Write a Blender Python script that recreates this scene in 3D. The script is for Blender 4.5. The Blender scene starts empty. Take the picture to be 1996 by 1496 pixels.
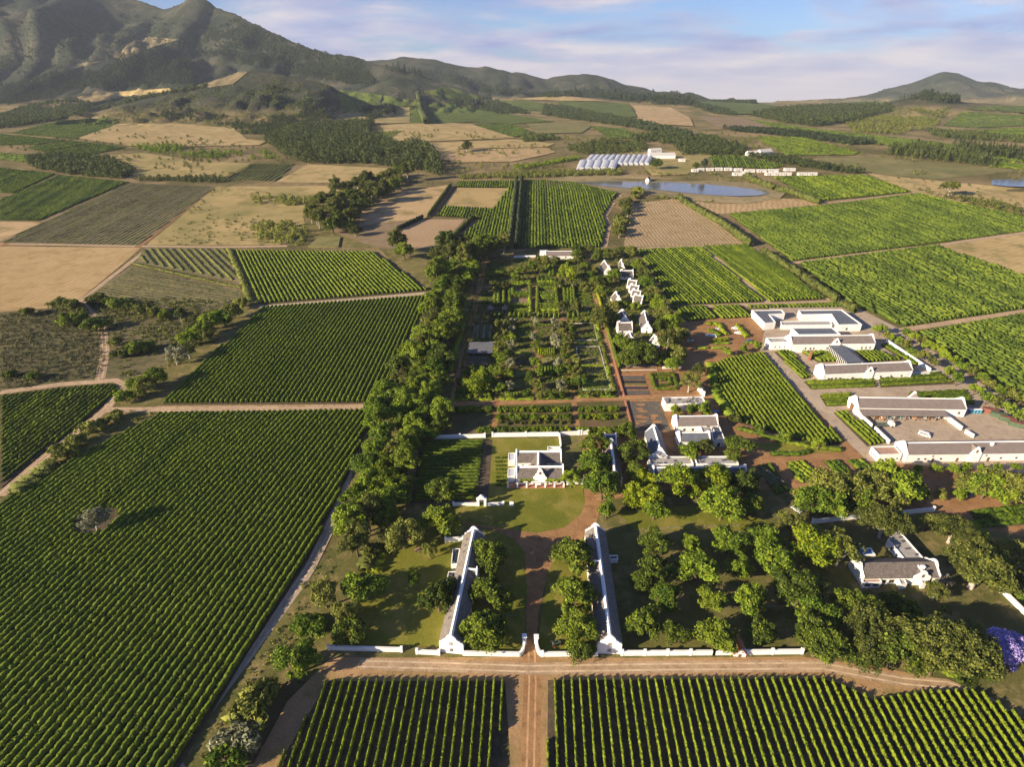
import bpy, bmesh, math, random
import numpy as np
from mathutils import Vector, Matrix
from mathutils.geometry import delaunay_2d_cdt

# ------------------------------------------------------------------ camera, sky, sun, exposure
SC = bpy.context.scene
COL = SC.collection
F_PX, CX, CY = 1163.0, 998.0, 748.0          # the photograph's focal length and centre, in its own pixels
CAM_H, PITCH = 165.0, math.radians(26.63)
cam_data = bpy.data.cameras.new('camera')
cam_data.sensor_fit = 'HORIZONTAL'; cam_data.sensor_width = 36.0; cam_data.lens = 36.0 * F_PX / 1996.0
cam_data.clip_start = 1.0; cam_data.clip_end = 60000.0
cam = bpy.data.objects.new('camera', cam_data); COL.objects.link(cam)
cam.location = (0, 0, CAM_H); cam.rotation_euler = (math.pi / 2 - PITCH, 0, 0)
SC.camera = cam

SUN_EL = math.radians(19.0)
SUN_DIR = Vector((-0.88, -0.475, 0)).normalized() * math.cos(SUN_EL) + Vector((0, 0, math.sin(SUN_EL)))   # towards the sun
sun_data = bpy.data.lights.new('sun', 'SUN'); sun_data.energy = 5.0; sun_data.angle = math.radians(0.5)
sun_data.color = (1.0, 0.84, 0.60)
sun = bpy.data.objects.new('sun', sun_data); COL.objects.link(sun)
sun.rotation_euler = SUN_DIR.to_track_quat('Z', 'Y').to_euler(); sun.location = (-300, -200, 400)

W = bpy.data.worlds.new('World'); SC.world = W; W.use_nodes = True
def world_sky():
    nt = W.node_tree; N = nt.nodes; L = nt.links; N.clear()
    out = N.new('ShaderNodeOutputWorld'); bg = N.new('ShaderNodeBackground')
    sky = N.new('ShaderNodeTexSky'); sky.sky_type = 'NISHITA'; sky.sun_disc = False
    sky.sun_elevation = SUN_EL
    sky.sun_rotation = math.atan2(SUN_DIR.x, SUN_DIR.y)
    sky.altitude = 300; sky.air_density = 1.0; sky.dust_density = 0.6; sky.ozone_density = 2.5
    bg.inputs['Strength'].default_value = 0.055
    tc = N.new('ShaderNodeTexCoord'); sep = N.new('ShaderNodeSeparateXYZ'); L.new(tc.outputs['Generated'], sep.inputs[0])
    def M(op, a, b=None, clamp=False):
        n = N.new('ShaderNodeMath'); n.operation = op; n.use_clamp = clamp
        for i, v in enumerate((a, b)):
            if v is None: continue
            if isinstance(v, (int, float)): n.inputs[i].default_value = v
            else: L.new(v, n.inputs[i])
        return n.outputs[0]
    z = M('MAXIMUM', sep.outputs['Z'], -0.02)
    zz = M('ADD', z, 0.13)
    comb = N.new('ShaderNodeCombineXYZ')
    L.new(M('DIVIDE', sep.outputs['X'], zz), comb.inputs[0]); L.new(M('DIVIDE', sep.outputs['Y'], zz), comb.inputs[1])
    n1 = N.new('ShaderNodeTexNoise'); n1.inputs['Scale'].default_value = 0.95; n1.inputs['Detail'].default_value = 9
    n1.inputs['Roughness'].default_value = 0.58; n1.inputs['Distortion'].default_value = 0.5
    mp = N.new('ShaderNodeMapping'); mp.inputs['Location'].default_value = (3.1, 5.4, 0.0); mp.inputs['Scale'].default_value = (0.8, 0.8, 1)
    L.new(comb.outputs[0], mp.inputs[0]); L.new(mp.outputs[0], n1.inputs['Vector'])
    n2 = N.new('ShaderNodeTexNoise'); n2.inputs['Scale'].default_value = 1.3; n2.inputs['Detail'].default_value = 6
    mp2 = N.new('ShaderNodeMapping'); mp2.inputs['Location'].default_value = (9.7, 1.2, 4.0)
    L.new(comb.outputs[0], mp2.inputs[0]); L.new(mp2.outputs[0], n2.inputs['Vector'])
    # cover: thick towards the horizon, breaking up higher
    hz = N.new('ShaderNodeMapRange'); L.new(z, hz.inputs[0])
    for i, v in zip((1, 2, 3, 4), (0.0, 0.06, 0.30, -0.02)): hz.inputs[i].default_value = v
    cov = N.new('ShaderNodeMapRange'); cov.interpolation_type = 'SMOOTHSTEP'
    L.new(M('ADD', n1.outputs[0], hz.outputs[0]), cov.inputs[0])
    for i, v in zip((1, 2, 3, 4), (0.35, 0.58, 0.0, 0.93)): cov.inputs[i].default_value = v
    up = N.new('ShaderNodeMapRange'); L.new(z, up.inputs[0])
    for i, v in zip((1, 2, 3, 4), (0.20, 0.42, 1.0, 0.12)): up.inputs[i].default_value = v
    covf = M('MULTIPLY', cov.outputs[0], up.outputs[0])
    cr = N.new('ShaderNodeValToRGB'); L.new(n2.outputs[0], cr.inputs[0])
    e = cr.color_ramp.elements; e[0].position = 0.33; e[0].color = (1.75, 2.2, 4.9, 1); e[1].position = 0.68; e[1].color = (6.4, 5.6, 5.7, 1)
    k = e.new(0.5); k.color = (3.6, 3.7, 5.4, 1)
    lo = N.new('ShaderNodeMixRGB'); lo.blend_type = 'MIX'
    hz2 = N.new('ShaderNodeMapRange'); L.new(z, hz2.inputs[0])
    for i, v in zip((1, 2, 3, 4), (-0.015, 0.062, 0.95, 0.0)): hz2.inputs[i].default_value = v
    L.new(hz2.outputs[0], lo.inputs[0]); L.new(cr.outputs[0], lo.inputs[1]); lo.inputs[2].default_value = (5.6, 5.0, 5.2, 1)
    tint = N.new('ShaderNodeMixRGB'); tint.blend_type = 'MULTIPLY'; tint.inputs[0].default_value = 1.0
    L.new(sky.outputs[0], tint.inputs[1]); tint.inputs[2].default_value = (0.52, 0.72, 1.15, 1)
    mix = N.new('ShaderNodeMixRGB'); L.new(covf, mix.inputs[0]); L.new(tint.outputs[0], mix.inputs[1]); L.new(lo.outputs[0], mix.inputs[2])
    L.new(mix.outputs[0], bg.inputs[0]); L.new(bg.outputs[0], out.inputs[0])
world_sky()
vs = SC.view_settings; vs.view_transform = 'Standard'; vs.look = 'None'; vs.gamma = 1.0; vs.use_curve_mapping = False; vs.exposure = 1.22

# ------------------------------------------------------------------ terrain height
def hash2(ix, iy, seed):
    n = (ix.astype(np.int64) * 374761393 + iy.astype(np.int64) * 668265263 + seed * 974711) & 0x7fffffff
    n = ((n ^ (n >> 13)) * 1274126177) & 0x7fffffff
    return ((n ^ (n >> 16)) & 0xffff) / 65535.0
def vnoise(x, y, seed):
    ix = np.floor(x); iy = np.floor(y); fx = x - ix; fy = y - iy
    fx = fx * fx * (3 - 2 * fx); fy = fy * fy * (3 - 2 * fy)
    a = hash2(ix, iy, seed); b = hash2(ix + 1, iy, seed); c = hash2(ix, iy + 1, seed); d = hash2(ix + 1, iy + 1, seed)
    return (a * (1 - fx) + b * fx) * (1 - fy) + (c * (1 - fx) + d * fx) * fy
def fbm(x, y, seed, octs=4):
    s = 0; amp = 0.5; tot = 0
    for o in range(octs):
        s = s + amp * vnoise(x * 2 ** o, y * 2 ** o, seed + o * 7); tot += amp; amp *= 0.5
    return s / tot

_py = np.arange(-1500, 16001, 10.0)
_pz = np.interp(_py, [-1500, 900, 1150, 1400, 2000, 3000, 4200, 7000, 16000], [-99.6, 59.8, 73, 81, 86, 91, 62, -30, -380])
_k = np.ones(21) / 21
_ps = np.convolve(np.pad(_pz, 10, mode='edge'), _k, mode='valid')
_ps[:200] = _pz[:200]
def pix_dir(px, py):
    dx = (px - CX) / F_PX; dz = (CY - py) / F_PX
    return dx, math.cos(PITCH) + dz * math.sin(PITCH), -math.sin(PITCH) + dz * math.cos(PITCH)
def ridge(pts):
    a = []
    for px, py, Y in pts:
        dx, dy, dz = pix_dir(px, py); t = Y / dy
        a.append((dx * t, Y, CAM_H + dz * t))
    return np.array(a)
# skyline ridges: (px, py, distance), front width, back width, power of the slope, depth of the gullies
RIDGES = [
    (ridge([(-900, 60, 3300), (-500, -120, 3500), (-200, -190, 3700), (0, -130, 3700), (120, -60, 3700), (215, -25, 3650), (268, 1, 3600), (300, 10, 3560), (333, 14, 3500), (352, 10, 3450), (366, 0, 3400), (386, -5, 3400), (405, 2, 3400), (417, 12, 3400), (456, 25, 3350), (526, 58, 3200), (596, 88, 3050), (640, 101, 2950), (700, 112, 2850), (760, 128, 2750), (860, 160, 2700), (960, 190, 2700)]), 1500, 1500, 1.5, 85, 11),
    (ridge([(560, 160, 3900), (660, 130, 3900), (724, 117, 3900), (766, 114, 3900), (783, 108, 3900), (846, 116, 3900), (895, 128, 3900), (952, 131, 3900), (1000, 140, 3900), (1064, 153, 3900), (1099, 146, 3900), (1148, 143, 3900), (1187, 151, 3900), (1218, 163, 3900), (1264, 175, 3900), (1350, 188, 3900), (1420, 205, 3900), (1500, 225, 3900)]), 1300, 1300, 1.35, 45, 23),
    (ridge([(60, 262, 1800), (160, 228, 1800), (250, 200, 1800), (326, 182, 1800), (400, 165, 1820), (484, 138, 1850), (547, 145, 1850), (610, 158, 1850), (649, 169, 1850), (672, 190, 1850), (705, 215, 1850), (760, 240, 1850)]), 430, 500, 1.15, 26, 31),
    (ridge([(640, 200, 2350), (720, 166, 2350), (776, 147, 2350), (825, 160, 2350), (870, 172, 2350), (930, 196, 2350)]), 420, 500, 1.2, 14, 41),
    (ridge([(1450, 215, 4600), (1520, 196, 4600), (1577, 194, 4600), (1640, 190, 4600), (1682, 186, 4600), (1703, 181, 4600), (1750, 168, 4600), (1790, 158, 4600), (1832, 141, 4600), (1846, 138, 4600), (1871, 143, 4600), (1903, 158, 4600), (1945, 161, 4600), (1970, 171, 4600), (2040, 176, 4600), (2300, 172, 4600), (2700, 190, 4600)]), 1200, 1200, 1.3, 55, 53),
    (ridge([(1600, 226, 2000), (1690, 212, 2000), (1745, 199, 2000), (1775, 190, 2000), (1805, 186, 2000), (1843, 191, 2000), (1880, 199, 2000), (1996, 206, 2000), (2200, 205, 2000), (2600, 222, 2000)]), 560, 700, 1.25, 12, 61),
    (ridge([(940, 200, 2600), (1030, 192, 2600), (1106, 187, 2600), (1200, 194, 2600), (1320, 196, 2600), (1400, 204, 2600)]), 700, 500, 1.4, 4, 71),
]
BASINS = [(195.0, 765.0, 150.0, 60.0, 50.6), (655.0, 795.0, 70.0, 30.0, 52.6)]      # level ground under the dam and the pond: x, y, half widths, height
def height(X, Y):
    X = np.asarray(X, float); Y = np.asarray(Y, float)
    base = np.interp(Y, _py, _ps)
    for bx, by, ax, ay, zb in BASINS:
        q = np.sqrt(((X - bx) / ax) ** 2 + ((Y - by) / ay) ** 2)
        if not (q < 1.5).any(): continue
        w = np.clip((1.5 - q) / 0.5, 0, 1); w = w * w * (3 - 2 * w)
        base = base + (zb - base) * w
    h = base.copy()
    if Y.size and Y.max() < 900: return h
    if Y.size and Y.min() < 900 and Y.ndim == 1:
        k = Y >= 900; h[k] = height(X[k], Y[k]); return h
    far = np.clip((Y - 1000) / 500, 0, 1)
    h = h + far * 9 * (fbm(X / 420, Y / 420, 5, 3) - 0.5)
    base2 = h
    for pts, wf, wb, pw, gul, sd in RIDGES:
        zr = np.interp(X, pts[:, 0], pts[:, 2], left=-9999, right=-9999); Yr = np.interp(X, pts[:, 0], pts[:, 1])
        if wf > 1000: zr = zr + (fbm(X / 70, X * 0 + .5, sd + 3, 4) - .5) * 26
        d = Yr - Y
        g = np.where(d >= 0, np.clip(1 - d / wf, 0, 1), np.clip(1 + d / wb, 0, 1))
        warp = 1 - np.abs(2 * fbm(X / (wf * .10), Y / (wf * .30), sd, 5) - 1) * 1.6
        gg = g ** pw
        if sd == 11:                                   # the tall massif at left ends in a band of cliffs
            cl = np.clip((zr - 520) / 130, 0, 1) * np.clip((1150 + X) / 300, 0, 1) if False else np.clip((zr - 500) / 150, 0, 1)
            gj = gg + (fbm(X / 90, Y / 90, 91, 3) - .5) * .16
            gg = gg + cl * .22 * np.clip((gj - .43) / .05, 0, 1) * np.clip((1 - gg) / .5, 0, 1)
        add = np.where(zr > base, (zr - base) * gg, 0)
        add = add - gul * warp * 4 * gg * (1 - gg)
        h = np.maximum(h, base2 + np.where(zr > -9000, add, -9))
    return h
def unproject(px, py, up=0.0):
    """points on the ground (or `up` metres above it) seen at photo pixels"""
    px = np.atleast_1d(np.asarray(px, float)); py = np.atleast_1d(np.asarray(py, float))
    up = np.broadcast_to(np.asarray(up, float), px.shape)
    dx = (px - CX) / F_PX; dz = (CY - py) / F_PX
    D = np.stack([dx, math.cos(PITCH) + dz * math.sin(PITCH), -math.sin(PITCH) + dz * math.cos(PITCH)], 1)
    T = np.geomspace(60, 9000, 420)
    out = np.zeros((len(px), 3))
    for i0 in range(0, len(px), 256):
        d = D[i0:i0 + 256]; u = up[i0:i0 + 256]
        P = d[:, None, :] * T[None, :, None]
        below = (CAM_H + P[..., 2]) < height(P[..., 0], P[..., 1]) + u[:, None]
        k = np.where(below.any(1), below.argmax(1), len(T) - 1); k = np.maximum(k, 1)
        lo = T[k - 1]; hi = T[k]
        for _ in range(18):
            m = (lo + hi) / 2; p = d * m[:, None]
            b = (CAM_H + p[:, 2]) < height(p[:, 0], p[:, 1]) + u
            hi = np.where(b, m, hi); lo = np.where(b, lo, m)
        p = d * hi[:, None]; p[:, 2] += CAM_H
        out[i0:i0 + 256] = p
    return out
def G(px, py, up=0.0): return unproject([px], [py], up)[0]
def GP(poly, sub=1):
    """photo polygon -> ground polygon"""
    q = []
    n = len(poly)
    for i in range(n):
        a, b = poly[i], poly[(i + 1) % n]
        for k in range(sub): q.append((a[0] + (b[0] - a[0]) * k / sub, a[1] + (b[1] - a[1]) * k / sub))
    q = np.array(q); return unproject(q[:, 0], q[:, 1])
def m_per_px(P):
    """metres per photo pixel at a point"""
    depth = P[1] * math.cos(PITCH) + (P[2] - CAM_H) * -math.sin(PITCH)
    return depth / F_PX

# ------------------------------------------------------------------ object helpers
def link(o, parent=None):
    COL.objects.link(o)
    if parent is not None: o.parent = parent
    return o
def tag(o, label=None, cat=None, group=None, kind=None):
    if label: o['label'] = label
    if cat: o['category'] = cat
    if group: o['group'] = group
    if kind: o['kind'] = kind
    return o
def mesh_np(name, V, F, mats, midx=None, smooth=False):
    """mesh from arrays; F is a list of arrays (tri / quad) or of tuples"""
    me = bpy.data.meshes.new(name)
    V = np.asarray(V, np.float32)
    loops = []; sizes = []
    for f in F:
        f = np.asarray(f, np.int32)
        if f.size == 0: continue
        if f.ndim == 1: f = f[None, :]
        loops.append(f.ravel()); sizes.append(np.full(len(f), f.shape[1], np.int32))
    loops = np.concatenate(loops); sizes = np.concatenate(sizes)
    me.vertices.add(len(V)); me.vertices.foreach_set('co', V.ravel())
    me.loops.add(len(loops)); me.loops.foreach_set('vertex_index', loops)
    me.polygons.add(len(sizes)); starts = np.concatenate([[0], np.cumsum(sizes)[:-1]]).astype(np.int32)
    me.polygons.foreach_set('loop_start', starts); me.polygons.foreach_set('loop_total', sizes)
    if smooth: me.polygons.foreach_set('use_smooth', np.ones(len(sizes), bool))
    if midx is not None: me.polygons.foreach_set('material_index', np.asarray(midx, np.int32))
    for m in (mats if isinstance(mats, (list, tuple)) else [mats]): me.materials.append(m)
    me.update(calc_edges=True); me.validate()
    return me
def obj_np(name, V, F, mat, parent=None, smooth=False, loc=None):
    o = bpy.data.objects.new(name, mesh_np(name, V, F, mat, smooth=smooth))
    if loc is not None: o.location = loc
    return link(o, parent)
def empty(name, loc, rz=0.0):
    o = bpy.data.objects.new(name, None); o.empty_display_size = 1
    o.location = loc; o.rotation_euler = (0, 0, rz)
    return link(o)
class MB:
    """collects boxes, prisms and quads into one mesh"""
    def __init__(s): s.v = []; s.f = []
    def poly(s, pts, faces):
        b = len(s.v); s.v += [tuple(p) for p in pts]; s.f += [tuple(b + i for i in f) for f in faces]; return s
    def box(s, x0, x1, y0, y1, z0, z1):
        return s.poly([(x0, y0, z0), (x1, y0, z0), (x1, y1, z0), (x0, y1, z0), (x0, y0, z1), (x1, y0, z1), (x1, y1, z1), (x0, y1, z1)],
                      [(3, 2, 1, 0), (4, 5, 6, 7), (0, 1, 5, 4), (1, 2, 6, 5), (2, 3, 7, 6), (3, 0, 4, 7)])
    def prism(s, prof, axis, a, b):
        """extrude a closed 2-D profile along an axis from a to b ('x': prof is (y,z); 'y': (x,z); 'z': (x,y))"""
        n = len(prof)
        def at(p, t): return {'x': (t, p[0], p[1]), 'y': (p[0], t, p[1]), 'z': (p[0], p[1], t)}[axis]
        pts = [at(p, a) for p in prof] + [at(p, b) for p in prof]
        ar = sum(prof[i][0] * prof[(i + 1) % n][1] - prof[(i + 1) % n][0] * prof[i][1] for i in range(n))
        sides = [(i, (i + 1) % n, n + (i + 1) % n, n + i) for i in range(n)]
        caps = [tuple(range(n))[::-1], tuple(range(n, 2 * n))]
        fl = (ar > 0) ^ (axis == 'y') ^ (b < a)
        fs = sides + caps
        if not fl: fs = [f[::-1] for f in fs]
        return s.poly(pts, fs)
    def cyl(s, x, y, z0, z1, r0, r1=None, n=8):
        r1 = r0 if r1 is None else r1
        pts = [(x + r0 * math.cos(2 * math.pi * k / n), y + r0 * math.sin(2 * math.pi * k / n), z0) for k in range(n)]
        pts += [(x + r1 * math.cos(2 * math.pi * k / n), y + r1 * math.sin(2 * math.pi * k / n), z1) for k in range(n)]
        return s.poly(pts, [(k, (k + 1) % n, n + (k + 1) % n, n + k) for k in range(n)] + [tuple(range(n))[::-1], tuple(range(n, 2 * n))])
    def tube(s, pts, rad, n=6):
        """tapered tube through points"""
        rings = []
        P = [Vector(p) for p in pts]
        for i, p in enumerate(P):
            d = (P[min(i + 1, len(P) - 1)] - P[max(i - 1, 0)]).normalized()
            u = d.cross(Vector((0.31, 0.9, 0.2))).normalized(); w = d.cross(u)
            rings.append([p + (u * math.cos(2 * math.pi * k / n) + w * math.sin(2 * math.pi * k / n)) * rad[i] for k in range(n)])
        fs = [(i * n + k, i * n + (k + 1) % n, (i + 1) * n + (k + 1) % n, (i + 1) * n + k) for i in range(len(P) - 1) for k in range(n)]
        fs += [tuple(range(n))[::-1], tuple(range((len(P) - 1) * n, len(P) * n))]
        return s.poly([tuple(v) for r in rings for v in r], fs)
    def build(s, name, mat, parent=None, loc=None, smooth=False):
        me = bpy.data.meshes.new(name); me.from_pydata(s.v, [], s.f); me.materials.append(mat); me.update()
        if smooth: me.polygons.foreach_set('use_smooth', np.ones(len(me.polygons), bool))
        o = bpy.data.objects.new(name, me)
        if loc is not None: o.location = loc
        return link(o, parent)
def copy_tree(o, loc, rz=None, scale=None):
    c = o.copy(); link(c); c.location = loc
    if rz is not None: c.rotation_euler = (0, 0, rz)
    if scale is not None: c.scale = scale if isinstance(scale, tuple) else (scale,) * 3
    for ch in o.children:
        d = ch.copy(); link(d, c)
        for g in ch.children:
            e = g.copy(); link(e, d)
    return c
_ONES = 'zeroth first second third fourth fifth sixth seventh eighth ninth tenth eleventh twelfth thirteenth fourteenth fifteenth sixteenth seventeenth eighteenth nineteenth'.split()
_TENS = ['', '', 'twent', 'thirt', 'fort', 'fift', 'sixt', 'sevent', 'eight', 'ninet']
def ordinal(n):
    if n < 20: return _ONES[n]
    if n >= 100: return 'one hundred and ' + ordinal(n - 100) if n > 100 else 'hundredth'
    return _TENS[n // 10] + ('ieth' if n % 10 == 0 else 'y-' + _ONES[n % 10])
# ------------------------------------------------------------------ materials
def new_mat(name, rough=0.9, spec=0.2):
    m = bpy.data.materials.new(name); m.use_nodes = True
    b = m.node_tree.nodes['Principled BSDF']; b.inputs['Roughness'].default_value = rough
    b.inputs['Specular IOR Level'].default_value = spec
    return m, m.node_tree.nodes, m.node_tree.links, b
def noise(N, L, vec, scale, detail=4, rough=0.55, dist=0.0):
    n = N.new('ShaderNodeTexNoise'); n.inputs['Scale'].default_value = scale; n.inputs['Detail'].default_value = detail
    n.inputs['Roughness'].default_value = rough; n.inputs['Distortion'].default_value = dist
    if vec is not None: L.new(vec, n.inputs['Vector'])
    return n.outputs[0]
def ramp(N, L, fac, stops):
    r = N.new('ShaderNodeValToRGB'); L.new(fac, r.inputs[0])
    e = r.color_ramp.elements
    while len(e) < len(stops): e.new(0.5)
    for i, (p, c) in enumerate(stops): e[i].position = p; e[i].color = (*c, 1)
    return r.outputs[0]
def mixc(N, L, fac, a, b, mode='MIX'):
    n = N.new('ShaderNodeMixRGB'); n.blend_type = mode
    for i, v in enumerate((fac, a, b)):
        if isinstance(v, (int, float)): n.inputs[i].default_value = v
        elif isinstance(v, tuple): n.inputs[i].default_value = (*v, 1)
        else: L.new(v, n.inputs[i])
    return n.outputs[0]
def pos(N, L, rot=0.0, scale=(1, 1, 1)):
    g = N.new('ShaderNodeNewGeometry'); mp = N.new('ShaderNodeMapping'); L.new(g.outputs['Position'], mp.inputs[0])
    mp.inputs['Rotation'].default_value = (0, 0, rot); mp.inputs['Scale'].default_value = scale
    return mp.outputs[0]
def bump(N, L, b, h, strength, dist):
    n = N.new('ShaderNodeBump'); n.inputs['Strength'].default_value = strength; n.inputs['Distance'].default_value = dist
    L.new(h, n.inputs['Height']); L.new(n.outputs[0], b.inputs['Normal'])
def rowmask(N, L, ang, period, lo, hi, wob=0.25):
    """0..1 stripes running along the direction `ang`"""
    v = pos(N, L, -ang)
    s = N.new('ShaderNodeSeparateXYZ'); L.new(v, s.inputs[0])
    nz = noise(N, L, pos(N, L), 0.06, 3)
    a = N.new('ShaderNodeMath'); a.operation = 'MULTIPLY_ADD'; L.new(nz, a.inputs[0]); a.inputs[1].default_value = wob * period * 6; L.new(s.outputs['Y'], a.inputs[2])
    m = N.new('ShaderNodeMath'); m.operation = 'MULTIPLY'; L.new(a.outputs[0], m.inputs[0]); m.inputs[1].default_value = 2 * math.pi / period
    c = N.new('ShaderNodeMath'); c.operation = 'SINE'; L.new(m.outputs[0], c.inputs[0])
    r = N.new('ShaderNodeMapRange'); L.new(c.outputs[0], r.inputs[0])
    for i, v_ in zip((1, 2, 3, 4), (lo, hi, 0, 1)): r.inputs[i].default_value = v_
    return r.outputs[0]
def ground_mat(name, c1, c2, c3=None, s1=0.02, s2=0.25, stripes=None, fine=0.5, rough=0.95):
    """blotchy ground; stripes = (angle, period, colour, amount, lo, hi)"""
    m, N, L, b = new_mat(name, rough, 0.1)
    p = pos(N, L)
    f = noise(N, L, p, s1, 6, 0.6, 0.4)
    col = ramp(N, L, f, [(0.36, c1), (0.64, c2)])
    if c3 is not None:
        f2 = noise(N, L, p, s2, 5, 0.65)
        col = mixc(N, L, ramp(N, L, f2, [(0.48, (0, 0, 0)), (0.66, (0.85,) * 3)]), col, c3)
    f3 = noise(N, L, p, 2.2, 5, 0.7)
    col = mixc(N, L, fine, col, ramp(N, L, f3, [(0.3, (0.45,) * 3), (0.7, (1.4,) * 3)]), 'MULTIPLY')
    if stripes:
        ang, per, sc, am, lo, hi = stripes
        mk = rowmask(N, L, ang, per, lo, hi)
        k = N.new('ShaderNodeMath'); k.operation = 'MULTIPLY'; L.new(mk, k.inputs[0]); k.inputs[1].default_value = am
        col = mixc(N, L, k.outputs[0], col, sc)
    L.new(col, b.inputs['Base Color'])
    bump(N, L, b, noise(N, L, p, 0.9, 6, 0.7), 0.5, 0.35)
    return m
def leaf_mat(name, c_dark, c_mid, c_light, scale=0.35, trans=0.25, rnd=0.5):
    m, N, L, b = new_mat(name, 0.75, 0.2)
    oi = N.new('ShaderNodeObjectInfo'); g = N.new('ShaderNodeNewGeometry')
    f0 = noise(N, L, g.outputs['Position'], scale, 3, 0.6); f1 = noise(N, L, g.outputs['Position'], 0.035, 4, 0.6)
    fm = N.new('ShaderNodeMath'); fm.operation = 'MULTIPLY'; L.new(f0, fm.inputs[0]); fm.inputs[1].default_value = 0.6
    fa = N.new('ShaderNodeMath'); fa.operation = 'MULTIPLY_ADD'; L.new(f1, fa.inputs[0]); fa.inputs[1].default_value = 0.4; L.new(fm.outputs[0], fa.inputs[2]); f = fa.outputs[0]
    a = N.new('ShaderNodeMath'); a.operation = 'MULTIPLY_ADD'; L.new(g.outputs['Random Per Island'], a.inputs[0]); a.inputs[1].default_value = 0.42; L.new(f, a.inputs[2])
    c = N.new('ShaderNodeMath'); c.operation = 'MULTIPLY_ADD'; L.new(oi.outputs['Random'], c.inputs[0]); c.inputs[1].default_value = rnd * 0.6; L.new(a.outputs[0], c.inputs[2])
    o = 0.21 + rnd * 0.3
    col = ramp(N, L, c.outputs[0], [(0.30 + o, c_dark), (0.5 + o, c_mid), (0.78 + o, c_light)])
    L.new(col, b.inputs['Base Color'])
    if trans:
        t = N.new('ShaderNodeBsdfTranslucent'); L.new(col, t.inputs[0])
        mx = N.new('ShaderNodeMixShader'); mx.inputs[0].default_value = trans
        out = [n for n in N if n.type == 'OUTPUT_MATERIAL'][0]
        L.new(b.outputs[0], mx.inputs[1]); L.new(t.outputs[0], mx.inputs[2]); L.new(mx.outputs[0], out.inputs[0])
    return m
def plain_mat(name, c, rough=0.8, var=0.12, scale=0.8, spec=0.3, metal=0.0):
    m, N, L, b = new_mat(name, rough, spec)
    f = noise(N, L, pos(N, L), scale, 6, 0.65)
    lo = tuple(x * (1 - var) for x in c); hi = tuple(min(1, x * (1 + var)) for x in c)
    L.new(ramp(N, L, f, [(0.3, lo), (0.7, hi)]), b.inputs['Base Color']); b.inputs['Metallic'].default_value = metal
    return m
M = {}
M['white'] = plain_mat('white_limewash', (0.76, 0.745, 0.71), 0.85, 0.13, 0.35)
M['white_trim'] = plain_mat('white_trim', (0.82, 0.81, 0.79), 0.8, 0.05, 0.9)
M['thatch'] = plain_mat('grey_thatch', (0.135, 0.115, 0.105), 0.95, 0.35, 1.1, 0.1)
M['thatch_pale'] = plain_mat('weathered_thatch', (0.19, 0.165, 0.145), 0.95, 0.35, 1.1, 0.1)
M['roof_brown'] = plain_mat('brown_sheet_roof', (0.185, 0.15, 0.135), 0.75, 0.14, 0.5)
M['roof_slate'] = plain_mat('blue_grey_roof', (0.11, 0.12, 0.145), 0.6, 0.15, 0.5)
M['roof_flat'] = plain_mat('flat_roof_gravel', (0.33, 0.31, 0.29), 0.9, 0.22, 0.7)
M['roof_tile'] = plain_mat('terracotta_deck', (0.36, 0.22, 0.16), 0.85, 0.2, 1.0)
M['glass'] = plain_mat('dark_glass', (0.03, 0.035, 0.04), 0.15, 0.1, 0.5, 0.6)
M['wood'] = plain_mat('brown_wood', (0.17, 0.085, 0.05), 0.7, 0.2, 1.5)
M['wood_grey'] = plain_mat('grey_wood', (0.22, 0.19, 0.17), 0.85, 0.25, 2.0)
M['brick'] = plain_mat('red_brick', (0.36, 0.16, 0.09), 0.9, 0.25, 2.5)
M['paving'] = plain_mat('brick_paving', (0.33, 0.2, 0.15), 0.9, 0.2, 1.5)
M['metal'] = plain_mat('dark_metal', (0.09, 0.09, 0.095), 0.5, 0.2, 1.0, 0.5)
M['bark'] = plain_mat('bark', (0.12, 0.085, 0.06), 0.95, 0.35, 1.5, 0.1)
M['bark_pale'] = plain_mat('pale_bark', (0.36, 0.32, 0.27), 0.9, 0.3, 1.5, 0.1)
M['roof_pale'] = plain_mat('pale_roof', (0.50, 0.47, 0.43), 0.8, 0.15, 0.8)
M['rut'] = plain_mat('wheel_rut', (0.50, 0.37, 0.24), 0.95, 0.3, 0.4)
M['rut_red'] = plain_mat('red_wheel_rut', (0.42, 0.26, 0.13), 0.95, 0.3, 0.4)
M['greenhouse'] = plain_mat('greenhouse_film', (0.40, 0.41, 0.44), 0.35, 0.08, 0.3, 0.5)
M['blue'] = plain_mat('blue_plastic', (0.05, 0.16, 0.42), 0.45, 0.1, 1.0)
M['green_paint'] = plain_mat('faded_green_paint', (0.075, 0.11, 0.065), 0.7, 0.3, 0.8)
M['rust'] = plain_mat('rusty_red_paint', (0.19, 0.075, 0.055), 0.8, 0.35, 0.8)
M['tyre'] = plain_mat('tyre_rubber', (0.02, 0.02, 0.02), 0.8, 0.1, 1.0)
M['car_white'] = plain_mat('white_car_paint', (0.75, 0.75, 0.74), 0.3, 0.03, 0.5, 0.5)
M['car_silver'] = plain_mat('silver_car_paint', (0.42, 0.44, 0.47), 0.3, 0.03, 0.5, 0.5)
M['car_blue'] = plain_mat('blue_car_paint', (0.05, 0.09, 0.2), 0.3, 0.03, 0.5, 0.5)
M['car_red'] = plain_mat('red_car_paint', (0.3, 0.03, 0.03), 0.3, 0.03, 0.5, 0.5)
M['net'] = plain_mat('shade_netting', (0.13, 0.13, 0.14), 0.85, 0.25, 0.6)
M['pumpkin'] = plain_mat('orange_squash', (0.5, 0.2, 0.04), 0.6, 0.3, 1.0)
M['teal'] = plain_mat('teal_plastic', (0.1, 0.4, 0.36), 0.6, 0.2, 1.0)
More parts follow.
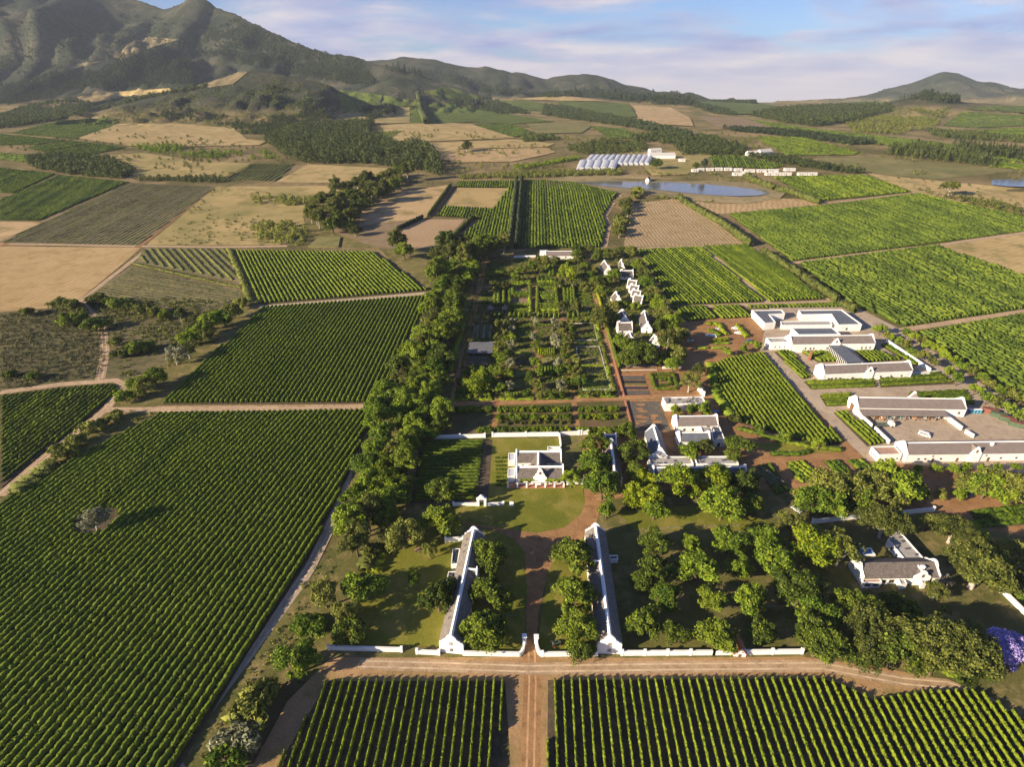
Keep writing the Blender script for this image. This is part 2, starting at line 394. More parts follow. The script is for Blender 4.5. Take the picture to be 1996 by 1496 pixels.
# foliage
M['oak'] = leaf_mat('oak_leaves', (0.0405, 0.0618, 0.009), (0.0891, 0.1292, 0.0133), (0.1957, 0.2458, 0.0195))
M['bright'] = leaf_mat('bright_leaves', (0.0759, 0.1211, 0.0067), (0.167, 0.221, 0.0094), (0.3036, 0.3473, 0.0167))
M['olive'] = leaf_mat('olive_leaves', (0.0633, 0.0765, 0.0152), (0.1323, 0.1494, 0.0258), (0.253, 0.2631, 0.0471))
M['silver'] = leaf_mat('silver_leaves', (0.12, 0.125, 0.07), (0.23, 0.235, 0.13), (0.38, 0.375, 0.22))
M['gum'] = leaf_mat('gum_leaves', (0.0438, 0.0572, 0.0108), (0.095, 0.1118, 0.0198), (0.1938, 0.208, 0.0371))
M['pine'] = leaf_mat('pine_needles', (0.0187, 0.0318, 0.0122), (0.0374, 0.0561, 0.0196), (0.0729, 0.0916, 0.0309), trans=0.1)
M['green'] = leaf_mat('fresh_leaves', (0.0564, 0.1007, 0.0097), (0.1236, 0.1929, 0.0142), (0.2554, 0.3214, 0.0231))
M['jacaranda'] = leaf_mat('purple_blossom', (0.30, 0.23, 0.52), (0.46, 0.37, 0.72), (0.66, 0.58, 0.88), trans=0.15, rnd=0.0)
M['vine'] = leaf_mat('vine_leaves', (0.0455, 0.0744, 0.0086), (0.0975, 0.146, 0.0129), (0.1885, 0.2434, 0.0205), scale=0.7, rnd=0.0)
M['vine_bright'] = leaf_mat('sunlit_tone_vine_leaves', (0.085, 0.1248, 0.0079), (0.17, 0.2288, 0.0132), (0.29, 0.3432, 0.0231), scale=0.5, rnd=0.0)  # front block vines: the yellow-green of top-lit rows put into the leaf colour
M['vine_mid'] = leaf_mat('mid_vine_leaves', (0.0605, 0.0972, 0.0087), (0.1265, 0.1773, 0.0131), (0.22, 0.2746, 0.0218), scale=0.12, rnd=0.0)
M['vine_far'] = leaf_mat('far_vine_leaves', (0.06, 0.0936, 0.0112), (0.11, 0.1612, 0.0172), (0.18, 0.2288, 0.0251), scale=0.035, rnd=0.0)
M['hedge'] = leaf_mat('hedge_leaves', (0.05, 0.0832, 0.0079), (0.1, 0.1456, 0.0119), (0.19, 0.2288, 0.0198), scale=0.6, rnd=0.2)
M['wind'] = leaf_mat('windbreak_leaves', (0.045, 0.0603, 0.0132), (0.09, 0.1092, 0.0231), (0.165, 0.182, 0.0396), scale=0.25, rnd=0.0)
M['wood_dark'] = leaf_mat('far_wood_leaves', (0.026, 0.040, 0.011), (0.052, 0.074, 0.018), (0.11, 0.13, 0.032))
M['scrub'] = leaf_mat('scrub_leaves', (0.052, 0.056, 0.020), (0.098, 0.10, 0.036), (0.17, 0.165, 0.062), scale=0.2, rnd=0.0)
M['reed'] = leaf_mat('reeds', (0.09, 0.105, 0.022), (0.16, 0.18, 0.035), (0.26, 0.27, 0.06), scale=0.2, rnd=0.0)
# ground
M['grass_lawn'] = ground_mat('lawn', (0.115, 0.128, 0.016), (0.185, 0.178, 0.027), (0.25, 0.205, 0.052), 0.05, 0.12, fine=0.35)
M['red_earth'] = ground_mat('red_earth', (0.27, 0.145, 0.066), (0.36, 0.20, 0.092), (0.21, 0.11, 0.052), 0.05, 0.3, fine=0.4)
M['track'] = ground_mat('sandy_track', (0.34, 0.235, 0.145), (0.44, 0.31, 0.195), (0.26, 0.17, 0.10), 0.06, 0.35, fine=0.45)
M['gravel'] = ground_mat('pale_gravel', (0.36, 0.28, 0.20), (0.43, 0.34, 0.25), (0.30, 0.22, 0.16), 0.06, 0.3, fine=0.3)
M['garden_soil'] = ground_mat('garden_soil', (0.15, 0.10, 0.055), (0.09, 0.09, 0.03), (0.06, 0.08, 0.02), 0.06, 0.22, fine=0.5)
M['rough_grass'] = ground_mat('rough_grass', (0.085, 0.088, 0.025), (0.16, 0.14, 0.048), (0.27, 0.20, 0.09), 0.03, 0.16, fine=0.6)
M['vine_soil'] = ground_mat('vineyard_soil', (0.085, 0.062, 0.044), (0.125, 0.09, 0.062), (0.085, 0.085, 0.03), 0.05, 0.3, fine=0.5)
M['vine_soil_dark'] = ground_mat('dark_vineyard_soil', (0.062, 0.048, 0.036), (0.09, 0.068, 0.05), (0.16, 0.11, 0.07), 0.05, 0.3, fine=0.6)
# ------------------------------------------------------------------ terrain sheet
def build_terrain():
    ys = np.concatenate([np.arange(-260, 1000, 20.0), np.arange(1000, 2600, 12.0), np.arange(2600, 5200, 16.0), np.geomspace(5200, 9000, 24)])
    us = np.linspace(-1, 1, 441)
    Y, U = np.meshgrid(ys, us, indexing='ij')
    X = U * (520 + 1.32 * np.maximum(Y, 0))
    Z = height(X, Y)
    base = np.interp(Y, _py, _ps)
    V = np.stack([X, Y, Z], -1).reshape(-1, 3)
    ny, nx = X.shape
    i = np.arange(ny - 1)[:, None] * nx + np.arange(nx - 1)[None, :]
    F = np.stack([i, i + 1, i + nx + 1, i + nx], -1).reshape(-1, 4)
    m, N, L, b = new_mat('open_ground', 0.95, 0.1)
    p = pos(N, L)
    dry = ramp(N, L, noise(N, L, p, 0.012, 7, 0.62, 0.5), [(0.30, (0.10, 0.10, 0.035)), (0.46, (0.20, 0.165, 0.07)), (0.60, (0.33, 0.245, 0.125)), (0.75, (0.38, 0.27, 0.15))])
    tuft = ramp(N, L, noise(N, L, p, 0.10, 6, 0.7), [(0.55, (0, 0, 0)), (0.72, (0.85,) * 3)])
    dry = mixc(N, L, tuft, dry, (0.085, 0.09, 0.03))
    fyn_shaded = ramp(N, L, noise(N, L, p, 0.008, 9, 0.66, 0.6), [(0.32, (0.026, 0.038, 0.023)), (0.48, (0.055, 0.063, 0.040)), (0.60, (0.095, 0.088, 0.060)), (0.74, (0.18, 0.145, 0.10))])  # hill fynbos, darkened and blued in colour to stand in for cloud shade
    fyn_shaded = mixc(N, L, ramp(N, L, noise(N, L, p, 0.06, 6, 0.75), [(0.42, (0, 0, 0)), (0.7, (0.7,) * 3)]), fyn_shaded, (0.026, 0.038, 0.022))
    at = N.new('ShaderNodeAttribute'); at.attribute_name = 'zone'
    sp = N.new('ShaderNodeSeparateXYZ'); L.new(at.outputs['Vector'], sp.inputs[0])
    col = mixc(N, L, sp.outputs[0], dry, fyn_shaded)
    g = N.new('ShaderNodeNewGeometry')
    vs_ = pos(N, L, 0, (1, 1, 0.35))
    rock = ramp(N, L, noise(N, L, vs_, 0.02, 9, 0.7, 1.0), [(0.35, (0.09, 0.08, 0.075)), (0.55, (0.24, 0.20, 0.17)), (0.7, (0.36, 0.30, 0.25))])
    rk = N.new('ShaderNodeMath'); rk.operation = 'ADD'; L.new(sp.outputs[1], rk.inputs[0]); L.new(noise(N, L, p, 0.012, 6, 0.7), rk.inputs[1])
    rm = ramp(N, L, rk.outputs[0], [(1.0, (0, 0, 0)), (1.12, (1,) * 3)])
    col = mixc(N, L, rm, col, rock)
    L.new(col, b.inputs['Base Color'])
    bump(N, L, b, noise(N, L, p, 0.045, 10, 0.8), 1.0, 12.0)
    me = mesh_np('ground', V, [F], m, smooth=True)
    up = (Z - base).ravel()
    slope = np.hypot(np.gradient(Z, axis=0) / np.gradient(Y, axis=0), np.gradient(Z, axis=1) / np.maximum(np.gradient(X, axis=1), 1)).ravel()
    zone = np.clip((up - 12) / 22, 0, 1)
    rocky = np.clip((slope - 0.75) / 0.5, 0, 0.7) * np.clip((up - 150) / 100, 0, 1) + np.clip((up - 420) / 200, 0, .2)
    a = me.attributes.new('zone', 'FLOAT_VECTOR', 'POINT')
    a.data.foreach_set('vector', np.stack([zone, rocky, 0 * zone], -1).astype(np.float32).ravel())
    o = bpy.data.objects.new('ground', me); link(o); o['kind'] = 'structure'
build_terrain()

# ------------------------------------------------------------------ sheets laid on the ground
_layer = {'n': 0}
def inside(poly, X, Y):
    r = np.zeros(X.shape, bool); n = len(poly); j = n - 1
    for i in range(n):
        xi, yi = poly[i][0], poly[i][1]; xj, yj = poly[j][0], poly[j][1]
        c = ((yi > Y) != (yj > Y)) & (X < (xj - xi) * (Y - yi) / (yj - yi + 1e-12) + xi)
        r ^= c; j = i
    return r
def sheet(name, poly, mat, lift=None, kind='structure', sub=None, world=False, label=None):
    """a field, lawn, path ...: photo polygon (or a ground polygon) draped over the terrain"""
    ymin = min(p[1] for p in poly)
    far = (ymin < 345) if not world else (max(p[1] for p in poly) > 850)
    if world: Q = np.array([(x, y, 0) for x, y in poly])
    else: Q = GP(poly, sub or (6 if far else 1))
    _layer['n'] += 1
    if lift is None: lift = 0.03 + 0.0016 * _layer['n']
    pts = [Vector((float(q[0]), float(q[1]))) for q in Q]; n = len(pts)
    if far or Q[:, 1].max() > 870:
        x0, y0 = Q[:, 0].min(), Q[:, 1].min(); x1, y1 = Q[:, 0].max(), Q[:, 1].max()
        st = max(9.0, math.sqrt((x1 - x0) * (y1 - y0) / 5000))
        gx, gy = np.meshgrid(np.arange(x0 + st / 2, x1, st), np.arange(y0 + st / 2, y1, st))
        k = inside(Q, gx, gy)
        pts += [Vector((float(a), float(b_))) for a, b_ in zip(gx[k], gy[k])]
        lift += 0.0009 * Q[:, 1].mean() * (1 if Q[:, 1].mean() > 1000 else 0.2)
    r = delaunay_2d_cdt(pts, [(i, (i + 1) % n) for i in range(n)], [], 1, 1e-4)
    V = np.array([(v[0], v[1]) for v in r[0]]); Z = height(V[:, 0], V[:, 1]) + lift
    F = np.array([f for f in r[2]])
    V3 = np.column_stack([V, Z])
    o = obj_np(name, V3, [F], mat); o['kind'] = kind
    if kind != 'structure' and label: o['label'] = label
    return Q
def strip(name, line, width, mat, lift=None, world=False):
    """a path along photo points, `width` metres wide (one width, or one per point)"""
    P = np.array(line, float) if world else unproject([p[0] for p in line], [p[1] for p in line])
    ws = np.broadcast_to(np.asarray(width, float), (len(P),))
    Lf, Rt = [], []
    for i in range(len(P)):
        d = P[min(i + 1, len(P) - 1)][:2] - P[max(i - 1, 0)][:2]; d /= np.linalg.norm(d)
        nrm = np.array([-d[1], d[0]])
        Lf.append(tuple(P[i][:2] + nrm * ws[i] / 2)); Rt.append(tuple(P[i][:2] - nrm * ws[i] / 2))
    sheet(name, Lf + Rt[::-1], mat, lift, world=True)

# ------------------------------------------------------------------ crop rows
def clip_rows(Q, ang, spacing, offset=0.0, trim=0.0):
    """lines through polygon Q along `ang`: list of (offset index, [(p0, p1), ...])"""
    d = np.array([math.cos(ang), math.sin(ang)]); n = np.array([-d[1], d[0]])
    P = Q[:, :2]; s = P @ n; t = P @ d
    out = []
    k0 = math.ceil((s.min() - offset) / spacing); k1 = math.floor((s.max() - offset) / spacing)
    for k in range(k0, k1 + 1):
        c = offset + k * spacing; xs = []
        for i in range(len(P)):
            j = (i + 1) % len(P)
            if (s[i] > c) != (s[j] > c): xs.append(t[i] + (t[j] - t[i]) * (c - s[i]) / (s[j] - s[i]))
        xs.sort()
        segs = [(d * (a + trim) + n * c, d * (b_ - trim) + n * c) for a, b_ in zip(xs[::2], xs[1::2]) if b_ - a > 2 * trim + 3]
        if segs: out.append(segs)
    return out
def row_np(p0, p1, w, h, step, rng, leaves=0.0, leaf=0.4, bottom=0.25, wander=0.0, gaps=0.0, jag=0.3, tilt=0.0):
    """one hedge-like row from p0 to p1: hull rings plus loose leaf faces"""
    L_ = np.linalg.norm(p1 - p0); n = max(3, int(L_ / step) + 1)
    d = (p1 - p0) / L_; nr = np.array([-d[1], d[0]])
    t = np.linspace(0, 1, n)
    prof = np.array([(-0.36, bottom), (-0.5, 0.62), (-0.26, 1.0), (0.26, 1.0), (0.5, 0.62), (0.36, bottom)])
    K = len(prof)
    rad = 1 + jag * (rng.random((n, K)) - 0.5) * 1.6
    wob = (rng.random(n) - 0.5) * w * 0.25
    thin = np.ones(n)
    if gaps:
        thin = np.where(rng.random(n) < gaps, 0.45, 1.0)
    rad = rad * thin[:, None]; rad[0] *= 0.6; rad[-1] *= 0.6
    cx = p0[0] + (p1[0] - p0[0]) * t + nr[0] * wob; cy = p0[1] + (p1[1] - p0[1]) * t + nr[1] * wob
    gz = height(cx, cy)
    side = prof[None, :, 0] * w * rad; up = prof[None, :, 1] * h * (0.5 + 0.5 * rad)
    al = (rng.random((n, K)) - 0.5) * step * 0.7
    X = cx[:, None] + nr[0] * side + d[0] * al; Y = cy[:, None] + nr[1] * side + d[1] * al; Z = gz[:, None] + up
    V = np.stack([X, Y, Z], -1).reshape(-1, 3)
    i = np.arange(n - 1)[:, None] * K + np.arange(K)[None, :]; j = np.arange(n - 1)[:, None] * K + (np.arange(K)[None, :] + 1) % K
    F = np.stack([i, j, j + K, i + K], -1).reshape(-1, 4)
    if leaves:
        m = int(leaves * L_)
        tt = rng.random(m); a = rng.uniform(-0.25 * math.pi, 1.25 * math.pi, m)
        rr = rng.uniform(0.8, 1.22 + 0.25 * (w < .8), m)
        sx = np.cos(a) * w * 0.5 * rr; uz = h * (0.62 + 0.40 * np.sin(a) * rr)
        bx = p0[0] + (p1[0] - p0[0]) * tt + nr[0] * sx; by = p0[1] + (p1[1] - p0[1]) * tt + nr[1] * sx
        bz = height(bx, by) + uz
        C = np.stack([bx, by, bz], -1)
        q = quads(C, leaf * rng.uniform(0.6, 1.3, m), rng)
        F = np.concatenate([F, np.arange(4 * m).reshape(m, 4) + len(V)]); V = np.concatenate([V, q])
    return V, F
def quads(C, size, rng, out=None, bias=0.0):
    """small randomly turned leaf faces at centres C"""
    m = len(C); nrm = rng.normal(size=(m, 3))
    if out is not None: nrm = nrm * (1 - bias) + out * bias * 2
    nrm /= np.linalg.norm(nrm, axis=1)[:, None] + 1e-9
    a = np.cross(nrm, rng.normal(size=(m, 3))); a /= np.linalg.norm(a, axis=1)[:, None] + 1e-9
    b = np.cross(nrm, a); s = np.asarray(size)[:, None] * 0.5
    return np.stack([C - a * s - b * s * .7, C + a * s - b * s * .7, C + a * s * .8 + b * s * .7, C - a * s * .8 + b * s * .7], 1).reshape(-1, 3)
def field_rows(Q, px_dir, spacing, w, h, mat, label, seed, step=0.8, leaves=10, leaf=0.4, individual=None, cat='vine row', name='vine_row',
               group=None, gaps=0.0, trim=1.0, jag=0.5, ang=None, holes=()):
    """crop rows over a field. individual = text after the ordinal ('vine row from ...'): every row is an object; else one stuff object"""
    if ang is None:
        a, b_ = unproject([px_dir[0][0], px_dir[1][0]], [px_dir[0][1], px_dir[1][1]]); ang = math.atan2(b_[1] - a[1], b_[0] - a[0])
    rng = np.random.default_rng(seed)
    rows = clip_rows(Q, ang, spacing, rng.uniform(0, spacing), trim)
    if individual and individual.startswith('-'): rows = rows[::-1]; individual = individual[1:]
    allV, allF, nv = [], [], 0
    for k, segs in enumerate(rows):
        Vs, Fs, n0 = [], [], 0
        for p0, p1 in segs:
            pieces = [(p0, p1)]
            for hx, hy, hr in holes:
                nxt = []
                for a, b_ in pieces:
                    d = (b_ - a); L_ = np.linalg.norm(d); d = d / L_
                    tc_ = (np.array([hx, hy]) - a) @ d; off = np.linalg.norm(a + d * tc_ - np.array([hx, hy]))
                    if off < hr and 0 < tc_ < L_:
                        c = math.sqrt(hr * hr - off * off)
                        if tc_ - c > 3: nxt.append((a, a + d * (tc_ - c)))
                        if tc_ + c < L_ - 3: nxt.append((a + d * (tc_ + c), b_))
                    else: nxt.append((a, b_))
                pieces = nxt
            for a, b_ in pieces:
                V, F = row_np(a, b_, w, h, step, rng, leaves, leaf, gaps=gaps, jag=jag)
                Vs.append(V); Fs.append(F + n0); n0 += len(V)
        if not Vs: continue
        V = np.concatenate(Vs); F = np.concatenate(Fs)
        if individual:
            o = V.mean(0); o[2] = V[:, 2].min()
            ob = obj_np(name, V - o, [F], mat, loc=o)
            tag(ob, ordinal(k + 1) + ' ' + individual, cat, group)
        else:
            allV.append(V); allF.append(F + nv); nv += len(V)
    if not individual and allV:
        o = obj_np(name, np.concatenate(allV), [np.concatenate(allF)], mat)
        tag(o, label, cat, None, 'stuff')
    return len(rows)
# ------------------------------------------------------------------ ground sheets: far fields first
TAN = lambda nm, st=None, k=0: ground_mat(nm, [(0.37, 0.265, 0.115), (0.41, 0.28, 0.14), (0.24, 0.205, 0.075)][k], [(0.46, 0.335, 0.155), (0.48, 0.335, 0.18), (0.42, 0.305, 0.135)][k], (0.19, 0.165, 0.06), 0.012, 0.05, stripes=st, fine=0.35)
M['tan'] = TAN('dry_stubble', (0.45, 6.0, (0.24, 0.185, 0.085), 0.35, 0.1, 1.0)); M['tan2'] = TAN('pale_dry_field', (1.15, 6.0, (0.27, 0.19, 0.10), 0.3, 0.1, 1.0), 1); M['meadow'] = TAN('dry_meadow', None, 2)
M['tan_rows'] = TAN('ridged_dry_field', (1.27, 5.5, (0.25, 0.175, 0.08), 0.6, 0.0, 0.9), 1)
M['olive_field'] = ground_mat('weedy_field', (0.155, 0.145, 0.055), (0.23, 0.20, 0.08), (0.12, 0.125, 0.04), 0.02, 0.1)
M['green_field'] = ground_mat('green_field_floor', (0.075, 0.10, 0.022), (0.11, 0.135, 0.032), None, 0.02, 0.1)
M['brown_field'] = ground_mat('brown_field', (0.22, 0.16, 0.095), (0.27, 0.19, 0.115), (0.15, 0.13, 0.05), 0.02, 0.08)
M['young'] = ground_mat('young_vineyard_floor', (0.175, 0.15, 0.08), (0.235, 0.195, 0.105), (0.12, 0.12, 0.045), 0.015, 0.08)
M['scrub_ground'] = ground_mat('scrub_floor', (0.105, 0.096, 0.045), (0.16, 0.13, 0.065), (0.06, 0.065, 0.03), 0.03, 0.2)
M['bank'] = ground_mat('dam_bank', (0.24, 0.19, 0.10), (0.30, 0.23, 0.13), (0.15, 0.15, 0.05), 0.03, 0.12)
M['hill_clearing'] = ground_mat('hill_clearing', (0.15,0.125,0.07), (0.24,0.185,0.105), (0.10,0.095,0.045), 0.02, 0.06)
FAR = [
 # dry fields
 ('dry_field', 'tan', [(152,270),(228,242),(350,242),(456,251),(482,272),(519,277),(505,284),(330,287),(256,286)]),
 ('dry_field', 'meadow', [(210,303),(280,298),(386,314),(491,319),(438,345),(263,344)]),
 ('dry_field', 'tan', [(537,355),(600,321),(650,323),(757,328),(720,355),(650,357)]),
 ('dry_field', 'tan', [(741,245),(830,239),(916,242),(1004,270),(829,277),(760,275)]),
 ('dry_field', 'tan', [(829,281),(1000,272),(1081,281),(1064,288),(900,291),(839,302)]),
 ('dry_field', 'tan_rows', [(832,305),(895,292),(1067,289),(1083,298),(1000,316),(895,318)]),
 ('dry_field', 'tan2', [(1232,206),(1306,210),(1345,231),(1352,247),(1250,242)]),
 ('dry_field', 'tan', [(1000,194),(1106,188),(1197,199),(1085,197)]),
 ('dry_field', 'brown_field', [(1359,228),(1447,230),(1506,249),(1405,252)]),
 ('dry_field', 'tan', [(85,208),(180,183),(330,173),(345,178),(150,205)]),
 ('dry_field', 'olive_field', [(1025,242),(1106,238),(1155,245),(1134,260),(1046,261)]),
 ('dry_field', 'hill_clearing', [(375,168),(470,140),(483,142),(455,165),(410,172)]),
 ('dry_field', 'hill_clearing', [(215,112),(240,88),(290,73),(350,78),(300,92),(240,118)]),
 ('dry_field', 'hill_clearing', [(100,142),(150,125),(200,120),(130,140),(80,160),(45,165)]),
 ('dry_field', 'meadow', [(660,225),(690,216),(740,218),(800,210),(800,240),(740,243),(690,246),(650,241)]),
 ('dry_field', 'meadow', [(1220,290),(1290,292),(1390,300),(1340,340),(1270,342),(1250,318)]),
 ('dry_field', 'olive_field', [(1587,309),(1710,305),(1990,333),(1822,350),(1682,336)]),
 ('dry_field', 'tan', [(1689,338),(1822,352),(1996,368),(1996,420),(1780,376)]),
 ('dry_field', 'meadow', [(285,478),(421,364),(690,362),(650,395),(590,420),(600,455),(540,478)]),
 ('dry_field', 'tan2', [(0,432),(82,434),(0,470)]),
]
for nm, mt, poly in FAR: sheet(nm, poly, M[mt])
# green blocks far off: floor sheet and one mass of vines each
GREEN_FAR = [
 ('dark vineyard under the brush hill at far left', [(21,260),(147,272),(231,242),(224,231),(116,236)], ((30,262),(120,236)), 'vine', 5),
 ('dark vineyard strip at the left edge below the sandy farm track', [(0,262),(130,274),(70,283),(0,283)], ((30,282),(110,275)), 'vine', 5),
 ('dark vineyard tongue left of the pale dry meadow', [(53,288),(137,275),(245,288),(175,303),(116,305)], ((70,290),(150,277)), 'vine', 5),
 ('small dark vineyard corner at the left edge beside dark trees', [(0,298),(70,305),(53,316),(0,312)], ((0,305),(60,308)), 'vine', 5),
 ('dark vineyard block at left edge below the round dark wood', [(0,328),(109,340),(25,377),(0,375)], ((0,370),(80,335)), 'vine', 4),
 ('vineyard on the slope left of the small round wood', [(657,176),(745,186),(742,206),(745,219),(667,221)], ((670,220),(680,180)), 'vine_far', 6),
 ('vineyard with straight dark edge right of a narrow gap in the hillside vines', [(748,187),(818,200),(822,209),(748,206)], ((750,206),(760,188)), 'vine_far', 6),
 ('long hillside vineyard behind the tall straight windbreak', [(832,200),(880,203),(966,219),(1081,238),(994,243),(916,239),(834,243)], ((900,235),(890,205)), 'vine_far', 6),
 ('narrow vineyard square left of the tall straight windbreak', [(798,211),(824,211),(828,241),(799,242)], ((805,241),(806,211)), 'vine_far', 6),
 ('small dark vineyard wedge on the pale slope', [(699,267),(720,259),(785,256),(760,273)], ((705,268),(730,258)), 'vine', 5),
 ('dark vineyard wedge below the long hillside vineyard', [(920,243),(1000,243),(1040,259),(1004,268)], ((950,255),(960,243)), 'vine', 5),
 ('vineyard right of the dry stubble beside the stream trees', [(1150,246),(1215,252),(1274,270),(1190,270)], ((1180,268),(1200,250)), 'vine_far', 5),
 ('pale vineyard left of the large pale field on the ridge', [(1087,197),(1225,203),(1243,228),(1211,232),(1090,206)], ((1150,215),(1155,200)), 'vine_far', 6),
 ('vineyard on the round knoll under the grey ridge', [(825,180),(874,171),(948,193),(920,197),(864,192)], ((870,190),(880,172)), 'vine_far', 6),
 ('vineyard on the low saddle behind the tree belt', [(960,197),(1020,196),(1075,205),(1060,218),(1000,212)], ((1000,210),(1010,197)), 'vine_far', 6),
 ('broad vineyard below the skyline trees right of centre', [(1331,190),(1420,193),(1527,210),(1471,224),(1429,224),(1370,212)], ((1430,222),(1400,195)), 'vine_far', 7),
 ('long thin vineyard running right behind the long tree belt', [(1454,232),(1587,252),(1800,275),(1996,300),(1996,318),(1800,294),(1600,264),(1500,246)], ((1500,244),(1600,262)), 'vine_far', 6),
 ('vineyard below the long tree belt at right centre', [(1471,267),(1562,268),(1675,298),(1664,303),(1534,303)], ((1500,285),(1560,300)), 'vine_mid', 4.5),
 ('vineyard behind the row of white cottages', [(1382,305),(1436,303),(1531,323),(1506,330),(1389,325)], ((1400,324),(1395,306)), 'vine', 4),
 ('terraced vineyard on the right hill above the scrub belt', [(1838,245),(1878,218),(1996,226),(1996,246),(1900,250)], ((1850,240),(1990,240)), 'vine_far', 6),
 ('top vineyard terrace on the right hill', [(1882,214),(1920,208),(1996,207),(1996,221)], ((1900,213),(1990,215)), 'vine_far', 6),
 ('lower vineyard terrace on the right hill beside scrub trees', [(1900,255),(1996,250),(1996,267),(1950,264)], ((1920,256),(1990,258)), 'vine_far', 6),
 ('vineyard strip at the right edge under the pine belt', [(1915,308),(1996,322),(1996,331),(1930,326)], ((1920,312),(1990,325)), 'vine_mid', 5),
 ('vineyard behind the hill on the right skyline', [(1690,196),(1740,206),(1640,215),(1560,212)], ((1600,212),(1680,200)), 'vine_far', 7),
]
for i, (lb, poly, pd, mt, sp) in enumerate(GREEN_FAR):
    Q = sheet('vineyard_floor', poly, M['green_field'])
    far = Q[:, 1].mean() > 1500
    field_rows(Q, pd, sp * (1.1 if far else .9), sp * 0.68, 1.5, M[mt], lb, 100 + i, step=5 if far else 3, leaves=0.25 if far else 0.5, leaf=2.0, name='vineyard', cat='vineyard', jag=0.35, trim=0)

# ------------------------------------------------------------------ ground sheets: nearer fields, roads and paths
def walk(mat, *lines, w=5.0, name='farm_track', ruts=True):
    for l in lines:
        strip(name, l, w, M[mat])
        if w >= 4 and ruts and min(p[1] for p in l) > 430:
            P = unproject([p[0] for p in l], [p[1] for p in l])
            if len(P) < 2: continue
            for s in (-1, 1):
                q = []
                for i in range(len(P)):
                    d = P[min(i + 1, len(P) - 1)][:2] - P[max(i - 1, 0)][:2]; d /= np.linalg.norm(d); q.append((P[i][0] - d[1] * s * .95, P[i][1] + d[0] * s * .95, 0))
                strip('wheel_rut', q, .55, M['rut_red' if mat == 'red_earth' else 'rut'], world=True)
sheet('dry_field', [(0,481),(275,483),(245,510),(154,585),(98,601),(0,608)], ground_mat('mown_stubble', (0.40,0.275,0.13), (0.47,0.33,0.165), (0.30,0.20,0.085), 0.02, 0.09, stripes=(1.33, 5.0, (0.26,0.175,0.075), 0.55, 0.2, 0.95), fine=0.4))
sheet('scrubland', [(0,610),(98,603),(160,588),(300,580),(466,590),(420,650),(340,720),(240,745),(0,765)], M['scrub_ground'])
sheet('rough_ground', [(735,482),(900,478),(935,500),(880,600),(840,572),(790,530)], M['rough_grass'])
sheet('rough_ground', [(440,484),(455,487),(508,600),(330,790),(235,795),(240,745),(340,700),(466,590),(470,552)], M['rough_grass'])
sheet('rough_ground', [(205,800),(310,803),(0,985),(0,960)], M['rough_grass'])
sheet('rough_ground', [(560,478),(600,430),(700,430),(735,484)], M['rough_grass'])
walk('track', [(0,475),(250,480),(430,482),(560,480)], w=5)
walk('red_earth', [(0,481),(40,462),(252,357)], [(268,482),(415,366)], w=6)
walk('track', [(0,766),(120,750),(225,742),(244,752),(205,800),(90,890),(0,968)], [(205,800),(310,799),(735,793)], [(160,590),(200,640),(205,690),(195,740)], w=5)
walk('track', [(290,484),(154,590)], w=4)
walk('gravel', [(505,599),(670,586),(838,572)], [(838,572),(735,795)], [(735,795),(690,930),(600,1110),(480,1290),(360,1480),(340,1520)], w=5.5)
walk('track', [(300,800),(740,796)], w=7)
sheet('vineyard_floor', [(281,484),(438,485),(470,552),(265,512)], M['young'])
sheet('vineyard_floor', [(256,520),(470,567),(466,585),(372,604),(245,580),(168,580)], M['young'])
AXIS = (1045, 65)      # the estate's rows and paths run towards this point of the photograph
def toward(x, y, vp=AXIS): return ((x, y), (x + (vp[0] - x) * 0.12, y + (vp[1] - y) * 0.12))
# ------------------------------------------------------------------ fields right of and beyond the garden
R_ANG = ((1364,482),(1503,587))
sheet('brown_field', [(1215,482),(1232,400),(1300,384),(1335,392),(1458,478)], ground_mat('ploughed_brown_field', (0.36,0.26,0.15), (0.42,0.30,0.18), (0.25,0.19,0.08), 0.02, 0.1, stripes=(math.atan2(*(unproject([1240,1300],[400,470])[1]-unproject([1240,1300],[400,470])[0])[1::-1]), 3.4, (0.17,0.13,0.06), 0.8, 0.0, 0.8), fine=0.3))
sheet('dry_field', [(1336,388),(1400,418),(1602,400),(1528,372),(1500,388),(1440,398),(1380,396)], M['tan_rows'])
sheet('dry_field', [(1825,479),(1996,455),(2100,440),(2100,580),(1996,538)], M['tan'])
sheet('garden_soil', [(640,450),(720,412),(800,380),(880,362),(876,372),(820,425),(830,432),(905,430),(860,486),(735,484)], M['brown_field'])
sheet('dry_field', [(704,412),(790,372),(878,360),(830,425),(700,440)], M['tan2'])
sheet('dry_field', [(755,455),(825,428),(905,428),(850,485),(780,480)], ground_mat('bean_rows', (0.38,0.25,0.15), (0.44,0.30,0.18), None, 0.03, 0.1, stripes=(0.75, 3.0, (0.12,0.11,0.04), 0.8, 0.2, 0.9), fine=0.3))
V_C1 = [(893,355),(1003,353),(990,485),(880,482),(938,428),(852,422),(868,403),(962,408),(992,367),(890,366)]
V_C2 = [(1015,353),(1060,352),(1120,357),(1204,378),(1190,398),(1176,420),(1182,440),(1172,484),(1003,486)]
sheet('dry_field', [(889,366),(992,367),(960,408),(864,403)], TAN('inset_dry_field', (0.05, 4.0, (0.30,0.21,0.10), 0.4, 0.0, 0.9)))
sheet('farm_track', [(1003,352),(1015,352),(1004,488),(988,488)], M['red_earth'])
walk('track', [(1208,380),(1190,402),(1178,422),(1186,440),(1176,488)], w=6)
walk('red_earth', [(880,364),(842,424)], [(930,430),(880,486)], w=7)
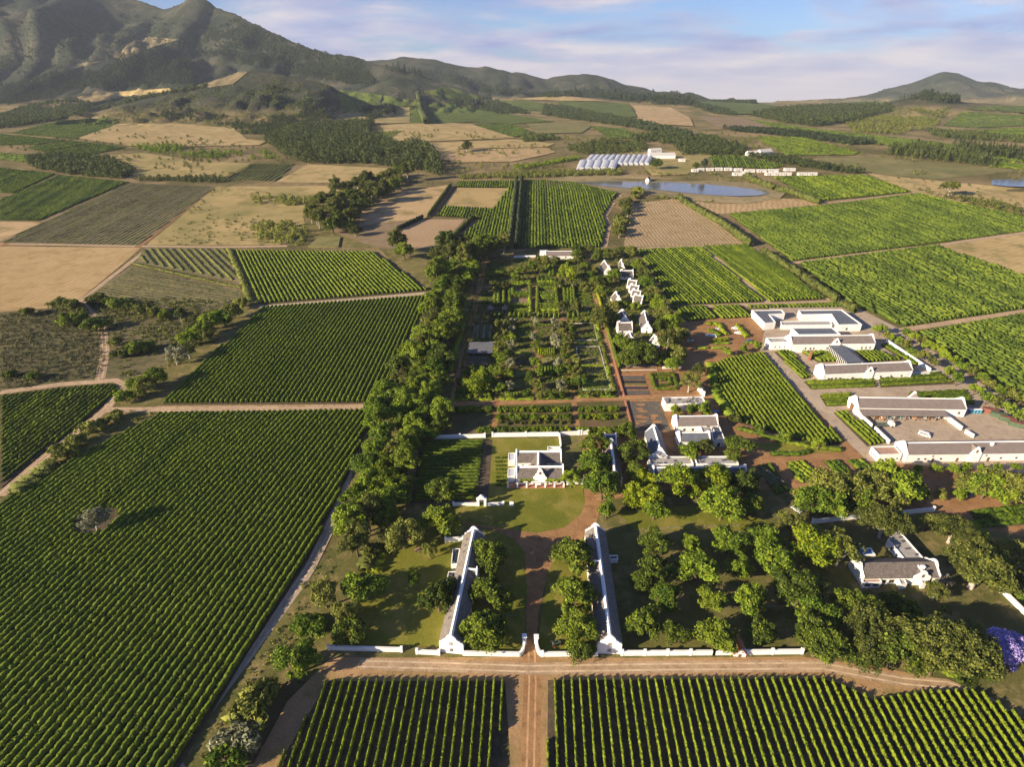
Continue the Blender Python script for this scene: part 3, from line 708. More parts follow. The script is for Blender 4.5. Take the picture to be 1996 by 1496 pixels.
Q = sheet('vineyard_floor', V_C1, M['vine_soil']); field_rows(Q, toward(950, 440), 3.0, 2.1, 2.1, M['vine_mid'], 'vineyard left of the twin tall hedges, wrapped around the pale square field', 11, step=1.8, leaves=1.2, leaf=1.1, name='vineyard', cat='vineyard', jag=0.7)
Q = sheet('vineyard_floor', V_C2, M['vine_soil']); field_rows(Q, toward(1080, 440), 3.0, 2.1, 2.1, M['vine_mid'], 'square vineyard between the twin tall hedges and the pale winding path', 12, step=1.8, leaves=1.2, leaf=1.1, name='vineyard', cat='vineyard', jag=0.7)
Q = sheet('vineyard_floor', [(1242,488),(1364,482),(1490,590),(1312,597)], M['vine_soil']); field_rows(Q, R_ANG, 2.7, 1.5, 2.0, M['vine_mid'], 'larger half of the split vineyard beside the cottages', 13, step=1.2, leaves=3, leaf=0.7, name='vineyard', cat='vineyard', jag=0.6)
Q = sheet('vineyard_floor', [(1371,481),(1453,478),(1612,584),(1500,590)], M['vine_soil']); field_rows(Q, R_ANG, 2.7, 1.5, 2.0, M['vine_mid'], 'narrower half of the split vineyard beside the windbreak', 14, step=1.2, leaves=3, leaf=0.7, name='vineyard', cat='vineyard', jag=0.6)
Q = sheet('vineyard_floor', [(1310,599),(1372,597),(1398,624),(1338,630)], M['vine_soil']); field_rows(Q, R_ANG, 2.7, 1.5, 2.0, M['vine'], 'small shaded vine plot below the split vineyard, beside the cottage trees', 15, step=1.2, leaves=4, leaf=0.6, name='vineyard', cat='vineyard')
Q = sheet('vineyard_floor', [(1384,597),(1436,596),(1464,621),(1404,625)], M['vine_soil']); field_rows(Q, R_ANG, 2.7, 1.5, 2.0, M['vine_mid'], 'small sunny vine plot left of the white flat roofed cellar', 16, step=1.2, leaves=4, leaf=0.6, name='vineyard', cat='vineyard')
Q = sheet('vineyard_floor', [(1440,596),(1640,590),(1655,601),(1470,603)], M['young']); field_rows(Q, R_ANG, 2.7, 1.0, 1.5, M['vine_mid'], 'thin sparse vine strip behind the flat roofed cellar buildings', 17, step=1.2, leaves=4, leaf=0.6, name='vineyard', cat='vineyard', gaps=0.2)
Q = sheet('vineyard_floor', [(1505,346),(1685,343),(1778,375),(1600,393)], M['green_field']); field_rows(Q, ((1510,348),(1600,390)), 3.4, 2.2, 2.2, M['vine_mid'], 'green block of vines behind the windbreak, right of the dam', 18, step=2.2, leaves=0.8, leaf=1.3, name='vineyard', cat='vineyard', jag=0.7, gaps=0.06)
Q = sheet('vineyard_floor', [(1420,418),(1610,401),(1780,379),(1996,424),(2080,442),(1996,453),(1545,511)], M['green_field']); field_rows(Q, R_ANG, 2.9, 2.0, 2.0, M['vine_far'], 'large bright green orchard block under the dry pasture with the umbrella tree', 19, step=1.6, leaves=1.4, leaf=.9, name='orchard_rows', cat='orchard', jag=0.6, gaps=0.07)
Q = sheet('vineyard_floor', [(1556,515),(1822,481),(1996,541),(2080,575),(1996,604),(1762,640),(1650,588)], M['green_field']); field_rows(Q, R_ANG, 3.6, 2.5, 2.8, M['vine_far'], 'tall leafy orchard block between the two pale diagonal tracks', 20, step=1.6, leaves=3.0, leaf=.9, name='orchard_rows', cat='orchard', jag=0.75, gaps=0.03)
Q = sheet('vineyard_floor', [(1785,650),(1996,613),(2080,600),(2080,780),(1996,768),(1940,745)], M['green_field']); field_rows(Q, R_ANG, 3.6, 2.2, 2.6, M['vine_far'], 'orchard rows at the right edge beside the tree lined drive', 21, step=1.3, leaves=3, leaf=0.9, name='orchard_rows', cat='orchard', jag=0.8, gaps=0.03)
walk('track', [(1540,514),(1700,493),(1830,478),(1996,454),(2080,442)], [(1752,645),(1870,627),(1996,608),(2080,596)], [(1335,392),(1460,480),(1560,548),(1640,598),(1700,628)], [(1240,485),(1455,478)], [(1310,600),(1480,594),(1650,588)], [(1598,398),(1778,377)], [(1371,482),(1500,592)], w=6)
walk('gravel', [(1682,340),(1780,376),(1900,403),(2050,436)], w=6, name='road')

# ------------------------------------------------------------------ estate ground
sheet('rough_ground', [(885,488),(1240,482),(1320,600),(1480,690),(1690,900),(2060,920),(2200,1200),(2060,1440),(1850,1342),(1600,1310),(560,1330),(380,1520),(350,1480),(640,1080),(715,830),(760,760),(840,600)], M['rough_grass'])
sheet('yard', [(1200,690),(1330,628),(1470,612),(1510,690),(1690,900),(1996,915),(2060,940),(2060,1060),(1700,990),(1480,955),(1260,960),(1140,985),(1135,850),(1215,800)], M['red_earth'])
sheet('yard', [(1500,600),(1650,590),(1760,645),(1930,760),(2080,850),(2080,930),(1690,900),(1480,690)], M['gravel'])
sheet('garden_soil', [(934,504),(1146,502),(1205,772),(880,786)], M['garden_soil'])
sheet('garden_soil', [(850,792),(1220,780),(1240,850),(830,852)], M['garden_soil'])
walk('red_earth', [(826,790),(1000,784),(1200,776),(1400,772)], w=6.5, name='garden_path')
walk('red_earth', [(884,788),(912,665),(935,560),(946,500)], [(1212,776),(1190,690),(1160,570),(1146,505)], w=5, name='garden_path')
walk('red_earth', [(962,852),(968,790),(986,640),(1000,492)], [(1128,850),(1118,780),(1098,640),(1080,500)], [(1041,785),(1040,640),(1039,500)], w=2.6, name='garden_path')
walk('red_earth', [(930,560),(1150,558)], [(915,628),(1165,625)], [(905,690),(1180,690)], [(895,722),(1190,718)], w=2.6, name='garden_path')
LAWN = [(955,856),(1087,856),(1092,882),(1100,945),(1135,948),(1141,982),(1131,1005),(1100,1030),(1047,1041),(985,1033),(905,1020),(886,1005),(884,986),(948,984)]
sheet('lawn', LAWN, M['grass_lawn'])
sheet('lawn', [(800,1042),(905,1026),(895,1080),(860,1262),(700,1262),(640,1258),(690,1180),(715,1110),(755,1062)], M['grass_lawn'])
sheet('lawn', [(940,1035),(965,1035),(1003,1053),(1023,1079),(1027,1152),(1021,1270),(900,1270)], M['grass_lawn'])
sheet('lawn', [(1068,1118),(1090,1072),(1130,1055),(1160,1038),(1195,1272),(1046,1272)], M['grass_lawn'])
sheet('lawn', [(1200,1000),(1370,985),(1470,1010),(1560,1035),(1240,1035)], M['grass_lawn'])
sheet('orchard_floor', [(1180,1040),(1560,1040),(1650,1100),(1690,1280),(1200,1276)], ground_mat('orchard_grass', (0.09,0.092,0.025), (0.14,0.13,0.036), (0.21,0.165,0.07), 0.04, 0.13, fine=0.5))
DRIVE = [(1025,1275),(1027,1152),(1023,1079),(1003,1053),(965,1035),(905,1022),(905,1019),(985,1033),(1047,1041),(1100,1030),(1131,1005),(1141,982),(1137,946),(1162,944),(1172,975),(1166,1010),(1158,1033),(1130,1055),(1090,1072),(1068,1118),(1050,1195),(1043,1275)]
sheet('drive', DRIVE, M['red_earth'])
walk('red_earth', [(1160,972),(1200,966),(1300,950),(1420,920)], w=5, name='drive')
sheet('front_track', [(490,1500),(560,1370),(645,1284),(860,1284),(1030,1282),(1250,1285),(1560,1282),(1700,1300),(1850,1330),(1996,1400),(2080,1460),(2080,1500),(1960,1380),(1890,1345),(1700,1366),(1650,1340),(1600,1325),(1068,1328),(1066,1560),(1000,1560),(984,1329),(640,1330),(545,1490),(480,1580)], ground_mat('sandy_front_track', (0.31,0.185,0.09), (0.40,0.25,0.125), (0.22,0.165,0.065), 0.03, 0.12, fine=0.45))
walk('red_earth', [(1036,1270),(1038,1330),(1035,1440),(1032,1570)], w=5.2, name='drive')
walk('track', [(700,1296),(860,1300),(1030,1306),(1300,1302),(1600,1300),(1760,1330),(1850,1338),(1930,1372),(2020,1435)], w=4, name='drive')
sheet('dirt_path', [(950,858),(960,858),(951,980),(934,980)], M['vine_soil_dark'])
# ------------------------------------------------------------------ vineyards
V_BIG = [(0,985),(150,895),(318,806),(728,800),(690,905),(600,1095),(480,1280),(352,1496),(320,1560),(-150,1560),(-150,1070)]
Q = sheet('vineyard_floor', V_BIG, M['vine_soil'])
tc = G(190, 1018)
field_rows(Q, ((590,1028),(714,845)), 2.5, 1.55, 2.0, M['vine'], '', 1, step=0.7, leaves=20, leaf=0.36, individual='vine row from the sandy track in the big left vineyard',
           group='vine rows of the big vineyard at left', gaps=0.045, jag=0.34, holes=[(tc[0], tc[1], 7.5)])
Q = sheet('vineyard_floor', [(316,790),(512,600),(838,577),(735,788)], M['vine_soil'])
field_rows(Q, toward(600, 700), 2.6, 1.5, 2.0, M['vine'], '', 2, step=0.9, leaves=13, leaf=0.42, individual='vine row from the dark tree belt in the middle left vineyard',
           group='vine rows of the middle vineyard at left', gaps=0.03, jag=0.32)
Q = sheet('vineyard_floor', [(455,489),(726,492),(833,568),(510,594)], M['vine_soil'])
field_rows(Q, ((470,500),(512,590)), 3.0, 1.6, 2.0, M['vine_mid'], '', 3, step=1.2, leaves=5, leaf=0.6, individual='-vine row from the grassy ditch in the trapezoid vineyard beyond the middle one',
           group='vine rows of the trapezoid vineyard', jag=0.5)
Q = sheet('vineyard_floor', [(0,772),(120,757),(222,748),(234,756),(190,800),(85,882),(0,955)], M['vine_soil'])
field_rows(Q, toward(100, 850), 2.6, 1.1, 1.2, M['vine_mid'], 'low patchy young vines in the small vineyard at the left edge beside the grey bushes', 4, step=0.9, leaves=6, leaf=0.5, gaps=0.25, jag=0.8, name='vineyard', cat='vineyard')
Q = sheet('vineyard_floor', [(640,1330),(984,1330),(968,1500),(964,1560),(490,1560),(545,1490)], M['vine_soil_dark'])
field_rows(Q, toward(800, 1450), 2.45, 0.5, 1.95, M['vine_bright'], '', 5, step=0.5, leaves=34, leaf=0.3, individual='vine row from the red central drive in the front left block',
           group='vine rows of the front left block', gaps=.05, jag=0.6, trim=0.2)
Q = sheet('vineyard_floor', [(1068,1328),(1600,1326),(1650,1345),(1700,1366),(1800,1352),(1900,1348),(1960,1385),(2060,1440),(2200,1560),(1066,1560)], M['vine_soil_dark'])
field_rows(Q, toward(1400, 1450), 2.45, 0.5, 1.95, M['vine_bright'], '', 6, step=0.5, leaves=34, leaf=0.3, individual='-vine row from the red central drive in the front right block',
           group='vine rows of the front right block', gaps=.05, jag=0.6, trim=0.2)
Q = sheet('vineyard_floor', [(822,860),(946,857),(934,978),(800,984)], M['vine_soil_dark'])
field_rows(Q, ((822,920),(946,918)), 2.2, 1.0, 1.5, M['vine'], '', 7, step=0.8, leaves=10, leaf=0.4, individual='vine row from the white garden gate in the shaded plot beside the manor',
           group='vine rows of the shaded plot beside the manor', jag=0.5)
WEDGE = [(1388,712),(1420,698),(1484,688),(1641,868),(1600,872),(1541,857),(1440,826),(1405,780)]
Q = sheet('vineyard_floor', WEDGE, M['vine_soil_dark'])
field_rows(Q, ((1490,690),(1636,864)), 2.35, 1.25, 2.0, M['vine_mid'], '', 8, step=0.8, leaves=14, leaf=0.42, individual='vine row from the gravel road in the wedge vineyard left of the winery',
           group='vine rows of the wedge vineyard', jag=0.5)
for i, (lb, poly, pd) in enumerate([
    ('short vine strip between the gravel road and the glass bridge cellar', [(1508,687),(1540,684),(1582,738),(1564,741)], ((1510,690),(1565,740))),
    ('vine plot with the square brick chimney between the two long cellars', [(1552,682),(1612,680),(1650,706),(1595,708)], ((1552,684),(1595,707))),
    ('shaded vine plot right of the glass bridge between the two long cellars', [(1660,680),(1700,682),(1760,704),(1690,708)], ((1660,682),(1690,706))),
    ('narrow vine strip inside the long white wall right of the cellar', [(1714,674),(1730,672),(1795,712),(1780,716)], ((1716,675),(1782,715))),
    ('left half of the vine strip in front of the long white cellar', [(1566,745),(1702,738),(1708,756),(1580,760)], ((1570,752),(1700,747))),
    ('right half of the vine strip in front of the long white cellar', [(1712,738),(1830,730),(1862,750),(1716,757)], ((1715,748),(1850,740))),
    ('vine strip behind the barn with the open veranda', [(1597,772),(1660,769),(1655,792),(1610,794)], ((1600,782),(1650,780))),
    ('vine strip along the gravel road left of the farm yard', [(1624,806),(1648,803),(1730,865),(1690,872)], ((1626,808),(1692,870))),
    ('dark vine strip behind the long veranda barn roof', [(1770,768),(1880,763),(1900,790),(1780,790)], ((1775,780),(1885,775)))]):
    Q = sheet('vineyard_floor', poly, M['vine_soil']); field_rows(Q, pd, 2.3, 1.2, 1.8, M['vine_mid'], lb, 40 + i, step=0.9, leaves=6, leaf=0.5, name='vineyard', cat='vineyard', trim=0.3)
# young vines and bush rows beyond the stubble
Q = GP([(0,474),(250,357),(421,364),(270,479)]); sheet('vineyard_floor', [(0,474),(250,357),(421,364),(270,479)], M['young'])
field_rows(Q, ((60,474),(300,362)), 4.4, .8, .8, M['olive'], 'grey green young vineyard below the pale green field at far left', 60, step=2.0, leaves=1.0, leaf=0.7, name='vineyard', cat='vineyard', gaps=0.4, jag=1.0)
Q = sheet('vineyard_floor', [(0,391),(116,342),(251,355),(75,431),(0,430)], M['green_field'])
field_rows(Q, ((10,428),(150,345)), 3.4, 2.6, 1.5, M['vine_far'], 'smooth bright green field at the left edge above the young vineyard', 61, step=3, leaves=0.5, leaf=1.3, name='vineyard', cat='vineyard', jag=0.5)
Q = GP([(281,485),(438,486),(468,550),(268,511)])
field_rows(Q, ((300,487),(330,524)), 5.0, 2.0, 0.9, M['olive'], 'grey green herb beds in wide stripes under the red farm track', 62, step=1.2, leaves=3, leaf=0.6, name='herb_bed', cat='herb field', jag=0.6)
Q = GP([(258,522),(468,568),(464,584),(372,602),(245,578),(172,578)])
field_rows(Q, ((240,560),(420,590)), 3.6, 1.2, 0.7, M['scrub'], 'dark purple grey low vines in the triangular field beside the dark bushes', 63, step=1.4, leaves=2, leaf=0.6, name='vineyard', cat='vineyard', gaps=0.3, jag=0.9)
Q = sheet('vineyard_floor', [(435,351),(491,320),(575,320),(537,354)], M['olive_field'])
field_rows(Q, ((440,350),(500,320)), 6, 2.0, 1.4, M['reed'], 'pale striped young vineyard left of the dry field at mid distance', 64, step=3, leaves=0.4, leaf=1.3, name='vineyard', cat='vineyard', gaps=0.1)
# ------------------------------------------------------------------ trees
def crown_np(rng, vz, clumps, per, leaf, cr=(0.26, 0.42), low=-0.55, flat=1.0, hollow=0.55, drop=0.0):
    """leaf faces on clumps spread through an ellipsoid of radius 1 and half-height vz, centred on 0"""
    Cs = []
    while len(Cs) < clumps:
        p = rng.normal(size=3); p /= np.linalg.norm(p)
        if p[2] < low: continue
        p = p * rng.uniform(hollow, 0.94)
        p[2] *= vz * flat; Cs.append(p)
    V = []
    for c in Cs:
        r = rng.uniform(*cr)
        m = int(per * rng.uniform(0.7, 1.2))
        o = rng.normal(size=(m, 3)); o /= np.linalg.norm(o, axis=1)[:, None]
        o[:, 2] = np.where(rng.random(m) < 0.55, np.abs(o[:, 2]), o[:, 2])
        rad = r * rng.uniform(0.55, 1.08, m)
        P = c + o * rad[:, None] * np.array([1, 1, 0.85])
        if drop: P[:, 2] -= drop * rng.random(m) ** 2
        V.append(quads(P, leaf * rng.uniform(0.6, 1.4, m), rng, out=o, bias=0.45))
    V = np.concatenate(V)
    return V, np.arange(len(V)).reshape(-1, 4)
# kind: crown half-height, crown-centre height (both in crown radii), clumps, leaves per clump, leaf size ...
KINDS = {
    'oak':    dict(vz=0.80, hc=1.05, clumps=50, per=140, leaf=0.085, cr=(.15, .40)),
    'spread': dict(vz=0.50, hc=1.00, clumps=60, per=120, leaf=0.085, low=-0.2, cr=(.2, .34)),
    'giant':  dict(vz=0.58, hc=0.95, clumps=130, per=150, leaf=0.050, low=-0.2, cr=(.13, .24), hollow=.35),
    'tall':   dict(vz=1.35, hc=1.85, clumps=66, per=110, leaf=0.10, cr=(.22, .36)),
    'airy':   dict(vz=0.95, hc=1.35, clumps=44, per=90, leaf=0.085, cr=(0.16, 0.30)),
    'young':  dict(vz=0.95, hc=1.4, clumps=26, per=90, leaf=0.135, cr=(0.26, 0.42)),
    'bush':   dict(vz=0.72, hc=0.55, clumps=26, per=62, leaf=0.16, low=-0.1),
    'umbrella': dict(vz=0.30, hc=1.15, clumps=40, per=64, leaf=0.11, low=-0.05),
    'conifer': dict(vz=1.6, hc=1.75, clumps=40, per=60, leaf=0.17, cr=(0.25, 0.4)),
    'shrub':  dict(vz=0.85, hc=0.75, clumps=20, per=64, leaf=0.18, cr=(0.28, 0.45)),
    'willow': dict(vz=0.9, hc=1.1, clumps=46, per=80, leaf=0.12, drop=0.55),
}
_proto = {}
def proto(kind, mat, v):
    key = (kind, mat, v)
    if key in _proto: return _proto[key]
    K = KINDS[kind]; rng = np.random.default_rng(abs(hash(kind)) % 1000 + v * 17 if False else sum(map(ord, kind)) + v * 17)
    V, F = crown_np(rng, K['vz'], K['clumps'], K['per'], K['leaf'], K.get('cr', (0.26, 0.42)), K.get('low', -0.55), hollow=K.get('hollow', 0.5), drop=K.get('drop', 0))
    # lop-sided outline
    a = np.arctan2(V[:, 1], V[:, 0]); ph = rng.uniform(0, 6.28, 3)
    V[:, :2] *= (1 + 0.14 * np.sin(2 * a + ph[0]) + 0.11 * np.sin(3 * a + ph[1]) + 0.06 * np.sin(5 * a + ph[2]))[:, None]
    V[:, 2] += K['hc']
    cm = mesh_np('crown', V, [F], M[mat])
    b = MB(); r0 = 0.075; top = K['hc'] + 0.2 * K['vz']
    b.tube([(0, 0, -0.1), (0.02, 0.01, 0.25 * top), (-0.02, 0.03, 0.6 * top), (0.03, 0, top)], [r0 * 1.3, r0, r0 * .8, r0 * .3], 7)
    for k in range(5):
        t = 2 * math.pi * k / 5 + rng.uniform(0, .8); z0 = top * rng.uniform(0.35, 0.6); q = rng.uniform(0.45, 0.7)
        b.tube([(0, 0, z0), (0.3 * math.cos(t), 0.3 * math.sin(t), z0 + 0.25 * K['hc']), (q * math.cos(t), q * math.sin(t), z0 + 0.5 * K['hc'])], [r0 * .6, r0 * .42, r0 * .15], 5)
    tm = bpy.data.meshes.new('trunk'); tm.from_pydata(b.v, [], b.f); tm.materials.append(M['bark_pale'] if mat in ('gum', 'silver') else M['bark'])
    _proto[key] = (cm, tm); return _proto[key]
_trng = random.Random(5)
def tree(px, py, rpx, kind, mat, label, cat, group=None, name='tree', squash=1.0, world=None, R=None):
    K = KINDS[kind]
    if world is None:
        P = G(px, py); R_ = rpx * m_per_px(P)
        for _ in range(2):
            P = G(px, py, K['hc'] * R_ * squash); R_ = rpx * m_per_px(P)
        x, y = P[0], P[1]
    else: (x, y), R_ = world, R
    z = float(height(np.array([x]), np.array([y]))[0])
    e = empty(name, (x, y, z - 0.05), _trng.uniform(0, 6.28)); e.scale = (R_ * _trng.uniform(0.94, 1.06), R_ * _trng.uniform(0.94, 1.06), R_ * squash)
    cm, tm = proto(kind, mat, _trng.randrange(5))
    link(bpy.data.objects.new('crown', cm), e); link(bpy.data.objects.new('trunk', tm), e)
    tag(e, label, cat, group)
    return e
def grove(tmpl, cat, group, kind, mats, items, name, order='y', squash=1.0):
    """several trees; the label template takes the ordinal counted along `order` ('y' = from the front, 'x' = from the left)"""
    it = sorted(items, key=(lambda p: -p[1]) if order == 'y' else (lambda p: p[0]))
    for i, p in enumerate(it):
        k = p[3] if len(p) > 3 else kind; m = p[4] if len(p) > 4 else mats[i % len(mats)]
        tree(p[0], p[1], p[2], k, m, tmpl.format(o=ordinal(i + 1)), cat, group, name, squash)
def scatter(poly, n, rmin, rmax, seed, mind=0.75, avoid=()):
    """well spread random photo positions inside a ground polygon; returns world (x, y, R)"""
    Q = GP(poly, 2); rg = random.Random(seed); out = []
    x0, y0 = Q[:, 0].min(), Q[:, 1].min(); x1, y1 = Q[:, 0].max(), Q[:, 1].max(); tries = 0
    while len(out) < n and tries < n * 60:
        tries += 1
        x, y = rg.uniform(x0, x1), rg.uniform(y0, y1)
        if not inside(Q, np.array([x]), np.array([y]))[0]: continue
        r = rg.uniform(rmin, rmax)
        if any((x - a) ** 2 + (y - b) ** 2 < (r * .9 + c) ** 2 for a, b, c in avoid): continue
        if any((x - a) ** 2 + (y - b) ** 2 < ((r + c) * mind) ** 2 for a, b, c in out): continue
        out.append((x, y, r))
    return out
def wood(tmpl, cat, group, kinds, poly, n, rmin, rmax, seed, name='tree', mind=0.72, order='y', avoid=()):
    rg = random.Random(seed + 1); it = scatter(poly, n, rmin, rmax, seed, mind, avoid)
    it.sort(key=(lambda p: p[1]) if order == 'y' else (lambda p: p[0] / p[1]))
    for i, (x, y, r) in enumerate(it):
        k, m = rg.choice(kinds)
        tree(0, 0, 0, k, m, tmpl.format(o=ordinal(i + 1)), cat, group, name, rg.uniform(0.9, 1.1), world=(x, y), R=r)
def r7(L): return [(550 + p[0] * .4318, 850 + p[1] * .4318, p[2] * .4318) + tuple(p[3:]) for p in L]
def r8(L, f=1.0): return [(1250 + p[0] * .4317, 850 + p[1] * .4317, p[2] * .4317 * f) + tuple(p[3:]) for p in L]
grove('{o} oak from the front wall beside the right flank of the left barn', 'oak tree', 'oaks along the left barn', 'oak', ['oak'], r7([(905,885,88),(925,700,76),(985,730,56),(950,545,80),(940,850,75)]), 'oak_tree')
grove('{o} oak from the front wall along the left flank of the right barn', 'oak tree', 'oaks along the right barn', 'oak', ['oak'], r7([(1350,975,60),(1325,860,90),(1320,720,92),(1315,545,88)]), 'oak_tree')
for p, k, m, lb in [((705,735,80),'oak','oak','large dark tree pressed against the left flank of the left barn'), ((597,645,38),'airy','green','slender light young tree alone on the lawn left of the left barn'),
                    ((668,520,38),'airy','olive','small round tree in a mulch ring on the lawn near the picnic table'), ((545,445,82),'oak','olive','broad olive green tree between the white picnic lawn and the tree belt'),
                    ((712,385,82),'oak','oak','large dark tree near the far gable of the left barn'), ((722,245,55),'tall','oak','tall dark tree standing inside the shaded vine plot beside the manor'),
                    ((1305,190,42),'airy','green','airy young tree at the right end of the manor porch'), ((1590,265,62),'bright' and 'oak','bright','bright tree left of the first yellow green ones, behind the long white gabled hall'),
                    ((1465,335,38),'young','green','small tree at the lawn corner right of the circular drive')]:
    q = r7([p])[0]; tree(q[0], q[1], q[2], k, m, lb, 'tree', None, 'tree')
grove('{o} tree from the drive in the clump beside the long white gabled hall', 'tree', 'trees left of the long gabled hall', 'oak', ['green','oak'], r7([(1410,35,58),(1405,120,66),(1445,225,76),(1440,150,50)]), 'tree')
grove('{o} tree from the front wall in the ditch clump left of the picnic lawn', 'tree', 'ditch clump trees left of the lawn', 'oak', ['olive','green','silver','green'], r7([(60,1010,92,'oak','green'),(190,705,74,'airy','olive'),(350,690,84,'oak','green'),(290,800,62,'airy','olive'),(310,880,72,'oak','oak'),(120,850,66,'spread','green'),(120,870,55,'bush','green')]), 'tree')
grove('{o} tree from the front in the tall belt left of the shaded plot', 'tree', 'belt trees beside the shaded plot', 'tall', ['green','oak','olive'], r7([(330,460,62,'tall','olive'),(300,390,66,'tall','green'),(385,345,62,'tall','olive'),(430,300,74,'oak','green'),(330,270,60,'oak','green'),(395,215,70,'oak','green'),(505,275,70,'oak','green'),(470,205,66,'oak','bright'),(540,225,60,'oak','oak'),(380,130,60,'oak','green'),(455,135,58,'oak','bright'),(520,125,60,'oak','oak'),(560,100,55,'tall','oak'),(425,60,58,'oak','green'),(500,60,55,'oak','olive'),(560,30,60,'oak','oak'),(470,380,60,'oak','oak')]), 'tree')
grove('{o} orchard oak from the front wall in the shaded orchard', 'oak tree', 'orchard oaks right of the right barn', 'oak', ['green','oak','green'], r8([(60,480,72,'oak','oak'),(225,485,50),(390,475,76),(60,610,84,'oak','oak'),(255,595,90,'oak','green'),(440,597,58),(115,725,68),(310,735,62),(490,735,80),(560,475,84),(612,572,90,'oak','green'),(0,650,52,'oak','oak'),(15,850,78,'oak','oak'),(140,890,60,'oak','oak'),(338,900,88,'oak','oak'),(550,885,72,'oak','oak')], .95), 'oak_tree')
grove('{o} big tree from the front track in the shade wood around the courtyard house', 'tree', 'shade wood around the courtyard house', 'oak', ['oak','gum'], r8([(720,690,104),(790,800,88,'oak','green'),(800,915,124,'giant','oak'),(980,770,100,'giant','oak'),(1050,890,136,'giant','gum'),(1000,985,84),(1270,930,150,'giant','gum'),(1440,960,150,'giant','gum'),(1470,1050,100,'giant','oak'),(1150,960,110,'oak','oak'),(1140,760,54,'bush','oak'),(1215,790,48,'bush','green'),(1330,1020,90,'oak','oak')]), 'tree')
for p, k, m, lb in [((770,495,100),'oak','bright','yellow green tree left of the courtyard house, brightest in the shade wood'), ((905,505,84),'airy','gum','grey green tree at the left corner of the courtyard house'),
                    ((690,405,66),'airy','olive','olive tree near the white wall behind the courtyard house'), ((1100,385,104),'giant','gum','wide grey green tree overhanging the courtyard behind the house'),
                    ((1330,700,46),'airy','gum','small grey bush at the right corner of the courtyard house porch'), ((1300,385,48),'spread','olive','flat crowned small tree with a leaning pale trunk right of the courtyard house'),
                    ((1410,420,90),'giant','gum','flat crowned large tree with a forked pale trunk at right'), ((1490,430,60),'spread','green','outer flat crowned tree right of the forked pale trunk'),
                    ((1530,585,150),'giant','gum','widest dark grey green crown at the right, below the flat crowned trees'), ((1650,650,80),'oak','gum','grey green tree at the right edge above the white garden wall end'),
                    ((1680,525,66),'oak','olive','yellowish olive tree at the right edge above the widest dark crown'), ((1715,690,50),'oak','green','green tree at the right frame edge beside the purple flowering tree'),
                    ((1650,965,96),'giant','jacaranda','purple flowering jacaranda at the lower right edge'), ((1730,960,70),'giant','jacaranda','second, half hidden purple flowering crown at the right edge')]:
    q = r8([p])[0]; tree(q[0], q[1], q[2], k, m, lb, 'tree', None, 'tree')
grove('{o} yellow green tree from the left in front of the flat roofed kitchen wing', 'tree', 'yellow green trees before the kitchen wing', 'oak', ['bright','bright','green'], r8([(180,205,88),(330,190,76),(370,305,90),(40,275,66),(60,335,58,'spread','green'),(505,310,54,'oak','oak'),(470,205,68,'oak','oak'),(10,190,48,'oak','bright')]), 'tree', 'x')
grove('{o} tree from the left in the broad grove below the farm wing', 'tree', 'grove below the winery', 'oak', ['green','olive'], r8([(780,290,80),(860,235,88),(870,310,70),(960,240,84),(1000,280,66),(1060,225,84),(1110,195,90),(1150,270,64),(1190,215,76),(1225,250,56),(1262,250,40),(1355,262,28),(1440,262,30),(1500,215,62),(1560,225,70),(1620,215,76),(1690,235,74),(1650,260,60)]), 'tree', 'x')
grove('{o} small tree from the left along the front of the long winery wing', 'tree', 'small trees along the winery wing', 'young', ['green'], r8([(1250,150,22),(1330,147,22),(1405,145,25),(1465,142,25),(1540,148,22),(1605,140,22),(1690,140,20)]), 'young_tree', 'x')
# avenue of young trees on the right
grove('{o} avenue tree from the front along the gravel drive at the right', 'tree', 'avenue trees along the right drive', 'young', ['green','green','olive'],
      [(1716,641,10),(1729,653,8),(1740,658,8),(1754,666,9),(1768,674,12),(1780,686,10),(1798,692,10),(1817,704,11),(1849,723,11),(1868,737,13),(1901,758,11),(1767,648,9),(1783,656,9),(1797,662,10),(1811,672,10),(1828,682,11),(1843,693,11),(1861,701,10),(1877,713,11),(1897,724,11),(1914,735,10),(1930,746,10),(1950,760,11),(1975,772,12),(1945,785,13),(1968,797,14),(1993,810,14),(1925,775,12),(1993,775,12)], 'avenue_tree')
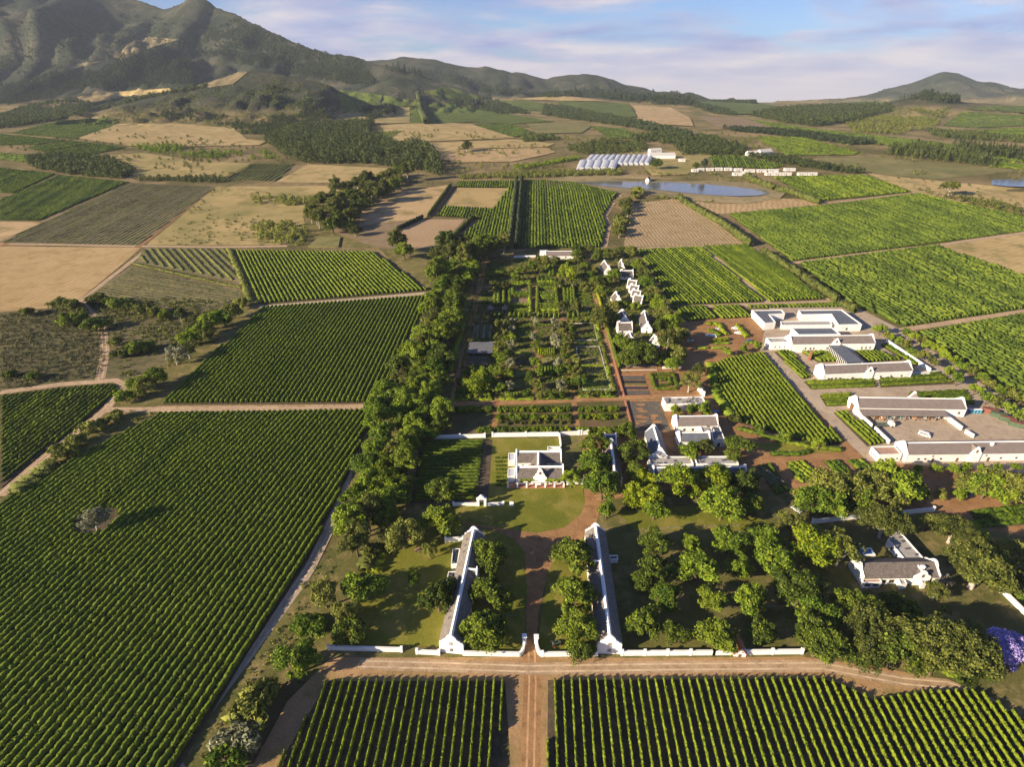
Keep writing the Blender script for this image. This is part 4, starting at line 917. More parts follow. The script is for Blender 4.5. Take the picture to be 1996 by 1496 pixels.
# belt left of the garden
wood('{o} tree from the front in the dense dark belt left of the walled garden', 'tree', 'dense belt left of the garden', [('oak','oak'),('oak','green'),('oak','oak'),('tall','oak'),('oak','olive'),('oak','green')],
     [(745,800),(770,735),(815,660),(838,600),(850,555),(895,520),(928,520),(915,560),(890,640),(868,720),(850,785),(800,812)], 62, 5.0, 8.2, 3)
wood('{o} tree from the front beside the wall of the shaded plot', 'tree', 'belt beside the white wall', [('oak','oak'),('oak','green'),('spread','green')],
     [(735,815),(850,800),(880,850),(820,870),(770,905),(720,890)], 16, 5.0, 7.5, 4)
wood('{o} tall dark tree from the left behind the top end of the garden', 'tree', 'tall trees at the top of the garden', [('tall','gum'),('tall','oak'),('oak','gum')],
     [(850,510),(880,490),(960,492),(990,500),(940,515),(900,530)], 18, 4.5, 7.0, 5, order='x')
wood('{o} tree from the front among the white thatched cottages', 'tree', 'trees among the cottages', [('oak','oak'),('oak','green'),('oak','olive'),('oak','oak')],
     [(1110,500),(1160,488),(1230,500),(1290,590),(1330,680),(1340,720),(1240,715),(1205,700),(1180,640),(1160,560)], 40, 3.4, 5.4, 6, mind=0.8, avoid=[(*G(x, y)[:2], 4.5) for x, y in ((1187,525),(1182,516),(1214,521),(1222,532),(1206,586),(1203,576),(1218,625),(1215,612),(1218,640),(1262,640),(1259,620),(1233,672),(1230,658),(1279,668),(1237,580),(1240,570),(1236,560),(1233,550),(1230,542),(1200,592),(1215,650))])
grove('{o} bushy hedge tree from the front between the cottages and the split vineyard', 'tree', 'hedge trees between cottages and split vineyard', 'oak', ['olive','green'], [(1252,530,13),(1262,550,15),(1272,570,15),(1283,590,17),(1296,612,18),(1312,625,17),(1243,515,12),(1303,660,22,'airy','gum'),(1320,690,20),(1330,655,18)], 'tree')
# around the kitchen and the wedge vineyard
grove('{o} tree from the front around the kitchen court', 'tree', 'kitchen court trees', 'oak', ['green','oak','olive'], [(1345,880,22,'spread','green'),(1372,872,20,'spread','olive'),(1440,868,24,'spread','oak'),(1425,890,16),(1318,800,11,'young','bright'),(1348,796,13,'young','green'),(1374,797,14,'young','green'),(1432,815,11,'young','olive'),(1478,838,11,'young','green'),(1530,853,12,'young','green'),(1597,865,12,'young','green'),(1236,880,28,'oak','oak'),(1222,840,20,'oak','oak'),(1240,920,20,'oak','oak'),(1450,680,8,'young','green'),(1476,674,9,'young','green'),(1418,685,8,'young','green'),(1345,742,20,'airy','gum'),(1362,720,14,'airy','gum'),(1312,710,18,'spread','green'),(1288,700,16,'oak','oak'),(1255,690,26,'oak','oak'),(1225,700,20,'oak','oak')], 'tree')
# grey bushes and scrub trees at the left
grove('{o} grey green bush from the front in the line beside the big left vineyard', 'bush', 'grey bushes beside the big vineyard', 'bush', ['olive'], [(130,885,22),(112,878,16),(150,860,20),(178,836,20),(200,826,15),(225,812,14)], 'bush')
grove('{o} tree from the front along the left edge of the middle vineyard', 'tree', 'loose row beside the middle vineyard', 'oak', ['green','olive','green'], [(243,775,18,'bush','green'),(280,755,20),(300,735,22),(265,748,16),(340,690,18,'airy','silver'),(365,680,16,'airy','gum'),(370,655,18,'oak','green'),(395,640,18,'oak','green'),(410,625,20,'oak','green'),(435,620,18,'oak','green'),(455,605,16,'oak','olive'),(470,592,14,'bush','olive'),(400,655,16)], 'tree')
grove('{o} dark round bush from the left in the scrub beside the stubble field', 'bush', 'dark round bushes in the scrub', 'bush', ['oak','gum'], [(52,610,13),(120,595,18),(140,598,18),(160,607,10),(190,585,16),(215,590,14),(232,594,17),(250,600,12),(130,625,18),(155,622,16),(185,635,20),(275,605,18),(300,610,16),(320,615,14),(350,612,12,'young','gum'),(225,668,14),(270,680,20),(255,685,16),(235,690,15),(290,678,14),(65,735,14),(20,730,12)], 'bush', 'x')
tree(182, 1012, 26, 'airy', 'silver', 'lone silvery tree in a bare hollow inside the big left vineyard', 'tree', None, 'tree')
tree(500, 1380, 44, 'bush', 'olive', 'pale grey green bush beside the sandy track near the bottom', 'bush', None, 'bush')
tree(470, 1440, 40, 'bush', 'silver', 'silvery bush right above the bottom edge beside the track', 'bush', None, 'bush')
tree(440, 1480, 36, 'bush', 'green', 'dark leafy bush at the bottom edge beside the sandy track', 'bush', None, 'bush')
tree(605, 1222, 30, 'spread', 'green', 'low spreading tree beside the ditch at the left end of the front wall', 'tree', None, 'tree')
# mid distance
tree(1854, 363, 17, 'umbrella', 'gum', 'lone umbrella shaped tree on the dry pasture at right', 'tree', None, 'tree')
tree(910, 284, 11, 'oak', 'gum', 'lone round tree on the dry stubble slope', 'tree', None, 'tree')
tree(1280, 318, 11, 'oak', 'oak', 'round dark tree at the right end of the greenhouses', 'tree', None, 'tree')
tree(1356, 322, 7, 'oak', 'oak', 'small tree at the left end of the white cottage row', 'tree', None, 'tree')
tree(1374, 319, 7, 'conifer', 'pine', 'pointed dark conifer behind the white cottage row', 'tree', None, 'tree')
wood('{o} tree from the front along the stream left of the brown fields', 'tree', 'stream trees', [('oak','gum'),('oak','oak'),('oak','olive'),('tall','gum')],
     [(590,430),(640,390),(700,365),(770,345),(800,352),(760,385),(705,420),(700,460),(740,492),(800,495),(790,520),(720,480),(640,455)], 54, 5.5, 8.5, 7, mind=0.8)
wood('{o} bushy tree from the front along the pale winding path below the dam', 'tree', 'path trees below the dam', [('oak','olive'),('oak','gum'),('bush','olive')],
     [(1196,470),(1202,430),(1215,395),(1245,372),(1250,385),(1228,410),(1220,470)], 16, 4.0, 6.2, 8)
# ------------------------------------------------------------------ buildings (they stand square to the gently sloping estate)
R_PLANE = Matrix.Rotation(math.atan(0.0664), 4, 'X')
def frame(name, P, th):
    e = bpy.data.objects.new(name, None); link(e)
    e.matrix_world = Matrix.Translation(P) @ R_PLANE @ Matrix.Rotation(th, 4, 'Z')
    return e
def ground_pt(P): return Vector((P[0], P[1], float(height(np.array([P[0]]), np.array([P[1]]))[0])))
def to_plane(P): return R_PLANE.inverted() @ Vector(P)
def gable_profile(w, hw, top, style):
    """(across, z) outline of a gable wall"""
    h = w / 2 + 0.12
    if style == 'curvy':
        s = [(-h, 0), (-h, hw + 0.5), (-h * .93, hw + .95), (-h * .80, hw + 1.1), (-h * .66, hw + .42 * (top - hw)), (-h * .50, hw + .50 * (top - hw)), (-h * .42, hw + .62 * (top - hw)), (-h * .40, hw + .74 * (top - hw)), (-h * .30, hw + .80 * (top - hw)), (-h * .24, hw + .92 * (top - hw)), (-h * .12, top - .05)]
        return s + [(0, top)] + [(-x, z) for x, z in s[::-1]]
    if style == 'plain':
        s = [(-h, 0), (-h, hw + .35), (-h * .86, hw + .55), (-h * .16, top - .15), (-h * .14, top)]
        return s + [(-x, z) for x, z in s[::-1]]
    s = [(-h, 0), (-h, hw + .3), (-h * .1, top)]
    return s + [(-x, z) for x, z in s[::-1]]
def opening(e, face, L, w, t, z, ow, oh, kind='window'):
    """window or door on a wall; face L = y-, R = y+, A = x0, B = xL"""
    f = MB(); p = MB(); d0, d1 = 0.004, 0.07
    def bx(m, t0, t1, z0, z1, a, b):
        if face == 'L': m.box(t0, t1, -w / 2 - b, -w / 2 - a, z0, z1)
        elif face == 'R': m.box(t0, t1, w / 2 + a, w / 2 + b, z0, z1)
        elif face == 'A': m.box(-b, -a, t0, t1, z0, z1)
        else: m.box(L + a, L + b, t0, t1, z0, z1)
    o = 0.49 if face in 'AB' and False else 0
    if kind == 'window':
        k = 0.09
        for q in ((t - ow / 2 - k, t + ow / 2 + k, z - k, z), (t - ow / 2 - k, t + ow / 2 + k, z + oh, z + oh + k), (t - ow / 2 - k, t - ow / 2, z, z + oh), (t + ow / 2, t + ow / 2 + k, z, z + oh), (t - .03, t + .03, z, z + oh)): bx(f, *q, d0, d1)
        fo = f.build('window', M['wood'], e); bx(p, t - ow / 2, t + ow / 2, z, z + oh, d0, .03); p.build('pane', M['glass'], fo)
    else:
        bx(f, t - ow / 2, t + ow / 2, 0.02, oh, d0, d1); fo = f.build('door', M['wood'], e)
        bx(p, t + ow / 2 - .22, t + ow / 2 - .12, oh * .45, oh * .45 + .12, d1 + .002, d1 + .06); p.build('handle', M['metal'], fo)
def house(name, label, cat, a, b, w, hw, hr, gable='plain', roof='thatch', gtop=0.6, cap=0.55, wins=(), dormers=(), chim=(), group=None, ends='AB', lift=0, off=0.0):
    """gabled building from its two ridge-end pixels"""
    A = G(*a, up=hr); B = G(*b, up=hr)
    A, B = to_plane(ground_pt(A)), to_plane(ground_pt(B))
    d = B - A; L = math.hypot(d.x, d.y); th = math.atan2(d.y, d.x)
    A = A + Vector((-math.sin(th), math.cos(th), 0)) * off
    e = frame(name, R_PLANE @ A, th); tag(e, label, cat, group)
    MB().box(0.02, L - 0.02, -w / 2, w / 2, -0.6, hw).build('wall', M['white'], e)
    t = 0.3; i0, i1 = (0.5 if 'A' in ends else -0.3), (L - 0.5 if 'B' in ends else L + 0.3)
    dz = (hr - hw) / (w / 2)
    prof = [(-w / 2 - .35, hw - .35 * dz + .05), (-w / 2 - .35, hw - .35 * dz + .05 + t), (0, hr), (w / 2 + .35, hw - .35 * dz + .05 + t), (w / 2 + .35, hw - .35 * dz + .05), (0, hr - t * 1.2)]
    ro = MB().prism(prof, 'x', i0, i1).build('roof', M[roof], e)
    if cap:
        MB().prism([(-cap, hr - cap * dz + .12), (0, hr + .14), (cap, hr - cap * dz + .12), (0, hr - .2)], 'x', i0 + .02, i1 - .02).build('ridge_cap', M['white_trim'], ro)
    for k, x0 in (('A', 0), ('B', L - 0.46)):
        if k in ends: MB().prism(gable_profile(w, hw, hr + gtop, gable), 'x', x0 - .03, x0 + .49).build('gable', M['white_trim'], e)
        else: MB().prism([(-w / 2, hw - .05), (w / 2, hw - .05), (0, hr - .45)], 'x', 0.03 if k == 'A' else L - .33, .33 if k == 'A' else L - .03).build('gable', M['white'], e)
    for c in chim:
        x, y, ch = c; z0 = hr - abs(y) * dz
        c_ = MB().box(x - .55, x + .55, y - .4, y + .4, z0 - .5, z0 + ch).box(x - .68, x + .68, y - .53, y + .53, z0 + ch, z0 + ch + .25).build('chimney', M['white_trim'], ro)
    for (x, side, gw, gz, style) in dormers:
        y0 = side * (w / 2 + .02); y1 = side * (w / 2 + .48)
        pr = [(x + px_, z) for px_, z in gable_profile(gw, min(hw, gz - 2.2), gz, style)]
        g = MB().prism(pr, 'y', min(y0, y1), max(y0, y1)).build('gable', M['white_trim'], e)
        za = min(gz - .9, hr - .25); hb = hw - .2; hx = gw * .46
        yb = side * max(0.2, (hr - za) / dz * 0.9)
        MB().prism([(x - hx, hb), (x, za), (x + hx, hb)], 'y', min(y0, yb), max(y0, yb)).build('dormer_roof', M[roof], e)
        if style == 'curvy' or cap > .6: MB().prism([(x - .4, za - .3), (x, za + .12), (x + .4, za - .3)], 'y', min(y0 - side * .1, side * .1), max(y0 - side * .1, side * .1)).build('ridge_cap', M['white_trim'], ro)
        sg = side; bx = MB(); yy = sorted((y1 + sg * .005, y1 + sg * .06)); bx.box(x - .45, x + .45, yy[0], yy[1], gz - 3.0, gz - 1.6); bx.build('loft_door', M['wood'], g)
    for wn in wins: opening(e, wn[0], L, w, *wn[1:])
    return e, L
def inset(P, d):
    n = len(P); out = []
    for i in range(n):
        p0, p1, p2 = Vector(P[i - 1]), Vector(P[i]), Vector(P[(i + 1) % n])
        a = (p1 - p0).normalized(); b = (p2 - p1).normalized()
        na, nb = Vector((-a.y, a.x)), Vector((-b.y, b.x)); m = (na + nb); k = 1 + na.dot(nb)
        out.append(tuple(p1 + m * (d / max(k, .25))))
    return out
def flat(name, label, cat, poly, h, roof='roof_flat', parapet=0.45, th=0.4, group=None, kit=0, seed=1, wins=(), parent=None):
    """flat-roofed block from the pixels of its roof outline"""
    Q = [to_plane(ground_pt(p)) for p in unproject([p[0] for p in poly], [p[1] for p in poly], h)]
    c = sum(Q, Vector()) / len(Q); P2 = [(q.x - c.x, q.y - c.y) for q in Q]
    ar = sum(P2[i][0] * P2[(i + 1) % len(P2)][1] - P2[(i + 1) % len(P2)][0] * P2[i][1] for i in range(len(P2)))
    if ar < 0: P2 = P2[::-1]
    if parent is None: e = frame(name, R_PLANE @ c, 0); tag(e, label, cat, group)
    else: e = parent; off = (e.matrix_world.inverted() @ (R_PLANE @ c)); r = (e.matrix_world.inverted().to_3x3() @ R_PLANE.to_3x3())
    I = inset(P2, th); n = len(P2)
    T = (lambda p: p) if parent is None else (lambda p: tuple(off + r @ Vector(p)))
    v = [T((*p, -.6)) for p in P2] + [T((*p, h)) for p in P2] + [T((*p, h)) for p in I] + [T((*p, h - parapet - .1)) for p in I]
    f = []
    for i in range(n):
        j = (i + 1) % n; f += [(i, j, n + j, n + i), (n + i, n + j, 2 * n + j, 2 * n + i), (2 * n + i, 2 * n + j, 3 * n + j, 3 * n + i)]
    MB().poly(v, f).build('wall', M['white'], e)
    R2 = inset(P2, th - .02)
    ro = MB().poly([T((*p, h - parapet)) for p in R2], [tuple(range(n))]).build('roof', M[roof], e)
    rg = random.Random(seed)
    if kit:
        xs = [p[0] for p in I]; ys = [p[1] for p in I]; b = MB(); k = 0; t = 0
        while k < kit and t < 200:
            t += 1
            x, y = rg.uniform(min(xs), max(xs)), rg.uniform(min(ys), max(ys))
            if not inside(I, np.array([x]), np.array([y]))[0] or not inside(I, np.array([x + 1.5]), np.array([y + .6]))[0]: continue
            k += 1; z0 = h - parapet + .004; pts = [T(p) for p in [(x, y, z0), (x + rg.uniform(.5, 1.6), y, z0)]]
            b.box(pts[0][0], pts[0][0] + rg.uniform(.5, 1.5), pts[0][1], pts[0][1] + rg.uniform(.4, 1.0), pts[0][2], pts[0][2] + rg.uniform(.3, .8))
        if b.v: b.build('roof_vents', M['metal' if kit < 6 else 'wood_grey'], ro)
    for (i, t, z, ow, oh) in wins:
        p, q = Vector(P2[i % n]), Vector(P2[(i + 1) % n]); d = (q - p).normalized(); nn = Vector((d.y, -d.x)); m = p + (q - p) * t
        def cor(s, o): return m + d * s * ow / 2 + nn * o
        pts = [(*cor(-1, .004), z), (*cor(1, .004), z), (*cor(1, .05), z), (*cor(-1, .05), z)]
        pts += [(x, y, z + oh) for x, y, _ in pts]
        MB().poly([T(p) for p in pts], [(3, 2, 1, 0), (4, 5, 6, 7), (0, 1, 5, 4), (1, 2, 6, 5), (2, 3, 7, 6), (3, 0, 4, 7)]).build('window', M['glass'], e)
    return e
def wall(label, line, h=2.0, th=0.5, post=0, ph=None, name='garden_wall', mat='white', cat='wall', group=None, world=False):
    P = [Vector(p) for p in (line if world else unproject([p[0] for p in line], [p[1] for p in line]))]
    e = empty(name, P[0]); tag(e, label, cat, group); m = MB()
    for a, b in zip(P, P[1:]):
        a, b = a - P[0], b - P[0]; d = Vector((b.x - a.x, b.y - a.y, 0)).normalized(); n = Vector((-d.y, d.x, 0)) * th / 2; u = Vector((0, 0, 1))
        q = [a - n, b - n, b + n, a + n]
        m.poly([tuple(p - u * .4) for p in q] + [tuple(p + u * h) for p in q], [(3, 2, 1, 0), (4, 5, 6, 7), (0, 1, 5, 4), (1, 2, 6, 5), (2, 3, 7, 6), (3, 0, 4, 7)])
        c = [a - n * 1.3, b - n * 1.3, b + n * 1.3, a + n * 1.3]
        m.poly([tuple(p + u * (h + .003)) for p in c] + [tuple(p + u * (h + .14)) for p in c], [(3, 2, 1, 0), (4, 5, 6, 7), (0, 1, 5, 4), (1, 2, 6, 5), (2, 3, 7, 6), (3, 0, 4, 7)])
    m.build('wall_panel', M[mat], e)
    if post:
        for a, b in zip(P, P[1:]):
            L = (b - a).length; n = max(1, round(L / post))
            for k in range(n + 1):
                p = a + (b - a) * k / n - P[0]; H = ph or h + .45; r = th * .72
                MB().box(p.x - r, p.x + r, p.y - r, p.y + r, p.z - .3, p.z + H).box(p.x - r * 1.2, p.x + r * 1.2, p.y - r * 1.2, p.y + r * 1.2, p.z + H + .003, p.z + H + .16).build('post', M['white_trim'], e)
    return e
W = lambda f, t, z, ow=.9, oh=1.1, k='window': (f, t, z, ow, oh, k)
# two long barns at the front
e, L = house('barn', 'long white gabled barn with a white ridge line, left of the central drive', 'barn', (878.5, 1241), (924.5, 1028), 7.2, 4.3, 7.7, 'curvy', 'thatch_pale', .9, .62,
      [W('A', 0, 4.3), W('A', 0, 1.4), W('L', 12, 1.3), W('L', 22, 1.3), ('L', 17, 0, 1.4, 2.4, 'door'), W('R', 10, 1.3), W('R', 20, 1.3), W('R', 48, 1.3)], [(27.5, -1, 5.0, 8.3, 'plain')])
for x in (8, 10.5, 36, 39, 42, 45):
    z = 7.7 - 1.9 * 3.4 / 3.6 + .22; MB().prism([(1.6, z + .12), (2.5, z - .62), (2.5, z - .2), (1.6, z + .3)], 'x', x, x + .5).build('roof_vent', M['metal'], e)
e, L = house('barn', 'long white gabled barn with a white ridge line, right of the central drive', 'barn', (1190, 1242), (1161, 1021.5), 7.2, 4.3, 7.7, 'curvy', 'thatch_pale', .9, .62,
      [W('A', 0, 4.3), W('A', 0, 1.4), W('L', 12, 1.3), W('L', 30, 1.3), W('R', 10, 1.3), ('R', 18, 0, 1.4, 2.4, 'door'), W('R', 44, 1.3)], [(31, 1, 5.0, 8.3, 'plain')])
flat('garden_room', 'small white garden room with dark glass roof against the left barn, nearer the far gable', 'annex', [(882, 1069), (897, 1069), (892, 1099), (879, 1100)], 2.8, 'glass', .3, .3, kit=2)
flat('garden_room', 'smaller white garden room with dark roof against the left barn, behind the big tree', 'annex', [(874, 1114), (889, 1113), (885, 1134), (869, 1135)], 2.8, 'glass', .3, .3, kit=1, seed=3)
flat('entrance_box', 'small white open box annex on the right flank of the right barn', 'annex', [(1187, 1082), (1204, 1082), (1205, 1090), (1188, 1091)], 2.2, 'metal', .5, .3)
# manor
house('manor_wing', 'front wing of the manor house with the curly central gable and porch', 'house', (1005.5, 908), (1098, 907.5), 6.8, 3.7, 7.4, 'plain', 'thatch', .9, .55,
      [W('L', 5.6, 1.1, 1.1, 1.5), W('L', 14.8, 1.1, 1.1, 1.5), W('L', 2.4, 1.1, .9, 1.4), ('L', 10.1, 0, 1.5, 2.7, 'door'), W('L', 18, 1.1, 1.1, 1.5)], [(10.1, -1, 5.4, 9.0, 'curvy')])
house('manor_wing', 'rear wing of the manor house, parallel to the front wing', 'house', (1005.5, 878.5), (1094, 878), 6.6, 3.7, 7.2, 'plain', 'thatch', .9, .55, [W('L', 6, .9, .9, 1.2), W('L', 3, .9, .9, 1.2), W('L', 16, .9, .9, 1.2)])
house('manor_wing', 'short middle wing linking the two wings of the manor house', 'house', (1049.5, 904), (1050, 881), 6.2, 3.6, 7.1, 'plain', 'thatch', .5, .6, ends='')
flat('lean_to', 'lean-to with grey metal roof at the left end of the manor front wing', 'annex', [(990, 913), (1004, 911), (1004, 928), (989, 929)], 3.4, 'greenhouse', .2, .3)
flat('lean_to', 'lean-to with grey metal roof at the left end of the manor rear wing', 'annex', [(991, 883), (1004, 882), (1004, 897), (990, 898)], 3.4, 'greenhouse', .2, .3)
flat('yard_wall', 'small white walled yard behind the manor rear wing', 'annex', [(1067, 870), (1092, 870), (1093, 876), (1067, 876)], 2.2, 'paving', 1.8, .4)
def porch():
    Q = [to_plane(p) for p in unproject([988, 1101, 1101, 988], [944, 942, 953, 954])]
    e = frame('porch', R_PLANE @ Q[0], 0); tag(e, 'brick paved porch with white pillars along the manor front', 'porch'); v = [q - Q[0] for q in Q]
    MB().poly([(q.x, q.y, -.2) for q in v] + [(q.x, q.y, .45) for q in v], [(4, 5, 6, 7), (0, 1, 5, 4), (1, 2, 6, 5), (2, 3, 7, 6), (3, 0, 4, 7)]).build('floor', M['brick'], e)
    for k in range(7):
        p = v[3] + (v[2] - v[3]) * (.02 + .96 * k / 6)
        MB().box(p.x - .3, p.x + .3, p.y + .1, p.y + .7, .453, 2.9).build('pillar', M['white_trim'], e)
    a, b = v[3], v[2]
    for k in (1, 2, 4, 5):
        p = a + (b - a) * (.02 + .96 * (k + (.1 if k < 3 else -.1)) / 6)
    MB().box(a.x + .3, b.x - .3, a.y + .28, a.y + .44, 2.903, 3.05).build('pergola_beam', M['wood_grey'], e)
    return e
porch()
for i, (x0, x1, t) in enumerate([(1013, 1041, 'left'), (1062, 1096, 'right')]):
    P = unproject([x0, x1], [948, 947]); rng = np.random.default_rng(70 + i)
    V, F = row_np(P[0][:2], P[1][:2], 1.7, 1.0, .5, rng, 40, .4, bottom=0.1); o = P[0].copy(); V[:, 2] += 2.6
    ob = obj_np('vine_canopy', V - o, [F], M['green'], loc=o); tag(ob, f'leafy vine over the porch {t} of the manor door', 'vine')
# hall behind the manor
house('gabled_hall', 'long dark roofed hall with a big curly gable, right of the manor', 'hall', (1199, 921), (1191, 857), 6.4, 3.8, 7.2, 'curvy', 'thatch', .9, .6, [W('A', 0, 3.9), ('A', 0, 0, 1.3, 2.3, 'door'), W('L', 10, 1.2), W('L', 18, 1.2)])
house('gabled_hall', 'short cross wing at the back end of the dark roofed hall', 'hall', (1178, 846), (1201, 846), 5.6, 3.6, 6.4, 'plain', 'roof_slate', .6, .4)
house('gabled_hall', 'white gabled hall at the head of the kitchen court', 'hall', (1287.5, 875), (1273.5, 828.5), 7.0, 4.0, 7.8, 'plain', 'roof_slate', .7, .5, [W('A', 0, 4.2), W('L', 8, 1.2), W('R', 12, 1.2)])
flat('kitchen_block', 'flat roofed white block with a cluttered roof at the top of the kitchen court', 'building', [(1291, 774), (1369, 772.5), (1377, 786), (1298, 787.5)], 4.6, 'roof_flat', .5, .45, kit=26, seed=4, wins=[(0, .3, 1.2, 1.4, 1.4), (0, .6, 1.2, 1.4, 1.4), (0, .85, 1.2, 1.4, 1.4)])
house('kitchen_wing', 'brown roofed white wing in the middle of the kitchen court', 'building', (1316, 810.5), (1397, 809.5), 8.0, 4.2, 7.0, 'plain', 'roof_brown', .8, .4, [W('L', 4, 1.2), W('L', 8, 1.2), W('L', 12, 1.2)])
flat('kitchen_block', 'flat roofed link block between the two kitchen wings', 'building', [(1363, 826), (1387, 826), (1393, 841), (1369, 842)], 3.6, 'roof_flat', .4, .3, kit=4, seed=5)
house('kitchen_wing', 'lower dark roofed white wing shaded by a tree in the kitchen court', 'building', (1322, 842.5), (1382, 842), 7.0, 3.8, 6.2, 'plain', 'roof_slate', .8, .4)
flat('kitchen_block', 'blue grey flat roof with skylights at the right of the kitchen court', 'building', [(1385, 829), (1402, 829), (1414, 859), (1390, 860)], 3.6, 'roof_slate', .4, .3, kit=3, seed=6, wins=[(0, .5, .2, 1.2, 2.2)])
flat('kitchen_block', 'long flat roofed white wing closing the kitchen court, left part', 'building', [(1262.5, 889.5), (1346, 889), (1352, 904.5), (1268, 905.5)], 4.2, 'roof_flat', .5, .4, kit=5, seed=7)
flat('kitchen_block', 'long flat roofed white wing closing the kitchen court, right part', 'building', [(1353, 889), (1432, 888.5), (1440, 904), (1358, 904.5)], 4.2, 'roof_flat', .5, .4, kit=4, seed=8)
house('kitchen_wing', 'long parapeted white wing behind the yellow green trees', 'building', (1272, 910.5), (1453, 908.5), 6.4, 3.4, 5.8, 'plain', 'roof_slate', .9, .45, [W('L', 4, 1.1), W('L', 10, 1.1), W('L', 30, 1.1)], [(21, -1, 3.6, 6.6, 'plain')])
# courtyard house
house('courtyard_house', 'grey roofed courtyard house with two curly gables in the shade wood', 'house', (1673.5, 1095.5), (1823, 1093.5), 8.2, 3.6, 6.6, 'curvy', 'thatch', .8, 0, [W('L', 7.6, 1.1, 1.6, 1.3), W('L', 10.5, 1.1, 1.6, 1.3), W('L', 23.5, 1, 1.6, 1.5), ('L', 14, 0, 1.3, 2.3, 'door')], [(20.3, -1, 5.6, 6.9, 'curvy')], [(21.0, -2.2, 1.6)])
flat('house_extension', 'flat brown roofed front extension at the left of the courtyard house', 'annex', [(1678, 1121), (1713, 1121), (1719, 1134), (1682, 1136)], 3.0, 'roof_tile', .35, .3, wins=[(0, .28, 1.0, 1.9, 1.2), (0, .72, 1.0, 1.9, 1.2), (1, .5, 1, 1.4, 1.2)])
flat('house_extension', 'small flat roofed bay between the two front projections of the courtyard house', 'annex', [(1747, 1122), (1760, 1122), (1768, 1138), (1756, 1139)], 2.8, 'roof_flat', .3, .25)
flat('house_extension', 'flat roofed bay right of the curly front gable of the courtyard house', 'annex', [(1793, 1121), (1812, 1121), (1806, 1137), (1797, 1138)], 2.8, 'roof_flat', .3, .25)
flat('house_wing', 'long flat roofed rear wing of the courtyard house with skylights', 'annex', [(1730, 1050), (1752, 1033), (1804, 1092), (1765, 1093)], 3.4, 'roof_flat', .4, .35, kit=4, seed=9, wins=[(3, .3, 1, 1, 1.2), (3, .6, 0.1, 1, 2.1)])
flat('plunge_pool', 'white rimmed plunge pool terrace behind the courtyard house', 'pool', [(1674, 1069), (1698, 1068), (1707, 1082), (1672, 1083)], 1.0, 'blue', .3, .5)
def pergola(label, px, py, n, sx, sy, h, th=0.0, cat='pergola', name='pergola'):
    P = ground_pt(G(px, py)); e = frame(name, P, th); tag(e, label, cat)
    for k in range(n + 1):
        for y in (0, sy): MB().box(k * sx - .09, k * sx + .09, y - .09, y + .09, -.2, h).build('post', M['wood_grey'], e)
    for y in (0, sy): MB().box(-.4, n * sx + .4, y - .08, y + .08, h + .003, h + .2).build('beam', M['wood_grey'], e)
    m = MB(); q = 0.0
    while q <= n * sx: m.box(q - .06, q + .06, -.5, sy + .5, h + .203, h + .32); q += .9
    m.build('slats', M['wood_grey'], e); return e
pergola('slatted pergola at the right end of the courtyard house porch', 1822, 1146, 3, 1.9, 3.4, 2.6)
def block(name, label, cat, line4, h, mat, z0=-.3, group=None):
    """low solid from four ground pixels"""
    Q = [to_plane(p) for p in unproject([p[0] for p in line4], [p[1] for p in line4])]; c = sum(Q, Vector()) / 4
    e = frame(name, R_PLANE @ c, 0); v = [q - c for q in Q]
    ar = sum(v[i].x * v[(i + 1) % 4].y - v[(i + 1) % 4].x * v[i].y for i in range(4))
    if ar < 0: v = v[::-1]
    me = MB().poly([(q.x, q.y, z0) for q in v] + [(q.x, q.y, h) for q in v], [(3, 2, 1, 0), (4, 5, 6, 7), (0, 1, 5, 4), (1, 2, 6, 5), (2, 3, 7, 6), (3, 0, 4, 7)])
    bpy.data.objects.remove(e); o = me.build(name, M[mat]); o.matrix_world = Matrix.Translation(R_PLANE @ c) @ R_PLANE
    return tag(o, label, cat, group)
# winery
flat('cellar_block', 'flat roofed white cellar with an L shaped blue roof, leftmost of the winery', 'building', [(1465, 604), (1524, 603.5), (1530, 611), (1500, 612.5), (1512, 628), (1491, 630)], 5.0, 'roof_slate', .5, .5, kit=3, seed=11, wins=[(4, .3, 1.5, .8, 1), (5, .5, 1.5, .8, 1)])
flat('cellar_block', 'flat blue roofed white cellar around a planted court, behind the winery', 'building', [(1556, 604), (1640, 603), (1680, 632), (1634, 633), (1620, 612), (1562, 613)], 5.0, 'roof_slate', .5, .5, wins=[(4, .3, 1.0, 3, 2.4), (2, .4, 1.2, 1.2, 1.4)])
flat('cellar_block', 'low white block joining the two blue roofed cellars', 'building', [(1521, 626), (1618, 625), (1622, 633), (1524, 634)], 3.4, 'roof_flat', .4, .4)
flat('cellar_block', 'dark blue roofed block behind the rear winery hall', 'building', [(1542, 638), (1622, 637.5), (1638, 651), (1556, 652)], 7.0, 'roof_slate', .5, .5)
house('cellar_hall', 'rear winery hall with brown roof and small square windows', 'building', (1538, 654.5), (1700, 652.5), 9.5, 6.2, 9.0, 'plain', 'roof_brown', .8, .45,
      [W('L', x, 2.4, .6, 1.1) for x in (9, 12, 14, 22, 24.5, 43, 45.5, 48)], [(26.5, -1, 5.0, 9.6, 'plain')])
flat('cellar_block', 'lower flat roofed white block at the left end of the rear winery hall', 'building', [(1493, 658), (1534, 657), (1538, 666), (1502, 667)], 5.4, 'roof_flat', .5, .4, kit=1, wins=[(0, .3, 1.6, .6, 1), (0, .55, 1.6, .6, 1), (0, .8, 1.6, .6, 1)])
